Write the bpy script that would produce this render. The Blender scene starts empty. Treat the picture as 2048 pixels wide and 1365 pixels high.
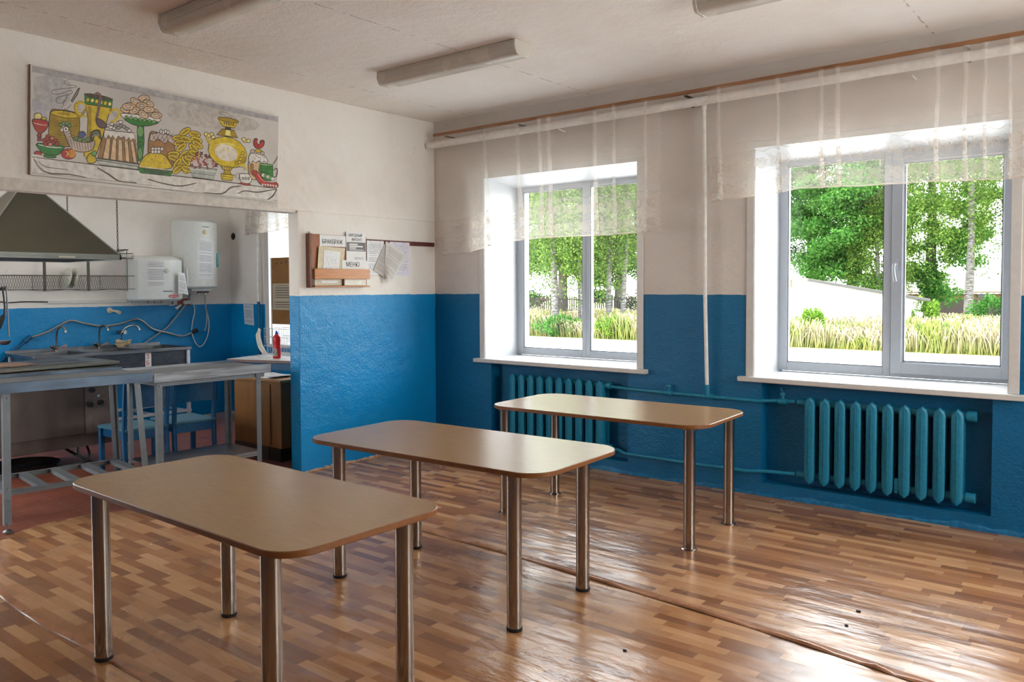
import bpy, math, random
from mathutils import Vector, Matrix
random.seed(7)
sc = bpy.context.scene
COL = sc.collection
PI = math.pi

# ------------------------------------------------------------------ camera, light, exposure
cam_d = bpy.data.cameras.new('camera')
cam = bpy.data.objects.new('camera', cam_d); COL.objects.link(cam)
YAW, PITCH, ROLL, FPX = .6793, -.0367, -.005, 1629.92
fw = Vector((-math.sin(YAW)*math.cos(PITCH), math.cos(YAW)*math.cos(PITCH), math.sin(PITCH)))
rt = Vector((math.cos(YAW), math.sin(YAW), 0)); up = rt.cross(fw)
R_ = math.cos(ROLL)*rt + math.sin(ROLL)*up; U_ = -math.sin(ROLL)*rt + math.cos(ROLL)*up
cam.matrix_world = Matrix.Translation((5.5514, -5.8464, 1.558)) @ Matrix((R_, U_, -fw)).transposed().to_4x4()
cam_d.sensor_width = 36; cam_d.lens = FPX/2048*36
cam_d.shift_x = 22.3/2048; cam_d.shift_y = -50.2/2048
cam_d.clip_start = .05; cam_d.clip_end = 300
sc.camera = cam

W = bpy.data.worlds.new('sky'); sc.world = W; W.use_nodes = True
nt = W.node_tree; nt.nodes.clear()
_o = nt.nodes.new('ShaderNodeOutputWorld'); _b = nt.nodes.new('ShaderNodeBackground')
_g = nt.nodes.new('ShaderNodeValToRGB'); _s = nt.nodes.new('ShaderNodeSeparateXYZ'); _t = nt.nodes.new('ShaderNodeTexCoord')
nt.links.new(_t.outputs['Generated'], _s.inputs[0]); nt.links.new(_s.outputs['Z'], _g.inputs[0])
_g.color_ramp.elements[0].position = 0.0; _g.color_ramp.elements[0].color = (1, .985, .965, 1)
_g.color_ramp.elements[1].position = .9; _g.color_ramp.elements[1].color = (.86, .91, 1, 1)
nt.links.new(_g.outputs[0], _b.inputs[0]); nt.links.new(_b.outputs[0], _o.inputs[0])
_b.inputs[1].default_value = 4.2

sun_d = bpy.data.lights.new('sun', 'SUN'); sun_d.energy = 2.2; sun_d.angle = .01; sun_d.color = (1, .94, .82)
sun = bpy.data.objects.new('sun', sun_d); COL.objects.link(sun)
sun.rotation_euler = Vector((.45, .55, -.75)).to_track_quat('-Z', 'Y').to_euler(); sun.location = (-5, -5, 12)

sc.view_settings.view_transform = 'Standard'; sc.view_settings.look = 'None'
sc.view_settings.gamma = 1; sc.view_settings.use_curve_mapping = False
sc.view_settings.exposure = 1.6
sc.cycles.use_denoising = True
sc.cycles.max_bounces = 10; sc.cycles.diffuse_bounces = 6; sc.cycles.glossy_bounces = 5
sc.cycles.transparent_max_bounces = 16; sc.cycles.sample_clamp_indirect = 8
sc.cycles.caustics_reflective = False; sc.cycles.caustics_refractive = False

def portal(cx, cy, cz, sx, sz, rz):
    d = bpy.data.lights.new('window_portal', 'AREA'); d.shape = 'RECTANGLE'; d.size = sx; d.size_y = sz
    d.cycles.is_portal = True
    o = bpy.data.objects.new('window_portal', d); COL.objects.link(o)
    o.location = (cx, cy, cz); o.rotation_euler = (PI/2, 0, rz)      # faces -Y at rz 0 after the flip below
    o.rotation_euler = (-PI/2, 0, rz)

# ------------------------------------------------------------------ materials
MATS = {}
def new_mat(name):
    m = bpy.data.materials.new(name); m.use_nodes = True
    m.node_tree.nodes.clear(); return m, m.node_tree
class N:
    """tiny node-graph writer"""
    def __init__(s, nt): s.nt = nt
    def n(s, typ, **kw):
        x = s.nt.nodes.new(typ)
        for k, v in kw.items(): setattr(x, k, v)
        return x
    def l(s, a, b): s.nt.links.new(a, b)
    def m(s, op, a, b=None, c=None, clamp=False):
        x = s.nt.nodes.new('ShaderNodeMath'); x.operation = op; x.use_clamp = clamp
        for i, v in enumerate((a, b, c)):
            if v is None: continue
            if isinstance(v, (int, float)): x.inputs[i].default_value = v
            else: s.l(v, x.inputs[i])
        return x.outputs[0]
    def mix(s, f, a, b, mode='MIX'):
        x = s.nt.nodes.new('ShaderNodeMix'); x.data_type = 'RGBA'; x.blend_type = mode
        for i, v in ((0, f), (6, a), (7, b)):
            if isinstance(v, (int, float)): x.inputs[i].default_value = v
            elif isinstance(v, tuple): x.inputs[i].default_value = (*v[:3], 1)
            else: s.l(v, x.inputs[i])
        return x.outputs[2]
    def noise(s, vec, scale, detail=2, rough=.5):
        x = s.nt.nodes.new('ShaderNodeTexNoise'); x.inputs['Scale'].default_value = scale
        x.inputs['Detail'].default_value = detail; x.inputs['Roughness'].default_value = rough
        if vec is not None: s.l(vec, x.inputs['Vector'])
        return x.outputs['Fac']
    def ramp(s, f, stops, interp='LINEAR'):
        x = s.nt.nodes.new('ShaderNodeValToRGB'); r = x.color_ramp; r.interpolation = interp
        while len(r.elements) < len(stops): r.elements.new(.5)
        for e, (p, c) in zip(r.elements, stops):
            e.position = p; e.color = (*c[:3], 1) if isinstance(c, tuple) else (c, c, c, 1)
        s.l(f, x.inputs[0]); return x.outputs[0]
    def mapping(s, vec, scale=(1, 1, 1)):
        x = s.nt.nodes.new('ShaderNodeMapping'); x.inputs['Scale'].default_value = scale
        s.l(vec, x.inputs[0]); return x.outputs[0]
    def bump(s, h, strength, dist):
        x = s.nt.nodes.new('ShaderNodeBump'); x.inputs['Strength'].default_value = strength
        x.inputs['Distance'].default_value = dist; s.l(h, x.inputs['Height']); return x.outputs[0]
    def principled(s, col=None, rough=.5, metal=0, normal=None, spec=.5):
        p = s.nt.nodes.new('ShaderNodeBsdfPrincipled'); o = s.nt.nodes.new('ShaderNodeOutputMaterial')
        s.l(p.outputs[0], o.inputs[0])
        if isinstance(col, tuple): p.inputs['Base Color'].default_value = (*col[:3], 1)
        elif col is not None: s.l(col, p.inputs['Base Color'])
        if isinstance(rough, (int, float)): p.inputs['Roughness'].default_value = rough
        else: s.l(rough, p.inputs['Roughness'])
        p.inputs['Metallic'].default_value = metal
        p.inputs['Specular IOR Level'].default_value = spec
        if normal is not None: s.l(normal, p.inputs['Normal'])
        return p
def pos(g): return g.n('ShaderNodeNewGeometry').outputs['Position']
def objc(g): return g.n('ShaderNodeTexCoord').outputs['Object']

def simple(name, col, rough=.5, metal=0, var=.12, scale=25, bump=0, spec=.5, stretch=(1, 1, 1)):
    """painted / plastic / metal surface with slight mottling"""
    if name in MATS: return MATS[name]
    m, t = new_mat(name); g = N(t)
    v = g.mapping(objc(g), stretch)
    n = g.noise(v, scale, 3)
    lo = tuple(c*(1-var) for c in col); hi = tuple(min(1, c*(1+var)) for c in col)
    c = g.ramp(n, [(.3, lo), (.7, hi)])
    rr = g.m('MULTIPLY_ADD', n, .15, max(.02, rough-.07))
    nm = g.bump(n, 1, bump) if bump else None
    g.principled(c, rr, metal, nm, spec); MATS[name] = m; return m

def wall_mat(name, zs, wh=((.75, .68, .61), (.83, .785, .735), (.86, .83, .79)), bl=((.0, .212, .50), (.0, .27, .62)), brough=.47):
    m, t = new_mat(name); g = N(t); p = pos(g)
    s = g.n('ShaderNodeSeparateXYZ'); g.l(p, s.inputs[0])
    big = g.noise(p, 1.1, 4, .6); med = g.noise(p, 9, 4, .6); fine = g.noise(p, 70, 3, .6)
    wob = g.m('MULTIPLY_ADD', med, .014, -.007)
    edge = g.m('LESS_THAN', s.outputs[2], g.m('ADD', wob, zs))
    white = g.ramp(big, [(.25, wh[0]), (.5, wh[1]), (.75, wh[2])])
    # hairline cracks and chips in the old whitewash
    cr = g.n('ShaderNodeTexVoronoi', feature='DISTANCE_TO_EDGE'); cr.inputs['Scale'].default_value = .9
    wv = g.n('ShaderNodeVectorMath', operation='ADD'); g.l(p, wv.inputs[0])
    nn = g.n('ShaderNodeTexNoise'); nn.inputs['Scale'].default_value = 3; g.l(p, nn.inputs['Vector']); g.l(nn.outputs['Color'], wv.inputs[1])
    g.l(wv.outputs[0], cr.inputs['Vector'])
    crk = g.m('MULTIPLY', g.m('LESS_THAN', cr.outputs['Distance'], .0018), g.m('GREATER_THAN', med, .58))
    white = g.mix(g.m('MULTIPLY', crk, .35), white, (.35, .28, .22))
    blue = g.ramp(big, [(.3, bl[0]), (.7, bl[1])])
    col = g.mix(edge, white, blue)
    rough = g.m('SUBTRACT', .8, g.m('MULTIPLY', edge, brough))
    h = g.m('ADD', g.m('MULTIPLY', med, .5), g.m('MULTIPLY', fine, g.m('MULTIPLY_ADD', edge, .22, .10)))
    mid = g.noise(p, 24, 3, .6); h = g.m('ADD', h, g.m('MULTIPLY', mid, g.m('MULTIPLY_ADD', edge, .20, .08)))
    h = g.m('ADD', h, g.m('MULTIPLY', big, 1.5))
    g.principled(col, rough, 0, g.bump(h, .6, .03), .42)
    return m
M_wall = wall_mat('whitewash_over_blue_paint', 1.484, brough=.60)
M_wallk = wall_mat('whitewash_over_blue_paint_kitchen', 1.353)
M_wallw = wall_mat('shaded_whitewash_over_blue_paint', 1.484, ((.59, .53, .485), (.68, .62, .575), (.72, .665, .62)), ((.0, .115, .265), (.0, .145, .32)), .40)  # shade of the backlit window wall put into its white and blue colours

def ceil_mat():
    m, t = new_mat('ceiling_whitewash'); g = N(t); p = pos(g)
    s = g.n('ShaderNodeSeparateXYZ'); g.l(p, s.inputs[0])
    big = g.noise(p, .8, 4, .6); med = g.noise(p, 7, 4, .65); fine = g.noise(p, 60, 3)
    c = g.ramp(big, [(.25, (.78, .71, .65)), (.6, (.86, .825, .79)), (.8, (.88, .86, .83))])
    wx = g.m('ADD', s.outputs[0], g.m('MULTIPLY_ADD', med, .05, -.025))
    msk = None
    for x0 in (.49, 1.82, 4.4):
        d = g.m('ABSOLUTE', g.m('SUBTRACT', wx, x0))
        k = g.m('MULTIPLY', g.m('LESS_THAN', d, .006), g.m('GREATER_THAN', med, .5))
        msk = k if msk is None else g.m('MAXIMUM', msk, k)
    c = g.mix(g.m('MULTIPLY', msk, .6), c, (.38, .31, .25))
    h = g.m('ADD', g.m('MULTIPLY', med, .8), g.m('MULTIPLY', msk, -.5)); h = g.m('ADD', h, g.m('MULTIPLY', fine, .15))
    g.principled(c, .85, 0, g.bump(h, .5, .02), .3); return m
M_ceil = ceil_mat()

def floor_mat():
    m, t = new_mat('parquet_print_linoleum'); g = N(t); p = pos(g)
    s = g.n('ShaderNodeSeparateXYZ'); g.l(p, s.inputs[0]); X, Y = s.outputs[0], s.outputs[1]
    Hh, L = .056, .27
    row = g.m('FLOOR', g.m('DIVIDE', Y, Hh))
    wn = g.n('ShaderNodeTexWhiteNoise', noise_dimensions='1D'); g.l(row, wn.inputs['W'])
    xs = g.m('ADD', g.m('DIVIDE', X, L), g.m('MULTIPLY', wn.outputs['Value'], 7.3))
    colm = g.m('FLOOR', xs)
    cv = g.n('ShaderNodeCombineXYZ'); g.l(row, cv.inputs[0]); g.l(colm, cv.inputs[1])
    w2 = g.n('ShaderNodeTexWhiteNoise', noise_dimensions='2D'); g.l(cv.outputs[0], w2.inputs['Vector'])
    base = g.ramp(w2.outputs['Value'], [(0, (.25, .10, .040)), (.3, (.37, .158, .062)), (.6, (.48, .225, .093)), (1, (.64, .345, .16))])
    off = g.n('ShaderNodeVectorMath', operation='ADD'); sc_ = g.n('ShaderNodeVectorMath', operation='SCALE'); sc_.inputs['Scale'].default_value = 9
    g.l(w2.outputs['Color'], sc_.inputs[0]); g.l(p, off.inputs[0]); g.l(sc_.outputs[0], off.inputs[1])
    grain = g.noise(g.mapping(off.outputs[0], (4, 60, 1)), 1.5, 5, .65)
    base = g.mix(.35, base, g.ramp(grain, [(.3, (.55, .48, .42)), (.7, (1, 1, 1))]), 'MULTIPLY')
    fy = g.m('FRACT', g.m('DIVIDE', Y, Hh)); fx = g.m('FRACT', xs)
    gap = g.m('MAXIMUM', g.m('LESS_THAN', fy, .025), g.m('LESS_THAN', fx, .006))
    base = g.mix(g.m('MULTIPLY', gap, .35), base, (.10, .05, .03))
    dirt = g.noise(p, 1.6, 5, .65)
    base = g.mix(g.ramp(dirt, [(.5, .0), (.8, .4)]), base, (.15, .10, .075))
    sp = g.noise(p, 90, 1); base = g.mix(g.m('GREATER_THAN', sp, .9), base, (.6, .5, .42))
    # wrinkled, worn vinyl
    wav = g.noise(g.mapping(p, (2.2, 5.5, 1)), 1, 2, .5); mid = g.noise(g.mapping(p, (9, 22, 1)), 1, 3, .55); fin = g.noise(g.mapping(p, (60, 150, 1)), 1, 2)
    rip = g.m('MULTIPLY', mid, g.ramp(g.noise(p, .9, 2), [(.42, .12), (.6, 1.0)]))
    h = g.m('ADD', g.m('MULTIPLY', wav, 1.0), g.m('ADD', g.m('MULTIPLY', rip, .30), g.m('MULTIPLY', fin, .010)))
    rough = g.m('MULTIPLY_ADD', dirt, .3, .09)
    pr = g.principled(base, rough, 0, g.bump(h, 1, .013), .5)
    return m
M_floor = floor_mat()

def tile_mat():
    m, t = new_mat('red_brown_painted_boards'); g = N(t); p = pos(g)
    s = g.n('ShaderNodeSeparateXYZ'); g.l(p, s.inputs[0])
    fy = g.m('FRACT', g.m('DIVIDE', s.outputs[1], .33)); fx = g.m('FRACT', g.m('DIVIDE', s.outputs[0], .33))
    gap = g.m('MAXIMUM', g.m('LESS_THAN', fy, .02), g.m('LESS_THAN', fx, .02))
    n = g.noise(p, 3, 5, .6); n2 = g.noise(p, 14, 3)
    c = g.ramp(n, [(.3, (.15, .038, .022)), (.7, (.27, .075, .042))])
    c = g.mix(g.m('MULTIPLY', gap, g.m('MULTIPLY_ADD', n2, .6, .1)), c, (.42, .26, .2))
    g.principled(c, g.m('MULTIPLY_ADD', n, .3, .2), 0, g.bump(n2, .4, .01)); return m
M_kfloor = tile_mat()

def laminate():
    m, t = new_mat('beech_laminate'); g = N(t); v = objc(g)
    gr = g.noise(g.mapping(v, (5, 160, 5)), 1.6, 5, .6); big = g.noise(g.mapping(v, (1, 5, 1)), 2, 2)
    c = g.ramp(gr, [(.28, (.31, .168, .058)), (.5, (.37, .207, .076)), (.72, (.41, .236, .092))])
    c = g.mix(g.m('MULTIPLY', big, .3), c, (.34, .2, .11))
    g.principled(c, g.m('MULTIPLY_ADD', gr, .08, .20), 0, g.bump(gr, .08, .001), .5); return m
M_lam = laminate()
M_edge = simple('brown_edge_band', (.23, .082, .020), .35, var=.15)
M_chrome = simple('chrome_tube', (.34, .29, .25), .17, 1, .05, 8)
M_black = simple('black_rubber', (.012, .012, .014), .55)
M_pvc = simple('white_pvc', (.42, .45, .50), .32, var=.03)
M_seal = simple('grey_window_gasket', (.07, .07, .08), .5)
M_sill = simple('white_sill_board', (.64, .61, .58), .35, var=.04)
M_rad = simple('teal_radiator_enamel', (.006, .20, .33), .42, var=.15, bump=.002, scale=40)
M_pipe = simple('white_painted_pipe', (.82, .79, .75), .5, var=.08)
M_steel = simple('brushed_stainless', (.26, .26, .27), .36, 1, .3, 4, stretch=(12, 1, 12))
M_steeld = simple('dull_stainless', (.26, .26, .27), .42, 1, .2, 5)
M_galv = simple('galvanised_angle', (.16, .175, .19), .5, .6, .12, 14)
M_wood = simple('varnished_batten', (.30, .135, .055), .45, var=.25, scale=6, stretch=(1, 12, 12))
M_lamp = simple('yellowed_diffuser', (.60, .56, .50), .25, var=.06, scale=4)
M_lampb = simple('lamp_body_grey', (.45, .43, .40), .5, var=.1)
M_paper = simple('white_paper', (.80, .79, .79), .7, var=.03)

def print_mat(name, line=.0065, paper=(.80, .79, .80), ink=(.18, .18, .2), dens=.5):
    if name in MATS: return MATS[name]
    m, t = new_mat(name); g = N(t); uv = g.n('ShaderNodeTexCoord').outputs['UV']
    s = g.n('ShaderNodeSeparateXYZ'); g.l(uv, s.inputs[0]); u, v = s.outputs[0], s.outputs[1]
    rowi = g.m('FLOOR', g.m('DIVIDE', v, line)); fr = g.m('FRACT', g.m('DIVIDE', v, line))
    wn = g.n('ShaderNodeTexWhiteNoise', noise_dimensions='1D'); g.l(rowi, wn.inputs['W'])
    inl = g.m('LESS_THAN', fr, .45)
    words = g.n('ShaderNodeTexNoise', noise_dimensions='2D'); words.inputs['Scale'].default_value = 1
    cv = g.n('ShaderNodeCombineXYZ'); g.l(g.m('MULTIPLY', u, 130), cv.inputs[0]); g.l(g.m('MULTIPLY', rowi, 7.7), cv.inputs[1]); g.l(cv.outputs[0], words.inputs['Vector'])
    wd = g.m('GREATER_THAN', words.outputs['Fac'], 1-dens-.08)
    blank = g.m('GREATER_THAN', wn.outputs['Value'], .14)
    k = g.m('MULTIPLY', g.m('MULTIPLY', inl, wd), blank)
    cx = g.n('ShaderNodeTexCoord')
    # margins come from a second uv-like attribute
    at = g.n('ShaderNodeAttribute', attribute_name='inside'); k = g.m('MULTIPLY', k, at.outputs['Fac'])
    g.principled(g.mix(g.m('MULTIPLY', k, .8), paper, ink), .7); MATS[name] = m; return m

def glass_mat():
    m, t = new_mat('window_glass'); g = N(t)
    tr = g.n('ShaderNodeBsdfTransparent'); gl = g.n('ShaderNodeBsdfGlossy'); gl.inputs['Roughness'].default_value = .01
    tr.inputs[0].default_value = (.96, .985, .975, 1)
    ge = g.n('ShaderNodeNewGeometry'); vd = g.n('ShaderNodeVectorMath', operation='DOT_PRODUCT'); g.l(ge.outputs['Incoming'], vd.inputs[0]); g.l(ge.outputs['Normal'], vd.inputs[1])
    cs = g.m('ABSOLUTE', vd.outputs['Value']); fz = g.m('MULTIPLY_ADD', g.m('POWER', g.m('SUBTRACT', 1.0, cs), 5.0), .96, .035)
    mx = g.n('ShaderNodeMixShader'); o = g.n('ShaderNodeOutputMaterial')
    n = g.noise(objc(g), 3, 2)
    g.l(g.m('MULTIPLY', fz, g.m('MULTIPLY_ADD', n, .2, .7)), mx.inputs[0]); g.l(tr.outputs[0], mx.inputs[1]); g.l(gl.outputs[0], mx.inputs[2]); g.l(mx.outputs[0], o.inputs[0])
    return m
M_glass = glass_mat()

def lace_mat():
    """sheer net; UV u = metres along the cloth, v = metres above the hem; two rows of outlined roses and a scalloped line"""
    m, t = new_mat('sheer_lace_net'); g = N(t); uv = g.n('ShaderNodeTexCoord').outputs['UV']
    s = g.n('ShaderNodeSeparateXYZ'); g.l(uv, s.inputs[0]); u, v = s.outputs[0], s.outputs[1]
    P = .125; acc = None
    def ring(cx, cy, r, petals, amp, w, phase=0, fill=0):
        du = g.m('SUBTRACT', g.m('MULTIPLY', g.m('FRACT', g.m('ADD', g.m('DIVIDE', u, P), phase)), P), cx)
        dv = g.m('SUBTRACT', v, cy)
        rr = g.m('SQRT', g.m('ADD', g.m('MULTIPLY', du, du), g.m('MULTIPLY', dv, dv)))
        an = g.m('ARCTAN2', dv, du)
        R = g.m('MULTIPLY_ADD', g.m('COSINE', g.m('MULTIPLY', an, petals)), amp*r, r)
        o = g.m('LESS_THAN', g.m('ABSOLUTE', g.m('SUBTRACT', rr, R)), w)
        if fill: o = g.m('MAXIMUM', o, g.m('MULTIPLY', g.m('LESS_THAN', rr, R), fill))
        return o
    for base in (.085, .235):
        for (cx, cy, r, pt, am, ph, fl) in ((.045, .0, .027, 5, .14, 0, .22), (.045, .0, .014, 3, .3, 0, .3), (.045, .0, .006, 3, .1, 0, .4), (.088, -.026, .021, 5, .18, 0, .22), (.088, -.026, .009, 3, .3, 0, .3),
                                       (.085, .022, .011, 2, .55, 0, .3), (.107, .008, .010, 2, .55, 0, .3), (.014, -.030, .011, 2, .55, 0, .3), (.018, .034, .009, 2, .55, 0, .3)):
            k = ring(cx, base+cy, r, pt, am, .0019, ph, fl)
            acc = k if acc is None else g.m('MAXIMUM', acc, k)
    for base in (.165, .315, .028):
        wv = g.m('MULTIPLY', g.m('SINE', g.m('MULTIPLY', u, 2*PI/P)), .010)
        k = g.m('LESS_THAN', g.m('ABSOLUTE', g.m('SUBTRACT', g.m('SUBTRACT', v, base), wv)), .0022); acc = g.m('MAXIMUM', acc, k)
    acc = g.m('MAXIMUM', acc, g.m('LESS_THAN', v, .012))
    band = g.m('LESS_THAN', v, .33)
    net = g.noise(g.mapping(uv, (400, 400, 1)), 1, 1)
    alpha = g.m('ADD', g.m('MULTIPLY_ADD', net, .12, .15), g.m('MULTIPLY', band, .07))
    alpha = g.m('MINIMUM', g.m('ADD', alpha, g.m('MULTIPLY', acc, .42)), 1)
    tr = g.n('ShaderNodeBsdfTransparent'); df = g.n('ShaderNodeBsdfDiffuse'); tl = g.n('ShaderNodeBsdfTranslucent')
    thr = g.mix(acc, (.84, .79, .74), (.60, .52, .45)); g.l(thr, df.inputs[0]); g.l(thr, tl.inputs[0])
    m1 = g.n('ShaderNodeMixShader'); m1.inputs[0].default_value = .45; g.l(df.outputs[0], m1.inputs[1]); g.l(tl.outputs[0], m1.inputs[2])
    m2 = g.n('ShaderNodeMixShader'); g.l(alpha, m2.inputs[0]); g.l(tr.outputs[0], m2.inputs[1]); g.l(m1.outputs[0], m2.inputs[2])
    o = g.n('ShaderNodeOutputMaterial'); g.l(m2.outputs[0], o.inputs[0]); return m
M_lace = lace_mat()

# ------------------------------------------------------------------ mesh helpers
WORLD = {}
class MB:
    def __init__(s): s.v = []; s.f = []; s.mi = []; s.sm = []; s.uv = {}
    def add(s, vs, fs, mi=0, smooth=False, uvs=None):
        b = len(s.v); s.v += [tuple(map(float, p)) for p in vs]
        for k, f in enumerate(fs):
            if uvs: s.uv[len(s.f)] = uvs[k]
            s.f.append([b+i for i in f]); s.mi.append(mi); s.sm.append(smooth)
        return s
    def box(s, x0, x1, y0, y1, z0, z1, mi=0):
        vs = [(x, y, z) for z in (z0, z1) for y in (y0, y1) for x in (x0, x1)]
        return s.add(vs, [(0, 2, 3, 1), (4, 5, 7, 6), (0, 1, 5, 4), (2, 6, 7, 3), (0, 4, 6, 2), (1, 3, 7, 5)], mi)
    def obox(s, c, size, rz=0, mi=0, rot=None):
        M = rot if rot else Matrix.Rotation(rz, 3, 'Z'); h = [q/2 for q in size]
        vs = [Vector(c)+M@Vector((a*h[0], b*h[1], d*h[2])) for d in (-1, 1) for b in (-1, 1) for a in (-1, 1)]
        return s.add(vs, [(0, 2, 3, 1), (4, 5, 7, 6), (0, 1, 5, 4), (2, 6, 7, 3), (0, 4, 6, 2), (1, 3, 7, 5)], mi)
    def bar(s, p, q, w, h, mi=0, upv=(0, 0, 1)):
        p, q = Vector(p), Vector(q); d = (q-p); L = d.length; d.normalize(); u = Vector(upv)
        if abs(d.dot(u)) > .98: u = Vector((1, 0, 0))
        sd = d.cross(u).normalized(); u = sd.cross(d)
        return s.obox((p+q)/2, (L, w, h), mi=mi, rot=Matrix((d, sd, u)).transposed())
    def tube(s, pts, r, n=10, mi=0, caps=True, closed=False):
        pts = [Vector(p) for p in pts]; k = len(pts); rs = r if isinstance(r, (list, tuple)) else [r]*k
        vs = []; pu = None
        for i, p in enumerate(pts):
            a = pts[(i-1) % k] if closed else pts[max(i-1, 0)]; b = pts[(i+1) % k] if closed else pts[min(i+1, k-1)]
            d = (b-a).normalized()
            if pu is None: pu = Vector((0, 0, 1)) if abs(d.z) < .9 else Vector((1, 0, 0))
            sd = d.cross(pu).normalized(); pu = sd.cross(d).normalized()
            for j in range(n):
                t = 2*PI*j/n; vs.append(p+sd*math.cos(t)*rs[i]+pu*math.sin(t)*rs[i])
        fs = [(i*n+j, i*n+(j+1) % n, ((i+1) % k)*n+(j+1) % n, ((i+1) % k)*n+j) for i in range(k if closed else k-1) for j in range(n)]
        s.add(vs, fs, mi, True)
        if caps and not closed:
            b = len(s.v)-len(vs); s.f.append([b+j for j in reversed(range(n))]); s.f.append([b+(k-1)*n+j for j in range(n)]); s.mi += [mi]*2; s.sm += [False]*2
        return s
    def cyl(s, p, q, r, n=16, r2=None, mi=0): return s.tube([p, q], [r, r if r2 is None else r2], n, mi)
    def lathe(s, c, prof, n=20, mi=0, axis='Z', smooth=True):
        c = Vector(c); vs = []
        for (r, h) in prof:
            for j in range(n):
                t = 2*PI*j/n; a, b = r*math.cos(t), r*math.sin(t)
                vs.append(c+Vector({'Z': (a, b, h), 'X': (h, a, b), 'Y': (a, h, b)}[axis]))
        k = len(prof); fs = [(i*n+j, i*n+(j+1) % n, (i+1)*n+(j+1) % n, (i+1)*n+j) for i in range(k-1) for j in range(n)]
        return s.add(vs, fs, mi, smooth)
    def prism(s, poly, z0, z1, mi=0, fn=None, mtop=None):
        n = len(poly); fn = fn or (lambda x, y, z: (x, y, z))
        vs = [fn(x, y, z0) for x, y in poly]+[fn(x, y, z1) for x, y in poly]
        s.add(vs, [list(reversed(range(n)))]+[(i, (i+1) % n, n+(i+1) % n, n+i) for i in range(n)], mi)
        b = len(s.v)-2*n; s.f.append([b+n+i for i in range(n)]); s.mi.append(mi if mtop is None else mtop); s.sm.append(False)
        return s
    def ball(s, c, r, n=12, mi=0, sq=(1, 1, 1)):
        c = Vector(c); vs = []; m = n//2
        for i in range(m+1):
            a = PI*i/m
            for j in range(n): t = 2*PI*j/n; vs.append(c+Vector((r*sq[0]*math.sin(a)*math.cos(t), r*sq[1]*math.sin(a)*math.sin(t), r*sq[2]*math.cos(a))))
        return s.add(vs, [(i*n+j, (i+1)*n+j, (i+1)*n+(j+1) % n, i*n+(j+1) % n) for i in range(m) for j in range(n)], mi, True)
    def sheet(s, P00, P10, P11, P01, th, mi=0, margin=.012, curl=None):
        """thin sheet of paper: front face carries metre UVs and an 'inside' mask; corners given anticlockwise seen from the front"""
        P00, P10, P11, P01 = map(Vector, (P00, P10, P11, P01)); nx, ny = 6, 8
        nrm = (P10-P00).cross(P01-P00).normalized(); w = (P10-P00).length; h = (P01-P00).length
        vs = []; uv = []
        for j in range(ny+1):
            for i in range(nx+1):
                a, b = i/nx, j/ny; p = P00*(1-a)*(1-b)+P10*a*(1-b)+P11*a*b+P01*(1-a)*b
                if curl: p = p+nrm*curl(a, b)
                vs.append(p+nrm*th); uv.append((a*w, b*h))
        fr = [(j*(nx+1)+i, j*(nx+1)+i+1, (j+1)*(nx+1)+i+1, (j+1)*(nx+1)+i) for j in range(ny) for i in range(nx)]
        n0 = len(vs)
        s.ins = getattr(s, 'ins', {})
        b0 = len(s.v)
        for j in range(ny+1):
            for i in range(nx+1): s.ins[b0+j*(nx+1)+i] = 1.0 if 0 < i < nx and 0 < j < ny else 0.0
        s.add(vs, fr, mi, True, [[uv[k] for k in f] for f in fr])
        s.add([p-nrm*th for p in vs], [tuple(reversed(f)) for f in fr], mi, True)
        e = [i for i in range(nx+1)]+[j*(nx+1)+nx for j in range(1, ny+1)]+[ny*(nx+1)+i for i in range(nx-1, -1, -1)]+[j*(nx+1) for j in range(ny-1, 0, -1)]
        k = len(e); s.f += [[b0+e[i], b0+n0+e[i], b0+n0+e[(i+1) % k], b0+e[(i+1) % k]] for i in range(k)]; s.mi += [mi]*k; s.sm += [False]*k
        return s

def wm(o):
    return WORLD.get(o.name, Matrix.Identity(4))
def make(name, mb, mats, parent=None, local=False, bevel=0, seg=2, origin=None):
    """link a mesh builder as one object; without a parent its origin goes to the base of its bounding box"""
    if not isinstance(mats, (list, tuple)): mats = [mats]
    me = bpy.data.meshes.new(name); vs = mb.v
    if parent is not None:
        if not local:
            I = wm(parent).inverted(); vs = [tuple(I@Vector(p)) for p in vs]
        loc = Vector((0, 0, 0))
    else:
        if origin is None:
            xs, ys, zs = zip(*vs); origin = ((min(xs)+max(xs))/2, (min(ys)+max(ys))/2, min(zs))
        loc = Vector(origin); vs = [tuple(Vector(p)-loc) for p in vs]
    me.from_pydata(vs, [], mb.f)
    me.polygons.foreach_set('material_index', mb.mi); me.polygons.foreach_set('use_smooth', mb.sm)
    if mb.uv:
        ul = me.uv_layers.new(name='UVMap')
        for fi, uvs in mb.uv.items():
            st = me.polygons[fi].loop_start
            for k, c in enumerate(uvs): ul.data[st+k].uv = c
    if getattr(mb, 'ins', None):
        a = me.attributes.new('inside', 'FLOAT', 'POINT')
        for k, val in mb.ins.items(): a.data[k].value = val
    for m in mats: me.materials.append(m)
    me.update(); me.set_sharp_from_angle(angle=math.radians(38))
    o = bpy.data.objects.new(name, me); COL.objects.link(o); o.location = loc
    if parent is not None: o.parent = parent
    WORLD[o.name] = (wm(parent) if parent is not None else Matrix.Identity(4)) @ Matrix.Translation(loc)
    if bevel:
        b = o.modifiers.new('bevel', 'BEVEL'); b.width = bevel; b.segments = seg; b.limit_method = 'ANGLE'; b.angle_limit = math.radians(40)
        b.harden_normals = False
    return o
def tag(o, label, cat, group=None, kind=None):
    o['label'] = label
    if cat: o['category'] = cat
    if group: o['group'] = group
    if kind: o['kind'] = kind
    return o
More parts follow.
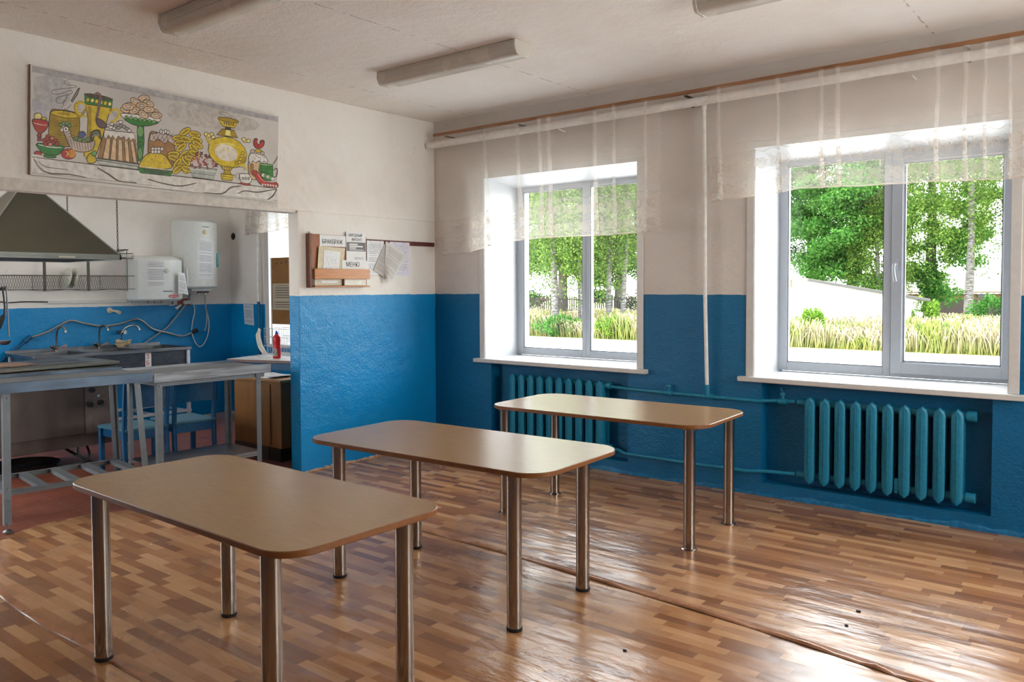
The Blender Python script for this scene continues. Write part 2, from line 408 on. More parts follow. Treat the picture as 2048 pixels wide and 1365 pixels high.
def thing(name, label, cat, loc, rz=0, group=None):
    o = bpy.data.objects.new(name, None); COL.objects.link(o); o.location = loc; o.rotation_euler = (0, 0, rz)
    o.empty_display_size = .1
    WORLD[o.name] = Matrix.Translation(loc) @ Matrix.Rotation(rz, 4, 'Z')
    return tag(o, label, cat, group)
def dup(root, loc, rz=0, label=None):
    def cp(o, par):
        c = o.copy(); COL.objects.link(c)
        if par is not None: c.parent = par
        for ch in [x for x in list(o.children)]: cp(ch, c)
        return c
    r = cp(root, None); r.location = loc; r.rotation_euler = (0, 0, rz)
    if label: r['label'] = label
    WORLD[r.name] = Matrix.Translation(loc) @ Matrix.Rotation(rz, 4, 'Z')
    return r
def struct(name, mb, mats, parent=None, **k):
    o = make(name, mb, mats, parent, **k)
    if parent is None: o['kind'] = 'structure'
    return o
def spline(pts, n=6):
    pts = [Vector(p) for p in pts]; out = []
    for i in range(len(pts)-1):
        p0 = pts[max(i-1, 0)]; p1 = pts[i]; p2 = pts[i+1]; p3 = pts[min(i+2, len(pts)-1)]
        for k in range(n):
            t = k/n; out.append(.5*((2*p1)+(-p0+p2)*t+(2*p0-5*p1+4*p2-p3)*t*t+(-p0+3*p1-3*p2+p3)*t**3))
    out.append(pts[-1]); return out
def text(name, body, loc, size, mat, parent, face='+X', font_w=1.0, ext=.0006, align='LEFT', rot_in=0):
    """lettering: a text curve standing upright on a surface that faces +X or -Y"""
    c = bpy.data.curves.new(name, 'FONT'); c.body = body; c.size = size; c.extrude = ext; c.align_x = align
    c.space_character = 1.0; c.materials.append(mat)
    o = bpy.data.objects.new(name, c); COL.objects.link(o)
    M = {'+X': Matrix(((0, 0, 1), (1, 0, 0), (0, 1, 0))), '-Y': Matrix(((1, 0, 0), (0, 0, -1), (0, 1, 0)))}[face].to_4x4()
    full = Matrix.Translation(loc) @ M @ Matrix.Rotation(rot_in, 4, 'Z') @ Matrix.Diagonal((font_w, 1, 1, 1))
    dg = bpy.context.evaluated_depsgraph_get(); me = bpy.data.meshes.new_from_object(o.evaluated_get(dg)); me.name = name
    bpy.data.objects.remove(o)
    o = bpy.data.objects.new(name, me); COL.objects.link(o); me.transform(wm(parent).inverted() @ full)
    o.parent = parent; WORLD[o.name] = wm(parent)
    return o
M_ink = simple('black_ink', (.03, .03, .035), .6)

# ------------------------------------------------------------------ room shell
XE = 7.9; ZC = 3.157; WT = .66; ZS, ZT, DD = .88, 2.556, .485
WINS = [(.64, 2.256), (3.232, 4.842), (5.82, 7.43)]
def window_wall(x0, x1, wins, niches, zs_open=.84):
    b = MB(); cuts = sorted(wins); x = x0
    for a, c in cuts:
        b.box(x, a, 0, WT, 0, ZC); b.box(a, c, 0, WT, ZT, ZC)
        x = c
    b.box(x, x1, 0, WT, 0, ZC)
    for (a, c) in cuts:
        b.box(a, c, .12 if niches else 0, WT, 0, zs_open)
    return b
wb = MB(); x = 0
NZ = .10
nich = [(.712, 2.169), (3.29, 4.76), (5.88, 7.35)]
def col(a, c, z0=0, z1=ZC): wb.box(a, c, 0, WT, z0, z1)
prev = 0
for (a, c), (na, nc) in zip(WINS, nich):
    col(prev, a); wb.box(a, c, 0, WT, ZT, ZC)
    wb.box(a, na, 0, WT, 0, .845); wb.box(nc, c, 0, WT, 0, .845)
    wb.box(na, nc, .125, WT, NZ, .845); wb.box(na, nc, 0, WT, 0, NZ)
    prev = c
col(prev, XE)
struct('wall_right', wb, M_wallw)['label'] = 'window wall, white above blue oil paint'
kb = MB(); kb.box(-3.73, -2.73, 0, WT, 0, ZC); kb.box(-2.73, -1.2, 0, WT, 0, .845); kb.box(-2.73, -1.2, 0, WT, ZT, ZC); kb.box(-1.2, 0, 0, WT, 0, ZC)
struct('wall_kitchen_right', kb, M_wallk)
pb = MB(); pb.box(-.13, 0, -1.6375, 0, 0, 2.19); pb.box(-.13, 0, -8.5, 0, 2.19, ZC); pb.box(-.13, 0, -8.5, -5.4, 0, 2.19)
struct('wall_left', pb, M_wall, bevel=.004)
lp = MB(); lp.box(0, .006, -7, -1.835, 2.17, 2.245); lp.box(-.13, .0, -5.4, -1.66, 2.172, 2.19)
struct('trim_1', lp, simple('lintel_plaster', (.66, .61, .56), .8, bump=.002))
kb = MB(); kb.box(-3.73, -3.53, -7, -6.2, 0, ZC); kb.box(-3.73, -3.53, -4, 0, 0, ZC); kb.box(-3.73, -3.53, -6.2, -4, 0, .8); kb.box(-3.73, -3.53, -6.2, -4, 2.6, ZC); kb.box(-3.73, -2.0, -7.2, -7, 0, ZC); kb.box(-.4, -.13, -7.2, -7, 0, ZC); kb.box(-2.0, -.4, -7.2, -7, 0, .8); kb.box(-2.0, -.4, -7.2, -7, 2.7, ZC)
struct('wall_kitchen_back', kb, M_wallk)
eb = MB(); eb.box(-.13, XE, -8.7, -8.5, 0, ZC)
struct('wall_front', eb, M_wall)
eb = MB(); ew = [(-3.3, -.6)]; py = -8.5
for a, c in ew:
    eb.box(XE, (XE+.4), py, a, 0, ZC); eb.box(XE, (XE+.4), a, c, 0, .9); eb.box(XE, (XE+.4), a, c, 2.6, ZC); py = c
eb.box(XE, (XE+.4), py, WT, 0, ZC)
struct('wall_back', eb, M_wall)
struct('ceiling', MB().box(-3.73, (XE+.4), -8.7, WT, ZC, ZC+.2), M_ceil)
# kitchen floor under everything, linoleum with a cut wavy edge on top
struct('floor_kitchen', MB().box(-3.73, .6, -8.7, WT, -.35, -.004), M_kfloor)
edge = [(-.12, -1.64), (-.15, -1.95), (-.22, -2.3), (-.245, -2.7), (-.11, -2.85), (-.045, -3.07), (-.09, -3.18), (-.145, -3.32), (-.165, -3.6), (-.10, -3.78), (-.02, -3.91), (.02, -4.2), (.0, -5), (.0, -8.5)]
fp = [((XE+.4), -8.7), ((XE+.4), WT), (0, WT), (0, -1.64)] + edge + [(0, -8.7)]
struct('floor', MB().prism(fp[::1], -.0035, 0), M_floor)
struct('floor_slab', MB().box(.6, (XE+.4), -8.7, WT, -.35, -.0036), M_kfloor)
def seam(name, pts, h, w, mats):
    b = MB(); P = spline([(p[0], p[1], 0) for p in pts], 8); vs = []
    prof = [(-w*.55, 0.0004), (-w*.5, h*.35), (-w*.30, h*.95), (-w*.05, h), (w*.3, h*.55), (w, .0004)]
    for i, p in enumerate(P):
        k = .75+.35*math.sin(i*.9)+.2*math.sin(i*2.3)
        for (q, z) in prof: vs.append((p.x, p.y+q, max(z*k, .0004)))
    n = len(prof)
    fs = [(i*n+j, (i+1)*n+j, (i+1)*n+j+1, i*n+j+1) for i in range(len(P)-1) for j in range(n-1)]
    b.add(vs, fs, 0, True)
    for k_, f in enumerate(fs):
        if (k_ % (n-1)) == 0: b.mi[k_] = 1
    return struct(name, b, mats)
M_seam = simple('worn_orange_linoleum_edge', (.40, .17, .075), .28, var=.25, scale=9)
M_gap = simple('seam_dirt', (.05, .03, .022), .6)
seam('trim_2', [(.7, -2.11), (1.3, -2.14), (1.945, -2.155), (2.567, -2.169), (3.47, -2.23), (4.126, -2.285), (4.62, -2.348), (4.85, -2.382), (5.6, -2.44), (6.6, -2.50)], .014, .045, [M_seam, M_gap])
seam('trim_3', [(-.0, -4.16), (.5, -4.22), (.99, -4.262), (1.5, -4.285), (1.95, -4.27), (2.48, -4.262), (3.2, -4.26), (4, -4.3)], .005, .03, [M_seam, M_gap])
# chipped paint line at the foot of the partition
cb = MB()
for k in range(46):
    y = -1.6+k*.034; cb.box(-.001, .004+random.random()*.008, y, y+.03, 0, .008+random.random()*.016)
struct('baseboard_left', cb, simple('chipped_plaster', (.55, .36, .25), .8, var=.35, scale=60))
cb = MB(); vs = []; n = 220
for k in range(n+1):
    x = XE*k/n; hh = .028+.009*math.sin(x*7.1)+.006*math.sin(x*19.3+1)+.005*math.sin(x*47); dd = .008+.004*math.sin(x*5.3+2)+.003*math.sin(x*23)
    vs += [(x, -dd, 0), (x, -dd*.9, hh*.6), (x, .001, hh)]
cb.add(vs, [(3*k+j, 3*k+3+j, 3*k+4+j, 3*k+1+j) for k in range(n) for j in (0, 1)], 0, True)
struct('baseboard_right', cb, simple('lumpy_blue_footing', (.003, .14, .30), .5, var=.35, scale=30))

# ------------------------------------------------------------------ windows
def window(idx, x0, x1, mull, glassL, glassR, sash, zs=ZS, label=None, handle=True):
    w = thing('window_%d' % idx, label or 'unseen white plastic window added to the row for daylight', None, ((x0+x1)/2, DD, zs)); w['kind'] = 'structure'
    yf, yb = DD, DD+.065
    zb, zt = zs+.008, 2.515
    f = MB()
    gl0, gl1, gz0, gz1 = glassL; gr0, gr1, hz0, hz1 = glassR
    def surround(b, xa, xb, za, zb_, ga, gb, gc, gd, y0, y1):
        b.box(xa, ga, y0, y1, za, zb_); b.box(gb, xb, y0, y1, za, zb_); b.box(ga, gb, y0, y1, za, gc); b.box(ga, gb, y0, y1, gd, zb_)
    surround(f, x0, mull, zb, zt, gl0, gl1, gz0, gz1, yf, yb)
    surround(f, mull, x1, zb, zt, gr0, gr1, hz0, hz1, yf, yb)
    make('window_frame', f, M_pvc, w, bevel=.004)
    s = MB()      # raised opening sash
    if sash: surround(s, mull+.004, x1-.035, zb+.028, zt-.03, gr0-.008, gr1+.008, hz0-.008, hz1+.008, yf-.016, yf+.002)
    else: surround(s, mull+.01, x1-.05, zb+.03, zt-.03, gr0-.006, gr1+.006, hz0-.006, hz1+.006, yf-.004, yf+.002)
    make('sash', s, M_pvc, w, bevel=.003)
    bd = MB()     # glazing beads and dark gasket
    for (a, b, c, d) in (glassL, glassR):
        surround(bd, a-.002, b+.002, c-.002, d+.002, a+.006, b-.006, c+.006, d-.006, yf+.006, yf+.02)
    make('gasket', bd, M_seal, w)
    for (a, b, c, d) in (glassL, glassR):
        make('pane', MB().box(a, b, yf+.026, yf+.03, c, d), M_glass, w)
    r = MB()      # reveal lining and casing strips on the wall
    r.box(x0-.002, x0+.004, -.004, yf+.002, zs, ZT); r.box(x1-.004, x1+.002, -.004, yf+.002, zs, ZT)
    r.add([(x0, -.004, ZT), (x1, -.004, ZT), (x1, yf, zt-.004), (x0, yf, zt-.004), (x0, -.004, ZT+.005), (x1, -.004, ZT+.005), (x1, yf, ZT+.005), (x0, yf, ZT+.005)],
          [(0, 3, 2, 1), (4, 5, 6, 7), (0, 1, 5, 4), (2, 3, 7, 6), (1, 2, 6, 5), (0, 4, 7, 3)])
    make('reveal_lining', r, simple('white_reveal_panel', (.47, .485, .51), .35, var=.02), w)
    c = MB(); c.box(x0-.058, x0-.0, -.012, .0, zs, ZT+.045); c.box(x1, x1+.058, -.012, .0, zs, ZT+.045); c.box(x0-.058, x1+.058, -.0125, 0, ZT, ZT+.045)
    make('casing', c, M_sill, w, bevel=.003)
    o = MB(); o.box(x0+.0, x0+.012, yb, WT+.01, zs, ZT); o.box(x1-.012, x1, yb, WT+.01, zs, ZT); o.box(x0, x1, yb, WT+.08, zs-.05, zs)
    make('outer_reveal', o, simple('white_outer_reveal', (.8, .8, .8), .6), w)
    si = MB(); si.box(x0-.108, x1+.10, -.055, yf+.005, zs-.037, zs)
    make('window_sill', si, M_sill, w, bevel=.006)
    if handle and sash:
        h = MB(); xh = mull+.034; h.box(xh-.014, xh+.014, yf-.024, yf-.014, 1.66, 1.735); h.cyl((xh, yf-.06, 1.70), (xh, yf-.02, 1.70), .009)
        h.tube(spline([(xh, yf-.058, 1.705), (xh-.004, yf-.064, 1.67), (xh+.004, yf-.062, 1.60), (xh+.008, yf-.06, 1.575)], 5), [.010]*16, 10)
        make('handle', h, M_pvc, w, bevel=.002)
    portal((x0+x1)/2, WT+.1, (zs+ZT)/2, x1-x0, ZT-zs, 0)
    return w
window(1, *WINS[0], 1.449, (.722, 1.408, .956, 2.463), (1.491, 2.175, .956, 2.463), False, label='white plastic window nearest the room corner')
window(2, *WINS[1], 4.05, (3.302, 3.998, .956, 2.468), (4.133, 4.735, 1.003, 2.417), True, label='white plastic window at the right with a handle on its middle post')
window(3, *WINS[2], 6.62, (5.89, 6.57, .956, 2.468), (6.70, 7.33, 1.003, 2.417), True)  # out of view; added to continue the row and bring in more daylight
# kitchen window
kw = thing('window_4', 'kitchen window behind the brown board', None, (-1.96, DD, .88)); kw['kind'] = 'structure'
f = MB(); f.box(-2.73, -2.65, DD, DD+.06, .88, ZT); f.box(-1.28, -1.2, DD, DD+.06, .88, ZT); f.box(-2.65, -1.28, DD, DD+.06, .88, .95); f.box(-2.65, -1.28, DD, DD+.06, 2.48, ZT); f.box(-2.0, -1.92, DD, DD+.06, .95, 2.48)
make('window_frame', f, M_pvc, kw, bevel=.004)
make('window_sill', MB().box(-2.75, -1.18, -.03, DD, .845, .88), M_sill, kw)
make('reveal_lining', MB().box(-2.732, -2.722, -.01, DD, .88, ZT).box(-1.208, -1.2, -.01, DD, .88, ZT).box(-2.73, -1.2, -.01, DD, ZT-.008, ZT), simple('white_reveal_panel', (.80, .80, .81), .35, var=.02), kw)
make('casing', MB().box(-2.80, -2.732, -.01, 0, .88, ZT+.05).box(-1.2, -1.14, -.01, 0, .88, ZT+.05), M_sill, kw)
make('pane', MB().box(-2.65, -1.28, DD+.02, DD+.024, .95, 2.48), M_glass, kw)
portal(-1.96, WT+.1, 1.72, 1.5, 1.68, 0)
w = thing('window_6', 'unseen kitchen window added as a daylight source', None, (-3.7, -5.1, .8)); w['kind'] = 'structure'  # unseen opening added as a fill-light source for the kitchen
f = MB(); f.box(-3.72, -3.65, -6.2, -6.13, .8, 2.6); f.box(-3.72, -3.65, -4.07, -4.0, .8, 2.6); f.box(-3.72, -3.65, -6.2, -4, .8, .87); f.box(-3.72, -3.65, -6.2, -4, 2.53, 2.6); f.box(-3.72, -3.65, -5.14, -5.06, .87, 2.53)
make('window_frame', f, M_pvc, w); make('pane', MB().box(-3.69, -3.685, -6.13, -4.07, .87, 2.53), M_glass, w)
portal(-3.85, -5.1, 1.7, 2.2, 1.8, PI/2)
w = thing('window_7', 'second unseen kitchen window, added to brighten the back wall', None, (-1.2, -7.1, .8)); w['kind'] = 'structure'  # added out of view to lift the dim kitchen back wall
f = MB(); f.box(-2.0, -1.93, -7.15, -7.08, .8, 2.7); f.box(-.47, -.4, -7.15, -7.08, .8, 2.7); f.box(-1.93, -.47, -7.15, -7.08, .8, .87); f.box(-1.93, -.47, -7.15, -7.08, 2.63, 2.7)
make('window_frame', f, M_pvc, w); make('pane', MB().box(-1.93, -.47, -7.12, -7.115, .87, 2.63), M_glass, w)
portal(-1.2, -7.3, 1.75, 1.6, 1.9, PI)
for a, c in ew:
    i = 5
    w = thing('window_%d' % i, 'unseen window added in the end wall for fill light', None, (XE+.2, (a+c)/2, .8)); w['kind'] = 'structure'  # made-up opening out of view that fills the dining room with daylight
    f = MB(); f.box(XE+.2, XE+.26, a, a+.07, .9, 2.6); f.box(XE+.2, XE+.26, c-.07, c, .9, 2.6); f.box(XE+.2, XE+.26, a, c, .9, .97); f.box(XE+.2, XE+.26, a, c, 2.53, 2.6); f.box(XE+.2, XE+.26, (a+c)/2-.04, (a+c)/2+.04, .9, 2.6)
    make('window_frame', f, M_pvc, w); make('pane', MB().box(XE+.22, XE+.224, a+.07, c-.07, .97, 2.53), M_glass, w)
    portal(XE+.5, (a+c)/2, 1.75, c-a, 1.7, -PI/2)

# ------------------------------------------------------------------ pipes on the window wall
t = thing('ceiling_pipe', 'thick white painted pipe running under the ceiling above both windows', 'pipe', (2.5, -.1, 2.9))
b = MB().tube([(.04, -.10, 2.918), (2.88, -.10, 2.938), (7.5, -.10, 2.985)], .033, 16); make('pipe_run', b, M_pipe, t)
b = MB(); b.cyl((.018, -.10, 2.918), (.05, -.10, 2.918), .038, 16); make('end_cap', b, M_pipe, t)
for xx in (1.55, 4.3):
    b = MB(); b.tube([(xx, -.1, 2.893), (xx, -.05, 2.885), (xx, .0, 2.885)], .006, 8); make('bracket', b, M_pipe, t)
t = thing('riser_pipe', 'thin white pipe dropping between the two windows to the blue heating pipe', 'pipe', (2.87, -.06, .76))
b = MB().tube([(2.862, -.07, 2.905), (2.868, -.06, 2.2), (2.872, -.06, 1.48), (2.888, -.055, .80)], .0145, 12); make('pipe_run', b, M_pipe, t)
b = MB().cyl((2.862, -.07, 2.875), (2.862, -.07, 2.93), .02, 12); make('pipe_tee', b, M_pipe, t)
t = thing('heating_pipe', 'teal heating pipe joining the two radiators near their tops', 'pipe', (2.8, -.04, .70))
make('pipe_run', MB().tube([(1.985, .03, .71), (2.14, .0, .71), (2.24, -.035, .712), (2.6, -.04, .708), (3.1, -.04, .706), (3.28, -.035, .706), (3.38, .02, .71), (3.53, .03, .715)], .0135, 12), M_rad, t)
for xx in (2.557, 3.44):
    v = MB(); v.cyl((xx-.03, -.038 if xx < 3 else .022, .709), (xx+.03, -.038 if xx < 3 else .022, .709), .021, 12)
    yy = -.038 if xx < 3 else .022
    v.cyl((xx, yy, .71), (xx, yy, .755), .011, 10); v.lathe((xx, yy, .745), [(.0, .03), (.016, .028), (.02, .014), (.012, .0), (0, -.001)], 10)
    if xx > 3: v.tube([(xx, yy, .765), (xx-.012, yy-.01, .81)], .005, 8)
    make('valve', v, M_rad, t, bevel=.001)
make('pipe_tee', MB().cyl((2.888, -.045, .70), (2.888, -.052, .80), .017, 12).cyl((2.85, -.04, .707), (2.93, -.04, .707), .02, 12), M_rad, t)
t = thing('heating_pipe', 'teal heating pipe low on the wall between the radiators', 'pipe', (2.8, -.04, .15))
make('pipe_run', MB().tube([(1.985, .03, .19), (2.09, .0, .186), (2.16, -.035, .176), (2.8, -.04, .175), (3.2, -.04, .178), (3.33, .0, .186), (3.53, .03, .188)], .0135, 12), M_rad, t)
make('pipe_clip', MB().box(2.78, 2.80, -.055, 0, .155, .162), M_rad, t)

# ------------------------------------------------------------------ radiators
def section_mb():
    b = MB(); z0, z1 = .14, .76; 
    ol = [(-.0345, z0+.055), (-.027, z0+.022), (0, z0), (.027, z0+.022), (.0345, z0+.055), (.0345, z1-.055), (.027, z1-.022), (0, z1), (-.027, z1-.022), (-.0345, z1-.055)]
    n = len(ol)
    def front(y0, y1, sgn):
        inner = [(x*.62, (z-.45)*.965+.45) for x, z in ol]
        mid = [(x, z) for x, z in ol]
        vs = [(x, y1, z) for x, z in mid]+[(x, y0+.010, z) for x, z in mid]+[(x, y0, z) for x, z in inner]
        fs = [(i, (i+1) % n, n+(i+1) % n, n+i) for i in range(n)]+[(n+i, n+(i+1) % n, 2*n+(i+1) % n, 2*n+i) for i in range(n)]
        fs += [list(reversed(range(n))), [2*n+i for i in range(n)]]
        if sgn < 0: fs = [list(reversed(f)) for f in fs]
        b.add(vs, fs)
    front(-.03, .012, 1); 
    b.box(-.012, .012, .012, .07, z0+.05, z1-.05)                      # web
    b.box(-.03, .03, .07, .1, z0+.035, z1-.035)                        # rear column
    b.box(-.003, .003, -.0335, -.028, z0+.04, z1-.04)                  # rib down the face
    b.tube([(0, .035, z0+.052), (0, .035, z0+.053)], .034, 14)
    for zz in (z0+.052, z1-.045): b.cyl((-.0515, .035, zz), (.0515, .035, zz), .026, 14)
    return b
def radiator(x0, n, pitch, label):
    xm = x0+(n-1)*pitch/2
    t = thing('radiator', label, 'radiator', (xm, .035, .10))
    first = None
    for k in range(n):
        if first is None:
            first = make('section', section_mb(), M_rad, t, local=True, bevel=.003); first.location = (x0-xm, -.035, -.10); s = first
        else:
            s = first.copy(); COL.objects.link(s); s.parent = t; s.location = (x0+k*pitch-xm, -.035, -.10)
    return t, x0+(n-1)*pitch
r1, e1 = radiator(.972, 10, .1035, 'teal cast-iron radiator below the window by the corner, partly behind the far table')
for zz in (.715, .192): make('end_plug', MB().cyl((e1+.05, .035, zz), (e1+.085, .035, zz), .029, 12), M_rad, r1, bevel=.002)
r2, e2 = radiator(3.645, 10, .1028, 'teal cast-iron radiator under the right-hand window')
for zz in (.715, .192): make('end_plug', MB().cyl((3.645-.10, .035, zz), (3.645-.045, .035, zz), .028, 12), M_rad, r2, bevel=.002)
for zz in (.715, .192): make('end_plug', MB().cyl((e2+.045, .035, zz), (e2+.10, .035, zz), .034, 12), M_rad, r2, bevel=.002)
make('hanging_tab', MB().obox((4.215, -.01, .215), (.022, .01, .10), mi=0), M_rad, r2)
for rr_, xx in ((r1, 1.3), (r1, 1.7), (r2, 3.9), (r2, 4.4)): make('hanger_bracket', MB().box(xx, xx+.02, .095, .13, .60, .63), M_rad, rr_)

# ------------------------------------------------------------------ curtain rail and curtains
t = thing('curtain_rail', 'long wooden curtain rail under the ceiling along the window wall', 'curtain rail', (2.5, -.15, 2.95))
b = MB(); P = [(.12, 3.002), (2.7, 3.011), (4.9, 3.033), (7.5, 3.055)]
for (xa, za), (xb, zb_) in zip(P, P[1:]): b.bar((xa, -.13, za), (xb+.002, -.13, zb_), .022, .026)
make('batten', b, M_wood, t, bevel=.002)
for xx, zz in ((.27, 3.0), (1.13, 3.003), (2.74, 3.01), (4.6, 3.03)):
    b = MB(); b.box(xx-.012, xx+.012, -.13, 0, zz-.026, zz-.018); b.box(xx-.012, xx+.012, -.004, 0, zz-.09, zz-.02)
    make('bracket', b, simple('rusty_iron', (.10, .06, .045), .7, .5, .3), t)
def curtain(name, label, xa, xb, ztop, hem, seed, y0=-.15, xshift=0, amp=.010, density=4.2, fold_p=.5, face='Y', width_fac=1.0):
    rnd = random.Random(seed); pts = []; s = 0; x = xa; 
    path = [(xa, 0, 0)]
    # plan path: gentle waves with narrow overlapping pleats
    pleats = []; q = xa+.1
    while q < xb-.08:
        if rnd.random() < fold_p: pleats.append(q)
        q += rnd.uniform(.07, .20)
    k = 0; cur = xa; yy = 0; arc = 0; pl = [(xa, 0.0, 0.0)]
    step = .02
    def addp(nx, ny):
        nonlocal arc
        lx, ly, la = pl[-1]; arc = la+math.hypot(nx-lx, ny-ly); pl.append((nx, ny, arc))
    ph1, ph2 = rnd.random()*6, rnd.random()*6
    wave = lambda x: amp*math.sin(x*9+ph1)+amp*.6*math.sin(x*23+ph2)
    for q in pleats+[None]:
        end = q if q is not None else xb
        while cur < end-1e-6:
            cur = min(cur+step, end); addp(cur, wave(cur))
        if q is not None:
            w = rnd.uniform(.010, .024); d = -.010
            addp(cur+.002, wave(cur)+d*.5); addp(cur-w*.5, wave(cur)+d); addp(cur-w, wave(cur)+d*1.1)
            addp(cur-w*.9, wave(cur)+d*2.0); addp(cur, wave(cur)+d*2.1); addp(cur+.006, wave(cur)+d*1.2)
            cur += .008; addp(cur, wave(cur))
    b = MB(); nz = 14; vs = []; uvs = []
    for (x, y, a) in pl:
        f = (x-xa)/(xb-xa); hz = hem(x); 
        for j in range(nz+1):
            t_ = j/nz; z = ztop(x)*(1-t_)+hz*t_
            flare = 1+t_*1.2
            xx = x+xshift*t_*(1-f)+.006*t_*math.sin(j*.5+x*7)
            yv = y*flare+(.003*math.sin(j*.7+x*11))
            vs.append((xx, y0+yv, z) if face == 'Y' else None); uvs.append((a*width_fac, z-hz))
    m = nz+1
    fs = [(i*m+j, i*m+j+1, (i+1)*m+j+1, (i+1)*m+j) for i in range(len(pl)-1) for j in range(nz)]
    b.add(vs, fs, 0, True, [[uvs[q_] for q_ in f] for f in fs])
    o = make(name, b, M_lace)
    return tag(o, label, 'curtain')
def lerp(pts):
    def f(x):
        if x <= pts[0][0]: return pts[0][1]
        for (a, b), (c, d) in zip(pts, pts[1:]):
            if x <= c: return b+(d-b)*(x-a)/(c-a)
        return pts[-1][1]
    return f
curtain('lace_curtain', 'short sheer lace curtain over the window by the room corner', .14, 2.54, lambda x: 2.988+.003*x,
        lerp([(.15, 1.85), (.4, 1.86), (1.0, 1.95), (1.3, 1.968), (2.2, 1.965), (2.54, 1.975)]), 5, xshift=.11, y0=-.155)
curtain('lace_curtain', 'short sheer lace curtain over the right-hand window', 2.93, 5.25, lambda x: 2.988+.005*x,
        lerp([(2.93, 2.165), (3.2, 2.19), (3.6, 2.215), (4.2, 2.20), (4.9, 2.178), (5.25, 2.17)]), 11, xshift=.03, y0=-.155)
curtain('lace_curtain', 'small lace curtain over the kitchen window', -3.10, -1.3, lambda x: 2.62,
        lerp([(-3.1, 2.19), (-2.7, 2.20), (-2.3, 2.235), (-1.3, 2.23)]), 3, y0=-.075, amp=.014, density=8, fold_p=.9)
t = tag(make('curtain_rod', MB().cyl((-3.15, -.075, 2.625), (-1.15, -.075, 2.625), .008).box(-3.13, -3.11, -.08, 0, 2.62, 2.63).box(-1.2, -1.18, -.08, 0, 2.62, 2.63), M_galv), 'thin rod carrying the kitchen lace curtain', 'curtain rod')

# ------------------------------------------------------------------ dining tables
def rrect(L, Wd, r, n=9):
    P = []
    for sx, sy, t0 in ((1, 1, 0), (-1, 1, 90), (-1, -1, 180), (1, -1, 270)):
        for k in range(n+1):
            a = math.radians(t0+90*k/n); P.append((sx*(L/2-r)+r*math.cos(a), sy*(Wd/2-r)+r*math.sin(a)))
    return P
def dining_table(cx, cy, rz, L, Wd, r, legL, legW, label, disc=False):
    t = thing('dining_table', label, 'table', (cx, cy, 0), rz, 'rounded beech-top canteen tables')
    tp = MB(); P = rrect(L, Wd, r); P2 = rrect(L-.006, Wd-.006, r-.003); n = len(P)
    vs = [(x, y, .722) for x, y in P2]+[(x, y, .725) for x, y in P]+[(x, y, .742) for x, y in P]+[(x, y, .745) for x, y in P2]
    fs = [list(reversed(range(n)))]; mi = [1]
    for q in range(3):
        for i in range(n): fs.append((q*n+i, q*n+(i+1) % n, (q+1)*n+(i+1) % n, (q+1)*n+i)); mi.append(1)
    fs.append([3*n+i for i in range(n)]); mi.append(0)
    tp.add(vs, fs); tp.mi = mi
    make('tabletop', tp, [M_lam, M_edge], t, local=True)
    for i, (sx, sy) in enumerate(((-1, -1), (-1, 1), (1, -1), (1, 1))):
        lg = MB(); x, y = sx*legL/2, sy*legW/2
        lg.cyl((x, y, .012), (x, y, .712), .0345, 28); lg.cyl((x, y, .712), (x, y, .722), .05, 24)
        if disc: lg.lathe((x, y, 0), [(.0, .0), (.047, .0), (.047, .003), (.036, .007), (.036, .014), (0, .014)], 24)
        o = make('leg', lg, M_chrome, t, local=True)
        if not disc:
            c = MB(); c.lathe((x, y, 0), [(0, 0), (.034, 0), (.037, .004), (.037, .016), (.0, .0161)], 24); make('foot_cap', c, M_black, o, local=True)
    return t
dining_table(2.742, -3.994, -.014, 1.555, .742, .125, 1.206, .587, 'nearest canteen table with a rounded beech top, fully in shadow at lower left')
dining_table(2.721, -2.706, .039, 1.545, .772, .14, 1.154, .599, 'middle of the three rounded beech-top tables, standing between the other two')
dining_table(2.738, -1.166, .044, 1.56, .785, .15, 1.343, .633, 'farthest canteen table with a rounded beech top, beside the radiators', disc=True)

# ------------------------------------------------------------------ ceiling lights
def lamp(x0, x1, yc, label):
    t = thing('ceiling_light', label, 'ceiling light', ((x0+x1)/2, yc, 3.06), 0, 'long fluorescent ceiling lights')
    L = (x1-x0)/2
    def prof(h): return h
    P = [(-.085, .094), (-.088, .05), (-.070, .012), (-.055, .002), (.055, .002), (.070, .012), (.088, .05), (.085, .094)]
    b = MB(); n = len(P)
    vs = [(-L+.02, y, z) for y, z in P]+[(L-.02, y, z) for y, z in P]
    b.add(vs, [(i, (i+1) % n, n+(i+1) % n, n+i) for i in range(n)]+[list(reversed(range(n))), [n+i for i in range(n)]])
    for yy in (-.0885, .0885):
        for zz in (.04, .058, .075): b.box(-L+.02, L-.02, min(yy, yy*.96), max(yy, yy*.96), zz, zz+.003)
    make('diffuser', b, M_lamp, t, local=True)
    for s in (-1, 1):
        c = MB(); Q = [(y*1.05, (z-.05)*1.04+.05) for y, z in P]
        xa, xb = (-L, -L+.022) if s < 0 else (L-.022, L)
        vs = [(xa, y, z) for y, z in Q]+[(xb, y, z) for y, z in Q]
        c.add(vs, [(i, (i+1) % n, n+(i+1) % n, n+i) for i in range(n)]+[list(reversed(range(n))), [n+i for i in range(n)]])
        make('end_cap', c, M_lamp, t, local=True, bevel=.003)
    make('mount_plate', MB().box(-L+.05, L-.05, -.045, .045, .088, .0968), M_lampb, t, local=True)
    return t
lamp(.985, 2.29, -1.56, 'long fluorescent ceiling light in the middle, nearest the room corner')
lamp(.955, 2.27, -3.25, 'long fluorescent ceiling light cut by the top edge at upper left')
lamp(3.525, 4.83, -1.56, 'long fluorescent ceiling light cut by the top edge at upper right')

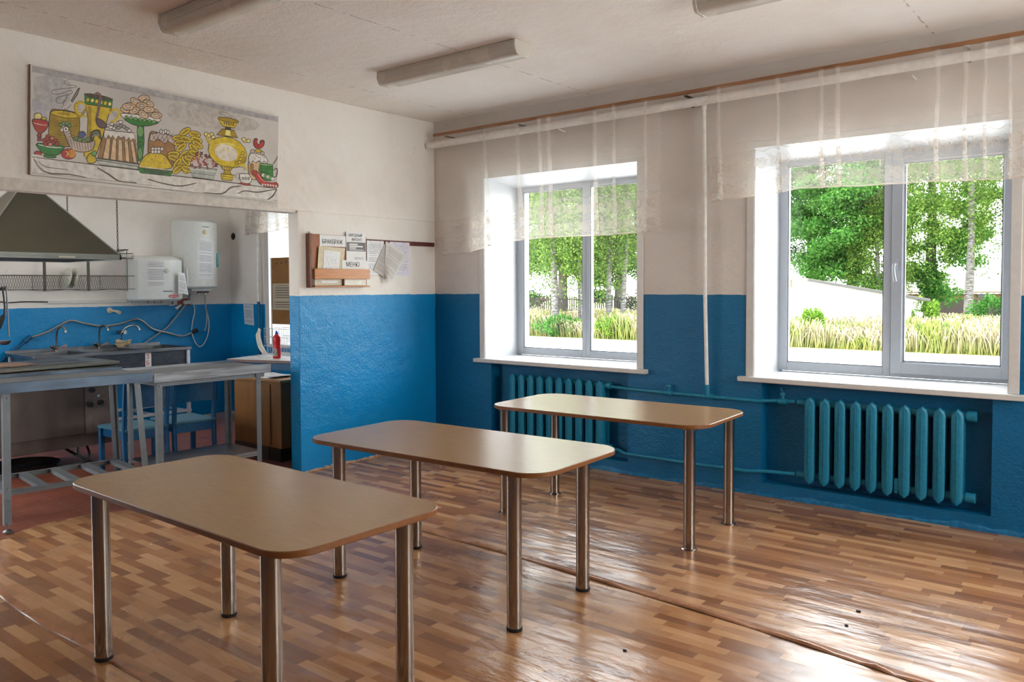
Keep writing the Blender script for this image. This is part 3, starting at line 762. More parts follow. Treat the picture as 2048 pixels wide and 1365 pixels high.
# ------------------------------------------------------------------ wall organiser and notices on the partition
M_orgd = simple('dark_varnished_back', (.15, .05, .02), .4, var=.2)
M_org = simple('orange_varnished_slat', (.50, .18, .038), .35, var=.2, scale=5, stretch=(12, 1, 12))
t = thing('wall_organizer', 'varnished wooden file holder hanging beside the kitchen opening', 'wall organizer', (.0, -1.2, 1.55))
b = MB(); b.box(.0, .012, -1.546, -.90, 1.56, 2.004)
make('backboard', b, simple('red_brown_varnish', (.30, .085, .02), .4, var=.2, scale=5, stretch=(1, 12, 1)), t, bevel=.002)
make('side_post', MB().box(.0, .05, -1.56, -1.537, 1.552, 2.006), M_orgd, t, bevel=.002)
make('front_slat', MB().box(.052, .066, -1.52, -.91, 1.625, 1.712), M_org, t, bevel=.002)
make('bottom_rail', MB().box(.012, .066, -1.52, -.91, 1.556, 1.568), M_org, t, bevel=.003)
make('divider', MB().box(.012, .052, -1.20, -1.188, 1.568, 1.70), M_orgd, t); make('side_block', MB().box(.012, .052, -1.537, -1.52, 1.568, 1.71), M_orgd, t)
make('hanging_loop', MB().tube([(0.006, -1.53+.01*math.cos(a), 2.008+.012*math.sin(a)) for a in [k*PI/6 for k in range(7)]], .0025, 6), M_galv, t)
pm = print_mat('small_print', .009, dens=.5)
def sheet_x(name, ya, za, yb, zb, x, mat, parent, label=None, cat=None, group=None, q=None, xt=0, curl=None, th=.0006):
    """paper on a wall that faces +X; lower left (ya,za) to upper right (yb,zb)"""
    b = MB()
    if q: P = [(x+xt*(p[1]-za), p[0], p[1]) for p in q]
    else: P = [(x, ya, za), (x, yb, za), (x+xt, yb, zb), (x+xt, ya, zb)]
    b.sheet(*P, th, curl=curl); 
    o = make(name, b, mat, parent, origin=(x, (ya+yb)/2, min(za, zb)) if parent is None else None)
    if cat: tag(o, label, cat, group)
    return o
p1 = sheet_x('heading_card', -1.425, 1.905, -1.135, 2.002, .014, M_paper, None, 'white card with a bold heading, pinned at the top of the wooden file holder', 'card')
text('lettering', 'БРАКЕРАЖ', (.0156, -1.402, 1.928), .051, M_ink, p1, font_w=.80)
p2 = sheet_x('poster_sheet', -1.14, 1.79, -.913, 2.037, .018, M_paper, None, 'small white poster with a dark grey block, fixed over the file holder', 'poster')
text('lettering', 'НАРОДНЫЙ', (.0195, -1.115, 2.000), .034, M_ink, p2, font_w=.78)
text('lettering', 'ФРОНТ', (.0195, -1.08, 1.962), .034, M_ink, p2, font_w=1.0)
make('grey_block', MB().box(.0187, .0196, -1.135, -.918, 1.872, 1.95), simple('grey_print', (.16, .16, .17), .6), p2)
make('white_bars', MB().box(.0197, .0203, -1.105, -1.01, 1.925, 1.938).box(.0197, .0203, -1.105, -.95, 1.908, 1.920).box(.0197, .0203, -1.105, -1.03, 1.893, 1.903).box(.0197, .0203, -1.105, -.94, 1.88, 1.886), M_paper, p2)
sheet_x('small_text', -1.06, 1.795, -.93, 1.83, .0192, print_mat('tiny_print', .007, dens=.55), p2)
fd = simple('cream_folder', (.66, .57, .40), .6, var=.1)
o = sheet_x('folder', 0, 1.71, 0, 0, .024, fd, None, 'cream document folder leaning in the wooden file holder', 'folder', q=[(-1.47, 1.64), (-1.205, 1.64), (-1.158, 1.894), (-1.443, 1.904)], xt=-.02, th=.004)
sheet_x('cover_sheet', -1.40, 1.715, -1.235, 1.87, .0300, print_mat('sparse_print', .012, dens=.32), o, q=[(-1.405, 1.69), (-1.235, 1.69), (-1.215, 1.862), (-1.392, 1.872)], xt=-.02)
p3 = sheet_x('menu_card', -1.2, 1.66, -.905, 1.79, .030, M_paper, None, 'white card reading menu, standing in the file holder behind the front slat', 'card')
text('lettering', 'МЕНЮ', (.0315, -1.155, 1.735), .056, M_ink, p3, font_w=.85)
o = sheet_x('booklet', -1.50, 1.570, -1.205, 1.70, .034, simple('cream_cover', (.60, .54, .40), .6), None, 'cream booklet standing low in the left half of the file holder', 'booklet')
sheet_x('title_strip', -1.43, 1.59, -1.25, 1.612, .0352, M_paper, o)
o = sheet_x('booklet', -1.175, 1.570, -.93, 1.70, .034, simple('pale_cover', (.78, .78, .68), .6), None, 'pale booklet standing low in the right half of the file holder', 'booklet')
t = make('wall_batten', MB().box(0, .014, -.90, -.02, 1.945, 1.985), simple('dark_red_batten', (.11, .025, .018), .5, var=.3), None, bevel=.002)
tag(t, 'dark red wooden batten with notices pinned to it, ending at the room corner', 'batten')
o = sheet_x('notice_sheet', -.90, 1.665, -.695, 1.973, .0165, pm, None, 'white printed notice pinned at the left end of the dark red batten', 'notice')
for yy in (-.86, -.74): make('pin', MB().ball((.019, yy, 1.965), .004, 8), simple('red_pin', (.3, .03, .03), .4), o)
o = sheet_x('notice_sheet', -.62, 1.655, -.365, 1.972, .0165, print_mat('lilac_print', .010, paper=(.76, .73, .82), dens=.42), None, 'lilac-white printed notice pinned right of the folded newspaper', 'notice')
for yy in (-.56, -.44): make('pin', MB().ball((.019, yy, 1.962), .004, 8), simple('red_pin', (.3, .03, .03), .4), o)
npm = print_mat('newsprint', .0055, paper=(.70, .68, .64), ink=(.22, .21, .2), dens=.6)
o = thing('newspaper', 'folded newspaper hanging askew from one corner over the notices', 'newspaper', (.03, -.65, 1.59))
b = MB().sheet((.028, -.702, 1.672), (.062, -.655, 1.585), (.060, -.448, 1.852), (.022, -.668, 1.975), .0008, curl=lambda a, b: .018*math.sin(PI*a)*(1-b)); make('front_page', b, npm, o)
b = MB().sheet((.022, -.83, 1.705), (.028, -.702, 1.645), (.024, -.64, 1.93), (.020, -.672, 1.973), .0008, curl=lambda a, b: -.004*math.sin(PI*a)); make('back_page', b, print_mat('newsprint_brown', .0055, paper=(.52, .47, .44), ink=(.16, .14, .13), dens=.6), o)

# ------------------------------------------------------------------ steel counters in the kitchen opening
def steel_table(ox, oy, rz, L, D, H, label, lean, shelf, left_leg=.08):
    t = thing('steel_table', label, 'work table', (ox, oy, 0), rz)
    b = MB(); th = .002
    b.box(-D, 0, 0, L, H-.024, H-.020)                                        # tray
    make('tabletop', b, M_steel, t, local=True)
    b = MB(); b.box(-.003, .001, 0, L, H-.068, H); b.box(-.016, .001, 0, L, H-.002, H)
    b.box(-D, 0, -.001, .002, H-.062, H-.02); b.box(-D, 0, L-.002, L+.001, H-.062, H-.02); b.box(-D, -D+.003, 0, L, H-.062, H-.0)
    make('rolled_edge', b, M_steel if shelf else simple('dark_blued_steel', (.075, .095, .125), .34, 1, .45, 2.5, stretch=(1, 1, 3)), t, local=True, bevel=.001)
    if not shelf: make('brown_strip', MB().box(-.02, -.004, .004, L-.004, H-.012, H-.004), simple('strip_brown', (.30, .14, .05), .5), t, local=True)  # thin brown line just below the front lip
    b = MB()
    for xx in (-.04, -D+.04): b.box(xx-.002, xx+.002, .04, L-.04, H-.105, H-.066); b.box(xx-.02, xx+.02, .04, L-.04, H-.069, H-.066)
    for yy in (.06, L-.06): b.box(-D+.04, -.04, yy-.002, yy+.002, H-.105, H-.066)
    if shelf: make('under_frame', b, M_galv, t, local=True)
    k = 0
    for yy in (left_leg, L-.10):
        for xx in (-.03, -D+.05):
            dx, dy = lean[k]; k += 1
            sx = 1 if xx > -.1 else -1; sy = -1 if yy < L/2 else 1
            lg = MB()
            p = Vector((xx, yy, H-.067)); q = Vector((xx+dx, yy+dy, .045))
            lg.bar(p, q, .003, .04, upv=(0, 1, 0)) if False else None
            d = (q-p).normalized()
            # L-shaped angle iron: one flange facing the room, one facing sideways
            for (w_, h_, off) in (((.003, .042, Vector((sx*.0, -sy*.0, 0)))), ((.042, .003, Vector((-sx*.02, sy*.02, 0))))):
                a0 = p+off; a1 = q+off; vs = []
                for c in (a0, a1):
                    for (ux, uy) in ((-w_/2, -h_/2), (w_/2, -h_/2), (w_/2, h_/2), (-w_/2, h_/2)): vs.append(c+Vector((ux, uy, 0)))
                lg.add(vs, [(3, 2, 1, 0), (4, 5, 6, 7), (0, 1, 5, 4), (1, 2, 6, 5), (2, 3, 7, 6), (3, 0, 4, 7)])
            o = make('leg', lg, M_galv, t, local=True)
            f = MB(); f.cyl((q.x, q.y, .018), (q.x, q.y, .06), .006, 10); f.lathe((q.x, q.y, 0), [(0, 0), (.03, 0), (.03, .008), (.018, .016), (.008, .02), (0, .02)], 16)
            make('levelling_foot', f, M_steeld, o, local=True)
            for zz in ((H-.10,) if k != 1 else (H-.10, .27, .20)): 
                s_ = (zz-p.z)/(q.z-p.z); c_ = p+(q-p)*s_; bo = MB(); bo.lathe((c_.x+.0015, c_.y-sy*.004, zz), [(.0, .006), (.005, .005), (.007, .001), (.007, 0)], 8, axis='X'); make('bolt', bo, M_steel, o, local=True)
    zs = .215 if shelf else .25
    fx0, fx1 = -D+.05, -.03
    if shelf:
        b = MB(); b.box(fx0, fx1, left_leg-.02, L-.08, zs-.003, zs); b.box(fx1-.002, fx1, left_leg-.02, L-.08, zs-.04, zs); b.box(fx0, fx0+.002, left_leg-.02, L-.08, zs-.04, zs)
        make('lower_shelf', b, M_steel, t, local=True)
    else:
        b = MB()
        for xx in (fx0, fx1): b.box(xx-.0015, xx+.0015, left_leg, L-.09, zs-.035, zs); b.box(xx-.016, xx+.016, left_leg, L-.09, zs-.003, zs)
        n = 5
        for i in range(n): yy = left_leg+(L-.10-left_leg)*i/(n-1); b.box(fx0, fx1, yy-.03, yy+.03, zs-.003, zs+.0005); b.box(fx0, fx1, yy-.03, yy-.027, zs-.03, zs)
        make('lower_rack', b, M_galv, t, local=True)
    return t
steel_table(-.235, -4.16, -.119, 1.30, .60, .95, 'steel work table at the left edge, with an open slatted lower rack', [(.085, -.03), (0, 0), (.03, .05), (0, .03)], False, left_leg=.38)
steel_table(-.193, -2.80, -.045, .985, .58, .925, 'steel work table with a solid lower shelf, right one in the kitchen opening', [(0, 0), (0, 0), (0, 0), (0, 0)], True, left_leg=.055)

# ------------------------------------------------------------------ blue chairs
M_chair = simple('blue_painted_wood', (.003, .085, .21), .38, var=.2, scale=12)
M_seatw = simple('worn_blue_seat', (.05, .17, .24), .45, var=.35, scale=7, stretch=(6, 1, 1))
def chair():
    t = thing('wooden_chair', '', 'chair', (0, 0, 0), 0, 'blue wooden chairs behind the counters')
    s = MB(); P = [(.03, -.185), (-.40, -.20), (-.42, -.17), (-.42, .17), (-.40, .20), (.03, .185)]
    s.prism([(x, y) for x, y in reversed(P)], .405, .425); make('seat', s, M_seatw, t, local=True, bevel=.005)
    a = MB(); a.box(-.01, .008, -.165, .165, .33, .405); a.box(-.38, -.362, -.165, .165, .33, .405)
    for y in (-.175, .157): a.box(-.37, 0, y, y+.018, .34, .405)
    make('apron', a, M_chair, t, local=True, bevel=.002)
    for y in (-.18, .18):
        l = MB(); l.tube(spline([(.02, y, 0), (.0, y, .25), (.0, y, .45), (.035, y, .80)], 5), .021, 8); make('rear_leg', l, M_chair, t, local=True)
        l = MB(); l.box(-.385, -.35, y-.018, y+.018, 0, .405); make('front_leg', l, M_chair, t, local=True, bevel=.003)
    bk = MB(); vs = []
    for j in range(7):
        for i in range(9):
            f = i/8; y = -.20+.40*f; z = .585+.20*j/6; x = .006+.03*(z-.45)/.35-.03*(1-(2*f-1)**2)
            vs.append((x, y, z))
    n = 9; m = len(vs); vs += [(x+.014, y, z) for x, y, z in vs]
    fs = [(j*n+i, j*n+i+1, (j+1)*n+i+1, (j+1)*n+i) for j in range(6) for i in range(8)]
    bk.add(vs, [tuple(reversed(f)) for f in fs]+[tuple(q+m for q in f) for f in fs], 0, True)
    rim = [i for i in range(9)]+[j*n+8 for j in range(1, 7)]+[6*n+i for i in range(7, -1, -1)]+[j*n for j in range(5, 0, -1)]
    bk.f += [[rim[i], rim[(i+1) % len(rim)], m+rim[(i+1) % len(rim)], m+rim[i]] for i in range(len(rim))]; bk.mi += [0]*len(rim); bk.sm += [False]*len(rim)
    make('backrest', bk, M_chair, t, local=True)
    return t
c1 = chair(); c1.location = (-.85, -2.53, 0); c1.rotation_euler = (0, 0, .03)
c1['label'] = 'blue wooden chair with its back to the counters, nearer the stove'
c2 = dup(c1, (-.85, -2.10, 0), -.04, 'blue wooden chair with its back to the counters, nearer the brown cabinet')

# ------------------------------------------------------------------ stove
t = thing('electric_stove', 'heavy stainless canteen stove with an oven door and black knobs', 'stove', (-2.1, -2.95, 0))
M_castt = simple('stove_top_plates', (.10, .10, .10), .4, .7, .3, 5)
M_sfront = simple('stove_front_steel', (.16, .125, .11), .42, .75, .12, 3, stretch=(1, 3, 1))
b = MB(); b.box(-2.46, -1.735, -3.6, -2.30, .868, .90); make('cooktop', b, simple('stove_rim', (.23, .225, .19), .35, .85), t, bevel=.008)
b = MB()
for k in range(2):
    for j in range(2): b.box(-2.38+j*.3, -2.11+j*.3, -3.5+k*.5, -3.06+k*.5+.06, .9, .904)
make('hotplate', b, M_castt, t, bevel=.003)
b = MB(); b.box(-2.44, -1.765, -3.57, -2.325, .17, .855); make('body', b, M_sfront, t, bevel=.004)
b = MB(); b.box(-2.45, -1.75, -3.585, -2.315, .815, .862); make('upper_band', b, simple('stove_rim', (.23, .225, .19), .35, .85), t, bevel=.003)
b = MB(); b.box(-1.768, -1.742, -3.5, -2.625, .285, .72); d = make('oven_door', b, M_sfront, t, bevel=.004)
make('handle', MB().box(-1.742, -1.715, -3.2, -2.66, .725, .742), M_steeld, d, bevel=.003)
b = MB(); b.box(-1.766, -1.757, -2.605, -2.335, .28, .79); make('control_panel', b, simple('control_panel', (.24, .19, .17), .4, .6), t)
for (y, z, r) in ((-2.565, .715, .024), (-2.545, .66, .024), (-2.55, .585, .0), (-2.565, .535, .025), (-2.475, .545, .025)):
    if r:
        k = MB(); k.lathe((-1.757, y, z), [(r, 0), (r, .012), (r*.8, .03), (0, .031)], 16, axis='X'); k.box(-1.73, -1.718, y-.004, y+.004, z-r*.8, z+r*.8)
        make('knob', k, simple('black_knob', (.02, .02, .022), .35), t)
make('indicator', MB().lathe((-1.757, -2.485, .60), [(.012, 0), (.011, .006), (0, .008)], 12, axis='X'), simple('green_indicator', (.3, .5, .4), .3), t)
make('side_panel', MB().box(-2.43, -1.775, -2.323, -2.313, .19, .85), simple('brown_stained_side', (.16, .065, .04), .5, var=.4, scale=6), t)
for y in (-3.5, -2.42):
    for x in (-2.35, -1.86): make('foot', MB().cyl((x, y, 0), (x, y, .17), .022, 12), M_steeld, t)
mess = thing('power_cable', 'dark tangled cable and pipe lying under the stove', 'cable', (-2.0, -2.7, 0))
make('cable', MB().tube(spline([(-1.82, -3.2, .02), (-1.9, -2.95, .03), (-1.80, -2.75, .02), (-1.72, -2.60, .06), (-1.95, -2.52, .16)], 6), .011, 8), M_black, mess)
make('cable', MB().tube(spline([(-2.0, -2.7, .15), (-1.78, -2.66, .09), (-1.70, -2.52, .02), (-1.62, -2.30, .012), (-1.5, -2.15, .012)], 6), .012, 8), M_black, mess)
tag(make('drip_pan', MB().lathe((-2.05, -3.0, -.002), [(.0, .004), (.22, .004), (.27, .05), (.28, .05), (.23, .0), (0, .0)], 24), simple('sooty_pan', (.02, .015, .012), .6)), 'sooty round pan on the floor under the stove', 'pan')
tag(make('rag', MB().prism([(-2.3, -3.28), (-1.95, -3.33), (-1.83, -3.1), (-1.9, -2.92), (-2.2, -2.95)], .904, .912), simple('rusty_cloth', (.20, .11, .07), .8, var=.5, scale=20), bevel=.004), 'crumpled brown cloth on the stove top', 'cloth')

# ------------------------------------------------------------------ extractor hood
M_hood = simple('grey_green_hood', (.075, .066, .042), .55, .15, .10, 3)
M_hoodr = simple('hood_rim', (.20, .21, .19), .4, .5, .15, 5)
t = thing('range_hood', 'big dark pyramid extractor hood over the stove', 'extractor hood', (-1.95, -2.97, 1.80))
b = MB()
B0 = [(-1.45, -3.53), (-1.45, -2.42), (-2.45, -2.42), (-2.45, -3.53)]; T0 = [(-1.84, -3.06), (-1.84, -2.89), (-2.06, -2.89), (-2.06, -3.06)]
vs = [(x, y, 1.842) for x, y in B0]+[(x, y, 2.385) for x, y in T0]+[(x*.998, y*.999, 1.836) for x, y in B0]+[(x, y, 2.378) for x, y in T0]
b.add(vs, [(i, (i+1) % 4, 4+(i+1) % 4, 4+i) for i in range(4)]+[(8+i, 12+i, 12+(i+1) % 4, 8+(i+1) % 4) for i in range(4)])
make('canopy', b, M_hood, t)
b = MB()
for (x0, x1, y0, y1) in ((-1.455, -1.44, -3.54, -2.41), (-2.46, -2.445, -3.54, -2.41), (-2.46, -1.44, -3.54, -3.525), (-2.46, -1.44, -2.425, -2.41)): b.box(x0, x1, y0, y1, 1.80, 1.845)
b.box(-1.46, -1.432, -3.54, -2.41, 1.822, 1.827)
make('rim', b, M_hoodr, t)
b = MB()
for i in range(4): b.bar((B0[i][0], B0[i][1], 1.845), (T0[i][0], T0[i][1], 2.387), .012, .008)
make('dark_underside_sheet', MB().box(-2.44, -1.46, -3.52, -2.43, 1.806, 1.81), simple('hood_underside_dark', (.012, .01, .008), .7), t)  # dark sheet added inside the rim to stand for the unlit underside
make('corner_flange', b, M_hoodr, t)
make('duct', MB().box(-2.06, -1.84, -3.06, -2.89, 2.38, ZC), M_hood, t)
make('maker_label', MB().box(-1.4318, -1.4308, -2.93, -2.80, 1.809, 1.822), simple('pale_label', (.5, .45, .36), .5), t)
def chain(x, y, z0, z1, label):
    b = MB(); z = z0; k = 0
    while z < z1:
        pts = []
        for a in range(8):
            q = 2*PI*a/8; u = .006*math.cos(q); w = .014*math.sin(q); pts.append((x+(u if k % 2 else 0), y+(0 if k % 2 else u), z+w))
        b.tube(pts, .0022, 5, closed=True); z += .021; k += 1
    tag(make('hanging_chain', b, simple('dark_chain', (.06, .05, .04), .5, .8)), label, 'chain', 'chains holding up the extractor hood')
chain(-1.46, -2.43, 1.865, ZC, 'dark chain from the ceiling to the front right corner of the hood')
chain(-2.42, -2.43, 1.865, ZC, 'dark chain from the ceiling to the rear right corner of the hood')

# ------------------------------------------------------------------ sink unit
t = thing('sink_unit', 'long stainless sink bench with several basins against the blue wall', 'sink', (-3.1, -1.8, 0))
SX0, SX1, SY0, SY1 = -3.46, -2.78, -2.62, -.99
b = MB(); yc = [SY0+.02, SY0+.56, SY0+.60, SY0+1.10, SY0+1.14, SY1-.02]
b.box(SX0, SX0+.10, SY0, SY1, .885, .90); b.box(SX1-.04, SX1, SY0, SY1, .885, .90)
for a, c in ((SY0, yc[0]), (yc[1], yc[2]), (yc[3], yc[4]), (yc[5], SY1)): b.box(SX0+.10, SX1-.04, a, c, .885, .90)
b.box(SX1-.004, SX1+.004, SY0, SY1, .872, .905); b.box(SX0, SX0+.006, SY0, SY1, .885, .93); b.box(SX0, SX1, SY1-.005, SY1+.003, .872, .905); b.box(SX0, SX1, SY0-.003, SY0+.005, .872, .905)
make('worktop', b, M_steel, t, bevel=.002)
for i in range(3):
    a, c = yc[2*i], yc[2*i+1]; x0, x1 = SX0+.10, SX1-.04; q = MB()
    for (u0, u1, v0, v1, w0, w1) in ((x0, x1, a, c, .66, .664), (x0, x0+.003, a, c, .66, .89), (x1-.003, x1, a, c, .66, .89), (x0, x1, a, a+.003, .66, .89), (x0, x1, c-.003, c, .66, .89)): q.box(u0, u1, v0, v1, w0, w1)
    make('basin', q, M_steeld, t)
make('front_panel', MB().box(SX1-.035, SX1-.03, SY0+.03, SY1-.03, .60, .875), simple('dark_wet_steel', (.12, .13, .145), .35, .8, .25, 9, stretch=(1, 2, 10)), t)
for y in (SY0+.02, SY1-.045):
    for x in (SX1-.03, SX0+.03):
        make('leg', MB().box(x-.018, x+.018, y, y+.035, 0, .885), simple('pale_angle_leg', (.66, .66, .70), .4, .5), t, bevel=.002)
b = MB(); b.box(SX1-.045, SX1-.015, SY0, SY1, .185, .215); b.box(SX0+.015, SX0+.045, SY0, SY1, .185, .215)
for k in range(5): y = SY0+.05+k*(SY1-SY0-.13)/4; b.box(SX0+.03, SX1-.03, y, y+.03, .19, .21)
make('lower_frame', b, simple('pale_angle_leg', (.66, .66, .70), .4, .5), t)
lb = MB().box(SX1-.03, SX1-.0265, -1.505, -1.44, .60, .868); o = make('label_strip', lb, M_paper, t)
M_red = simple('red_marker', (.42, .02, .03), .6)
for s_, z in (('З', .80), ('Б', .735), ('10', .665)): text('marking', s_, (SX1-.0258, -1.498, z), .066, M_red, o, font_w=.9 if len(s_) < 2 else .62)

def faucet(y, kind, label):
    t = thing('faucet', label, 'faucet', (-3.42, y, .90), 0, 'taps over the sink bench')
    b = MB(); b.cyl((-3.42, y, .898), (-3.42, y, .93), .022, 14); b.cyl((-3.42, y, .93), (-3.42, y, .96), .016, 14); make('body', b, M_chrome, t)
    b = MB()
    if kind < 2: P = [(-3.42, y, .955), (-3.415, y-.004, 1.04), (-3.40, y, 1.12), (-3.36, y+.02, 1.155), (-3.32, y+.035, 1.145), (-3.30, y+.04, 1.115)]
    else: P = [(-3.42, y, .955), (-3.41, y, 1.04), (-3.38, y+.03, 1.11), (-3.33, y+.08, 1.14), (-3.29, y+.12, 1.135), (-3.27, y+.135, 1.105)]
    b.tube(spline(P, 5), .0095, 10); b.cyl(P[-1], (P[-1][0]+.004, P[-1][1], P[-1][2]-.02), .012, 10); make('spout', b, M_chrome, t)
    for s in (-1, 1):
        b = MB(); b.cyl((-3.41, y+s*.012, .925), (-3.385, y+s*.052, .95), .010, 10)
        if kind < 2: b.lathe((-3.375, y+s*.066, .945), [(0, -.012), (.017, -.008), (.021, .008), (.014, .02), (0, .022)], 10)
        else:
            for a in range(4): b.cyl((-3.38, y+s*.058, .955), (-3.38+.0, y+s*.058+.026*math.cos(a*PI/2+.5), .955+.026*math.sin(a*PI/2+.5)), .006, 6)
        make('tap_handle', b, M_chrome if s < 0 or kind == 2 else simple('pink_grey_knob', (.35, .25, .25), .4), t)
faucet(-2.14, 0, 'chrome swan-neck tap over the sink, leftmost of three'); faucet(-1.70, 1, 'chrome swan-neck tap over the sink, middle of three'); faucet(-1.46, 2, 'chrome swan-neck tap with cross handles, rightmost of three')
b = MB()
for k in range(6):
    r = .05+.006*(k % 3); b.tube([(-3.30+.7*r*math.cos(a)+.004*k, -1.50+r*1.3*math.sin(a), .925+.010*k+.012*math.sin(2*a)) for a in [i*2*PI/20 for i in range(20)]], .007, 6, closed=True)
tag(make('coiled_rope', b, simple('tan_rope', (.50, .38, .24), .8, var=.3)), 'tan coiled cord resting on the sink rim beside the right tap', 'rope')

# ------------------------------------------------------------------ water heaters and things on the kitchen wall
M_enam = simple('white_enamel', (.70, .72, .70), .3, var=.03)
def heater(y0, y1, z0, z1, dep, label, name='water_heater', top=.02, curve=.10):
    ym = (y0+y1)/2; t = thing(name, label, 'water heater', (-3.5, ym, z0)); R = (y1-y0)/2
    pl = []; n = 14
    for i in range(n+1):
        a = -1+2*i/n; pl.append((-3.53+dep-curve*(abs(a)**2.2), ym+a*R))
    poly = [(-3.525, y0)]+pl[0:]+[(-3.525, y1)]
    b = MB(); N_ = len(poly); zs = [(z0, .94), (z0+.02, 1), (z1-.02, 1), (z1, .93), (z1+top, .72)]
    vs = []
    for z, s in zs:
        for x, y in poly: vs.append(((x+3.525)*s-3.525, ym+(y-ym)*s, z))
    fs = [(k*N_+i, k*N_+(i+1) % N_, (k+1)*N_+(i+1) % N_, (k+1)*N_+i) for k in range(len(zs)-1) for i in range(N_)]
    fs += [list(reversed(range(N_))), [(len(zs)-1)*N_+i for i in range(N_)]]
    b.add(vs, fs, 0, False); make('tank', b, M_enam, t)
    return t, -3.53+dep
hs, xf = heater(-1.335, -.812, 1.41, 1.89, .37, 'squat white water heater with printed sheets taped to its front', top=.03)
def dialm(x, y, z, r): return MB().lathe((x, y, z), [(r*1.3, 0), (r*1.3, .004), (r, .006), (r*.9, .022), (0, .023)], 18, axis='X').box(x+.02, x+.026, y-.002, y+.002, z-r*.7, z+r*.7)
make('dial', dialm(xf-.002, -1.055, 1.75, .026), M_sill, hs)
def on_tank(yc, R, curve): return lambda ya, yb: (lambda a, b: -curve*(abs((ya+(yb-ya)*a-yc)/R)**2.2))
pa = print_mat('dense_print', .018, paper=(.74, .74, .74), ink=(.25, .25, .28), dens=.85)
hm = print_mat('form_print', .012, paper=(.80, .80, .82), dens=.5)
sheet_x('notice_sheet', -1.27, 1.56, -1.07, 1.86, xf+.0015, pa, None, 'lined sheet in a plastic sleeve on the left of the squat water heater', 'notice', q=[(-1.27, 1.56), (-1.07, 1.56), (-1.07, 1.865), (-1.27, 1.87)], curl=on_tank(-1.0735, .2615, .10)(-1.27, -1.07))
sheet_x('notice_sheet', -.92, 1.485, -.80, 1.745, xf+.003, hm, None, 'narrow white sheet curling off the right of the squat water heater', 'notice', q=[(-.925, 1.495), (-.80, 1.475), (-.815, 1.72), (-.92, 1.74)], th=.001, curl=lambda a, b: -.05*a*a*(b)+.01)
lo = MB(); lo.lathe((0, 0, 0), [(1, 0), (1, 1), (0, 1)], 20, axis='X'); lo.v = [(xf-.001+p[0]*.002, -.975+p[1]*.062, 1.462+p[2]*.017) for p in lo.v]
lg = make('logo_plate', lo, simple('red_logo', (.55, .02, .04), .4), hs)
text('lettering', 'ARISTON', (xf+.0018, -1.02, 1.454), .021, M_paper, lg, font_w=.95)
make('model_lettering', MB().box(xf-.004, xf+.0012, -1.10, -.985, 1.512, 1.524), simple('grey_print', (.16, .16, .17), .6), hs)
b = MB()
for y in (-1.18, -1.1, -1.02): b.cyl((-3.35, y, 1.38), (-3.35, y, 1.415), .008, 8)
make('pipe_stub', b, simple('brass_dull', (.3, .22, .12), .4, .8), hs)
ht, xt_ = heater(-.788, -.352, 1.55, 2.345, .36, 'tall white water heater with a dial near the top and printed sheets', top=.025, curve=.09)
make('dial', dialm(xt_-.003, -.565, 2.205, .024), simple('cream_dial', (.66, .58, .42), .4), ht)
sheet_x('notice_sheet', -.62, 1.68, -.42, 2.13, xt_+.0015, print_mat('form_print_2', .016, paper=(.80, .80, .83), ink=(.25, .25, .32), dens=.62), None, 'long white form taped to the tall water heater', 'notice', q=[(-.66, 1.66), (-.46, 1.66), (-.455, 2.12), (-.65, 2.14)], curl=on_tank(-.57, .218, .09)(-.66, -.46))
make('energy_label', MB().box(xt_-.075, xt_-.062, -.374, -.354, 1.80, 1.97), simple('turquoise_label', (.02, .33, .45), .4), ht)
text('lettering', 'Timberk', (xt_+.0005, -.60, 2.262), .026, M_ink, ht)
make('side_print', MB().box(xt_-.066, xt_-.06, -.768, -.735, 1.58, 1.78), print_mat('side_letters', .012, paper=(.68, .70, .68), ink=(.3, .3, .25), dens=.6), ht)
b = MB(); b.box(-3.42, -3.24, -.70, -.44, 1.515, 1.55); make('connection_cover', b, M_enam, ht, bevel=.01)
for k, yy in enumerate((-.57, -.49)): make('valve', MB().cyl((-3.30, yy, 1.475), (-3.30, yy, 1.52), .02, 12).cyl((-3.30, yy-.03, 1.50), (-3.26, yy+.02, 1.515), .014, 10), M_chrome, ht)
XW = -3.53
def wall_hose(name, pts, r, mat, label, cat='hose', off=.03, x=None):
    P = [((x if x else XW+off), y, z) for y, z in pts]
    return tag(make(name, MB().tube(spline(P, 6), r, 8), mat), label, cat)
M_hose = simple('braided_steel_hose', (.42, .40, .38), .35, .8, .2, 90)
wall_hose('shower_hose', [(-2.40, 1.04), (-2.20, 1.10), (-2.05, 1.18), (-1.95, 1.21), (-1.82, 1.175), (-1.63, 1.14), (-1.44, 1.155), (-1.26, 1.20), (-1.17, 1.175), (-1.05, 1.08), (-.86, 1.025), (-.70, .98), (-.60, 1.0), (-.50, 1.04)], .011, M_hose, 'long braided hose waving along the blue wall above the sink')
t = thing('supply_pipe', 'blue painted pipe rising at the left end of the kitchen wall', 'pipe', (-3.50, -2.6, .80))
make('pipe_run', MB().tube([(-3.50, -2.80, .68), (-3.50, -2.64, .83), (-3.50, -2.39, 1.035)], .014, 10), M_chair, t)
make('fitting', MB().cyl((-3.50, -2.42, 1.01), (-3.50, -2.36, 1.06), .024, 10), M_chair, t)
wall_hose('water_hose', [(-1.19, .905), (-1.02, 1.0), (-.88, 1.09), (-.78, 1.19), (-.70, 1.28), (-.62, 1.38), (-.57, 1.48)], .009, M_hose, 'straight braided hose from the sink up to the tall water heater')
wall_hose('water_hose', [(-.492, 1.478), (-.50, 1.38), (-.48, 1.25), (-.485, 1.12), (-.51, 1.04)], .008, M_hose, 'short braided hose hanging below the tall water heater', x=-3.30+.0)
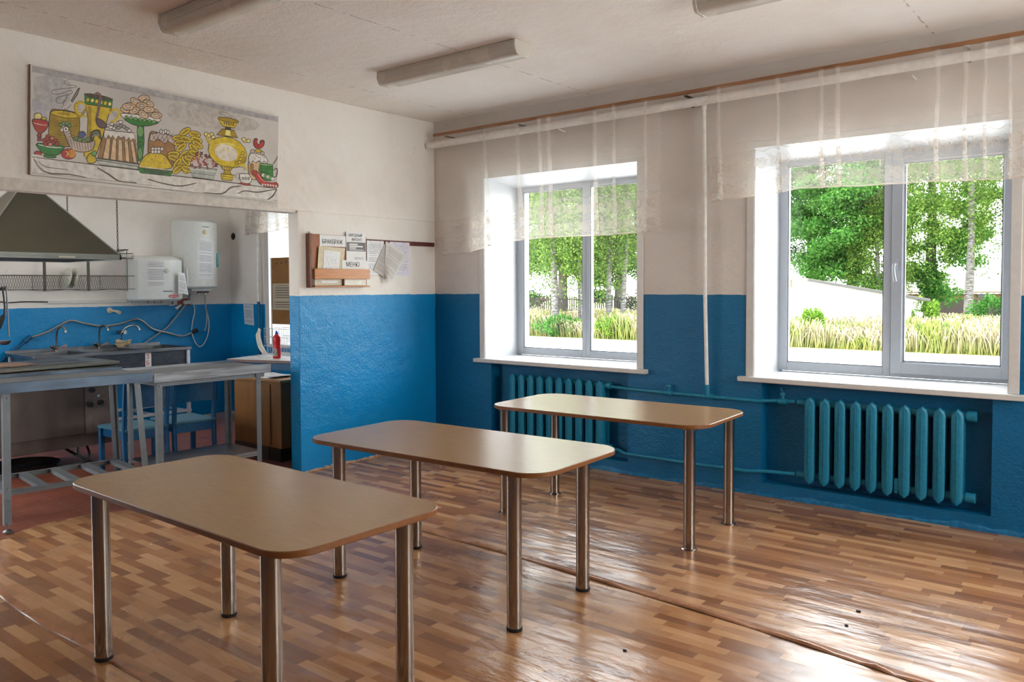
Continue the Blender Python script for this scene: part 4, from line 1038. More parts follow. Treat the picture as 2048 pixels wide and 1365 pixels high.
wall_hose('hanging_cable', [(-.39, 1.55), (-.385, 1.42), (-.36, 1.28), (-.33, 1.13), (-.35, .98), (-.40, .88), (-.46, .84), (-.52, .90), (-.56, 1.02), (-.55, 1.14), (-.52, 1.26), (-.53, 1.35), (-.58, 1.38)], .0055, simple('cream_cord', (.66, .62, .55), .5), 'cream power cord looping below the tall water heater', 'cord')
tag(make('hose_joint', MB().cyl((-3.5, -.56, 1.02), (-3.47, -.50, 1.05), .022, 10).box(XW, -3.49, -.545, -.525, 1.02, 1.04), M_black), 'black plastic joint where the hoses meet on the blue wall', 'pipe fitting')
tag(make('cable_trunking', MB().box(XW, XW+.02, -2.18, -1.34, 1.395, 1.425), M_sill, bevel=.002), 'long white plastic cable trunking on the kitchen wall', 'cable trunking')
tag(make('cable_trunking', MB().box(XW, XW+.02, -1.30, -.84, 1.372, 1.396), M_sill, bevel=.002), 'short white trunking just under the squat water heater', 'cable trunking')
wall_hose('power_cable', [(-2.9, 1.45), (-2.64, 1.425), (-2.55, 1.415), (-2.4, 1.42), (-2.2, 1.415), (-2.17, 1.412)], .006, M_black, 'black cable entering the left end of the white trunking', 'cable', off=.012)
t = thing('wall_socket', 'white wall socket at the right end of the trunking', 'socket', (XW, -.80, 1.345))
make('plate', MB().box(XW, XW+.03, -.835, -.77, 1.345, 1.41), M_sill, t, bevel=.004); make('opening', MB().lathe((XW+.0305, -.803, 1.378), [(.02, 0), (.016, .001), (0, .0012)], 16, axis='X'), simple('grey_print', (.16, .16, .17), .6), t)
t = thing('wall_socket', 'white socket on a red-brown backing plate below the tall heater', 'socket', (XW, -.62, 1.34))
make('plate', MB().box(XW, XW+.008, -.72, -.56, 1.345, 1.425), simple('red_brown_plate', (.30, .08, .05), .5), t); make('face', MB().box(XW+.008, XW+.04, -.66, -.575, 1.36, 1.405), M_sill, t, bevel=.006)
tag(make('plug', MB().cyl((XW+.03, -.76, 1.31), (XW+.05, -.70, 1.355), .02, 10, r2=.012), M_sill), 'white plug hanging beside the sockets', 'plug')
t = thing('spigot', 'beige plastic spigot sticking out of the blue wall', 'spigot', (XW, -1.5, 1.28))
make('rosette', MB().lathe((XW, -1.53, 1.308), [(.032, 0), (.032, .01), (.02, .02), (0, .022)], 14, axis='X'), simple('beige_plastic', (.6, .5, .38), .5), t)
make('spout', MB().tube([(XW+.01, -1.53, 1.308), (XW+.09, -1.50, 1.30), (XW+.15, -1.49, 1.285)], [.013, .014, .02], 10), simple('beige_plastic', (.6, .5, .38), .5), t)
tag(make('wall_stub', MB().cyl((XW, -1.44, 1.06), (XW+.10, -1.42, 1.065), .022, 12).cyl((XW+.10, -1.42, 1.065), (XW+.115, -1.417, 1.066), .024, 12), M_steeld), 'short capped pipe stub between the middle and right taps', 'pipe fitting')
tag(make('vent_hole', MB().lathe((-3.46, 0, 2.195), [(.03, -.012), (.03, -.004), (.045, -.002), (.045, 0)], 14, axis='Y').lathe((-3.46, -.002, 2.195), [(.03, 0), (0, .0)], 14, axis='Y'), M_black), 'small round dark vent high near the kitchen corner', 'vent')

# dish rack with plates and ladles
t = thing('dish_rack', 'long wire dish rack fixed to the kitchen wall', 'dish rack', (-3.44, -2.0, 1.54))
M_wire = simple('dark_wire', (.10, .09, .075), .5, .6)
b = MB(); YA, YB, XA, XB = -2.95, -1.26, -3.50, -3.33
for z in (1.545, 1.69):
    b.tube([(XB, YA, z), (XB, YB, z), (XA, YB, z), (XA, YA, z)], .0035, 6)
for y in (YA, -2.4, -2.28, -1.84, -1.72, YB): b.cyl((XB, y, 1.545), (XB, y, 1.69), .003, 6)
b.cyl((XB, YB, 1.545), (XB, YB, 1.69), .004, 6); b.cyl((XA, YB, 1.545), (XA, YB, 1.69), .004, 6)
b.tube(spline([(XB, YA, 1.53), (XB, -2.5, 1.545), (XB, -2.28, 1.53), (XB, -2.05, 1.545), (XB, -1.84, 1.53), (XB, -1.6, 1.545), (XB, -1.42, 1.53)], 6), .003, 6)
make('frame', b, M_wire, t)
b = MB(); b2 = MB(); y = YA
while y < YB-.03:
    b.cyl((XA+.01, y, 1.555), (XA+.01, y+.04, 1.685), .0018, 4)
    if y < -1.9 or (-1.84 < y < -1.72): b2.cyl((XB-.01, y+.04, 1.555), (XB-.01, y, 1.685), .0016, 4)
    y += .024
make('rear_wires', b, M_wire, t); make('front_wires', b2, M_wire, t)
for y, z1 in ((-2.28, 2.06), (-1.84, 1.86)): make('upright', MB().box(XB-.006, XB+.002, y-.014, y+.014, 1.53, z1), M_wire, t)
make('upright', MB().cyl((XB, -1.42, 1.53), (XB, -1.42, 1.985), .004, 8).tube([(XB, -1.42, 1.98), (XB, -1.46, 1.965), (XB, -1.52, 1.955), (XB, -1.58, 1.965)], .004, 6).box(XA-.03, XB, -1.44, -1.40, 1.975, 1.985), M_wire, t)
b = MB()
for z in (1.885, 1.94): b.tube([(XB, -1.56, z), (XB, -1.35, z), (XA, -1.35, z), (XA, -1.56, z)], .003, 6, closed=True)
for k in range(10): b.cyl((XB, -1.56+k*.023, 1.885), (XB, -1.56+k*.023, 1.94), .0022, 5)
b.box(XA, XB, -1.55, -1.43, 1.884, 1.895)
make('cup_tray', b, M_wire, t)
def plate(y, tilt, label):
    b = MB(); M = Matrix.Rotation(tilt, 3, 'X') @ Matrix.Rotation(.03, 3, 'Z')
    prof = [(0, .0), (.065, .0), (.085, .012), (.112, .020), (.112, .024), (.084, .016), (.062, .005), (0, .005)]
    b.lathe((0, 0, 0), prof, 28, axis='Y'); b.v = [tuple(M@Vector(p)+Vector((-3.415, y, 1.67))) for p in b.v]
    tag(make('dinner_plate', b, simple('pale_green_crockery', (.50, .51, .44), .3, var=.04)), label, 'plate', 'plates standing in the wire rack')
plate(-2.05, -.22, 'pale plate standing in the wire rack, left one of two'); plate(-1.985, -.22, 'pale plate standing in the wire rack, right one of two')
t = thing('soup_ladle', 'long steel ladle hanging from the dish rack at the left edge', 'ladle', (-3.29, -2.66, 1.0))
make('handle', MB().tube(spline([(-3.33, -2.665, 1.545), (-3.30, -2.655, 1.575), (-3.28, -2.655, 1.5), (-3.285, -2.65, 1.3), (-3.285, -2.645, 1.08)], 6), .008, 8).tube(spline([(-3.33, -2.68, 1.545), (-3.31, -2.68, 1.575), (-3.285, -2.68, 1.5), (-3.285, -2.66, 1.3)], 5), .005, 6), M_steeld, t)
b = MB(); b.lathe((-3.27, -2.69, 1.045), [(.0, -.045), (.03, -.04), (.052, -.02), (.058, .0), (.054, .0), (.048, -.018), (.028, -.034), (0, -.039)], 18); make('bowl', b, M_steeld, t)
t = thing('skimmer', 'dark slotted skimmer hanging left of the ladle', 'skimmer', (-3.26, -2.74, 1.1))
make('handle', MB().tube(spline([(-3.32, -2.70, 1.545), (-3.28, -2.695, 1.56), (-3.25, -2.69, 1.40), (-3.24, -2.70, 1.28)], 5), .007, 8), M_black, t)
make('head', MB().tube(spline([(-3.24, -2.70, 1.30), (-3.24, -2.74, 1.22), (-3.24, -2.77, 1.14)], 4), [.012, .018, .024, .028, .03, .03, .028, .02, .01], 10), M_black, t)

# ------------------------------------------------------------------ kitchen corner by the window
M_brown = simple('brown_wood_panel', (.20, .085, .022), .5, var=.18, scale=3, stretch=(5, 5, 1))
t = thing('wooden_cabinet', 'brown wooden cabinet beside the partition end, papers on top', 'cabinet', (-.82, -1.32, 0))
make('body', MB().box(-1.19, -.47, -1.49, -1.17, .12, .71), M_brown, t, bevel=.004)
make('top_board', MB().box(-1.21, -.45, -1.51, -1.15, .71, .735), simple('brown_top_board', (.30, .14, .045), .4, var=.15), t, bevel=.004)
make('plinth', MB().box(-1.19, -.50, -1.48, -1.18, 0, .12).box(-1.19, -.66, -1.49, -1.479, 0, .12), simple('dark_plinth', (.03, .015, .008), .6), t)
make('door', MB().box(-1.17, -.62, -1.500, -1.491, .14, .69), M_brown, t, bevel=.003)
b = MB()
for k in range(5):
    b.sheet((-1.08+.03*k, -1.47+.02*k, .737+.003*k), (-.74+.03*k, -1.50+.01*k, .737+.003*k), (-.70+.02*k, -1.24, .737+.003*k), (-1.05+.03*k, -1.2, .737+.003*k), .001, curl=lambda a, b: .006*math.sin(3*a+k))
tag(make('paper_stack', b, hm), 'loose stack of white papers on the brown cabinet', 'papers')
ct = thing('corner_table', 'table with a white marble-look top and blue legs in front of the kitchen window', 'table', (-1.63, -1.28, 0), .32)
M_mart = simple('white_streaked_top', (.62, .62, .60), .25, var=.18, scale=5, stretch=(1, 8, 1))
make('tabletop', MB().box(0, 1.1, 0, .80, .822, .85), [M_mart], ct, local=True, bevel=.003)
make('edge_band', MB().box(-.003, 1.103, -.004, .0, .824, .848).box(-.004, 0, 0, .8, .824, .848), simple('dark_edge', (.16, .09, .08), .5), ct, local=True)
make('apron', MB().box(.06, 1.04, .05, .07, .75, .822).box(.05, .07, .05, .75, .75, .822), M_chair, ct, local=True)
for x, y in ((.08, .07), (.08, .73), (1.02, .73), (1.02, .20)): make('leg', MB().box(x-.022, x+.022, y-.022, y+.022, 0, .822), M_chair, ct, local=True)
t = thing('dish_soap_bottle', 'red dish soap bottle with a blue cap on the corner table', 'bottle', (-1.27, -.95, .85))
make('bottle_body', MB().lathe((-1.27, -.95, .85), [(0, 0), (.034, .0), (.039, .01), (.039, .09), (.034, .12), (.036, .15), (.039, .19), (.036, .215), (.02, .235), (.013, .24), (0, .24)], 24), simple('red_plastic', (.55, .01, .015), .3, var=.06), t)
make('cap', MB().lathe((-1.27, -.95, 1.09), [(.015, 0), (.015, .018), (.009, .022), (.008, .034), (0, .035)], 16), simple('blue_cap', (.02, .05, .4), .35), t)
b = MB(); n = 9; vs = []
for j in (0, 1):
    for i in range(n): a = -2.3+i*.22; vs.append((-1.27+.0398*math.cos(a), -.95+.0398*math.sin(a), .875+.075*j))
b.add(vs, [(i, i+1, n+i+1, n+i) for i in range(n-1)], 0, True)
make('bottle_label', b, simple('dark_floral_label', (.30, .28, .26), .5, var=.9, scale=45), t)
t = thing('wire_basket', 'white wire basket behind the soap bottle', 'basket', (-1.55, -.62, .85))
b = MB(); x0, x1, y0, y1, z0, z1 = -1.78, -1.38, -.74, -.50, .855, 1.125
for z in (z0, z0+.09, z0+.18, z1): b.tube([(x0, y0, z), (x1, y0, z), (x1, y1, z), (x0, y1, z)], .003, 6, closed=True)
for k in range(9): x = x0+(x1-x0)*k/8; b.cyl((x, y0, z0), (x, y0, z1), .0025, 5); b.cyl((x, y1, z0), (x, y1, z1), .0025, 5); b.cyl((x, y0, z0), (x, y1, z0), .0025, 5)
for k in range(1, 5): y = y0+(y1-y0)*k/5; b.cyl((x0, y, z0), (x0, y, z1), .0025, 5); b.cyl((x1, y, z0), (x1, y, z1), .0025, 5)
make('wire_frame', b, simple('white_coated_wire', (.45, .46, .48), .4), t)
b = MB()
for k in range(12):
    dx = .010*(k % 4)-.015; dy = .008*(k//4)
    b.tube(spline([(-1.80+dx, -.78-dy, 1.13-.006*k), (-1.79+dx*1.5, -.80-dy, 1.05), (-1.75+dx*2, -.80-dy, .94), (-1.70+dx*2.4, -.79-dy, .858+.003*k)], 5), .0045, 6)
tag(make('cable_bundle', b, simple('cream_cord', (.66, .62, .55), .5)), 'bundle of cream cords hanging at the left of the wire basket', 'cable bundle')
t = thing('display_board', 'brown peg board with a printed sheet, blocking the kitchen window', 'board', (-2.4, .01, .88))
make('panel', MB().box(-2.655, -2.0, -.012, .004, 1.12, 1.905), simple('ochre_fibreboard', (.27, .125, .03), .55, var=.18, scale=4), t, bevel=.002)
make('edge_post', MB().box(-2.675, -2.655, -.015, .008, .88, 1.905).box(-2.02, -2.0, -.015, -.013, .88, 1.905), M_sill, t)
make('peg', MB().cyl((-2.55, -.02, 1.835), (-2.55, -.012, 1.835), .008, 8).cyl((-2.46, -.02, 1.84), (-2.46, -.012, 1.84), .008, 8).cyl((-2.37, -.02, 1.85), (-2.37, -.012, 1.85), .008, 8), M_black, t)
b = MB().sheet((-2.635, -.016, 1.29), (-2.17, -.016, 1.29), (-2.17, -.016, 1.60), (-2.635, -.016, 1.60), .001)
make('printed_sheet', b, print_mat('board_print', .028, paper=(.52, .44, .33), ink=(.07, .06, .05), dens=.72), t)
t = thing('kitchen_riser_pipe', 'thin vertical pipe by the kitchen window, white above and blue below', 'pipe', (-2.84, -.06, .0))
make('upper_run', MB().cyl((-2.86, -.06, 1.385), (-2.86, -.06, ZC), .017, 12), M_pipe, t); make('lower_run', MB().cyl((-2.84, -.06, 0), (-2.86, -.06, 1.385), .017, 12), M_chair, t)
b = MB().sheet((-3.24, -.003, 1.105), (-3.04, -.003, 1.09), (-3.05, -.003, 1.345), (-3.26, -.003, 1.352), .001)
tag(make('notice_sheet', b, print_mat('blueish_print', .016, paper=(.62, .68, .78), dens=.6)), 'pale printed sheet on the blue wall left of the kitchen pipe', 'notice')
# chips on the floor
for (x, y, s, lab) in ((4.469, -1.812, .012, 'black speck on the linoleum, farther of the pair at lower right'), (4.472, -2.013, .009, 'black speck on the linoleum, nearer of the pair at lower right'), (3.81, -2.86, .010, 'black speck on the linoleum in front of the floor seam')):
    tag(make('floor_debris', MB().ball((x, y, s*.35), s, 8, sq=(1.1, .7, .4)), M_black), lab, 'debris')
POSTER_COLS = [(0.36,0.34,0.34),(0.44,0.42,0.42),(0.42,0.42,0.46),(0.46,0.42,0.38),(0.62,0.58,0.54),(0.05,0.035,0.02),(0.1,0.07,0.05),(0.3,0.29,0.25),(0.36,0.24,0.02),(0.6,0.44,0.03),(0.45,0.3,0.03),(0.66,0.62,0.58),(0.04,0.2,0.04),(0.72,0.62,0.22),(0.2,0.12,0.12),(0.14,0.09,0.1),(0.42,0.05,0.04),(0.25,0.05,0.05),(0.6,0.2,0.15),(0.5,0.4,0.33),(0.33,0.17,0.07),(0.16,0.36,0.12),(0.07,0.1,0.2),(0.15,0.22,0.1),(0.4,0.42,0.38),(0.6,0.25,0.04),(0.62,0.44,0.26),(0.6,0.42,0.26),(0.5,0.4,0.36),(0.05,0.1,0.04),(0.55,0.35,0.32),(0.66,0.6,0.5),(0.6,0.3,0.3)]
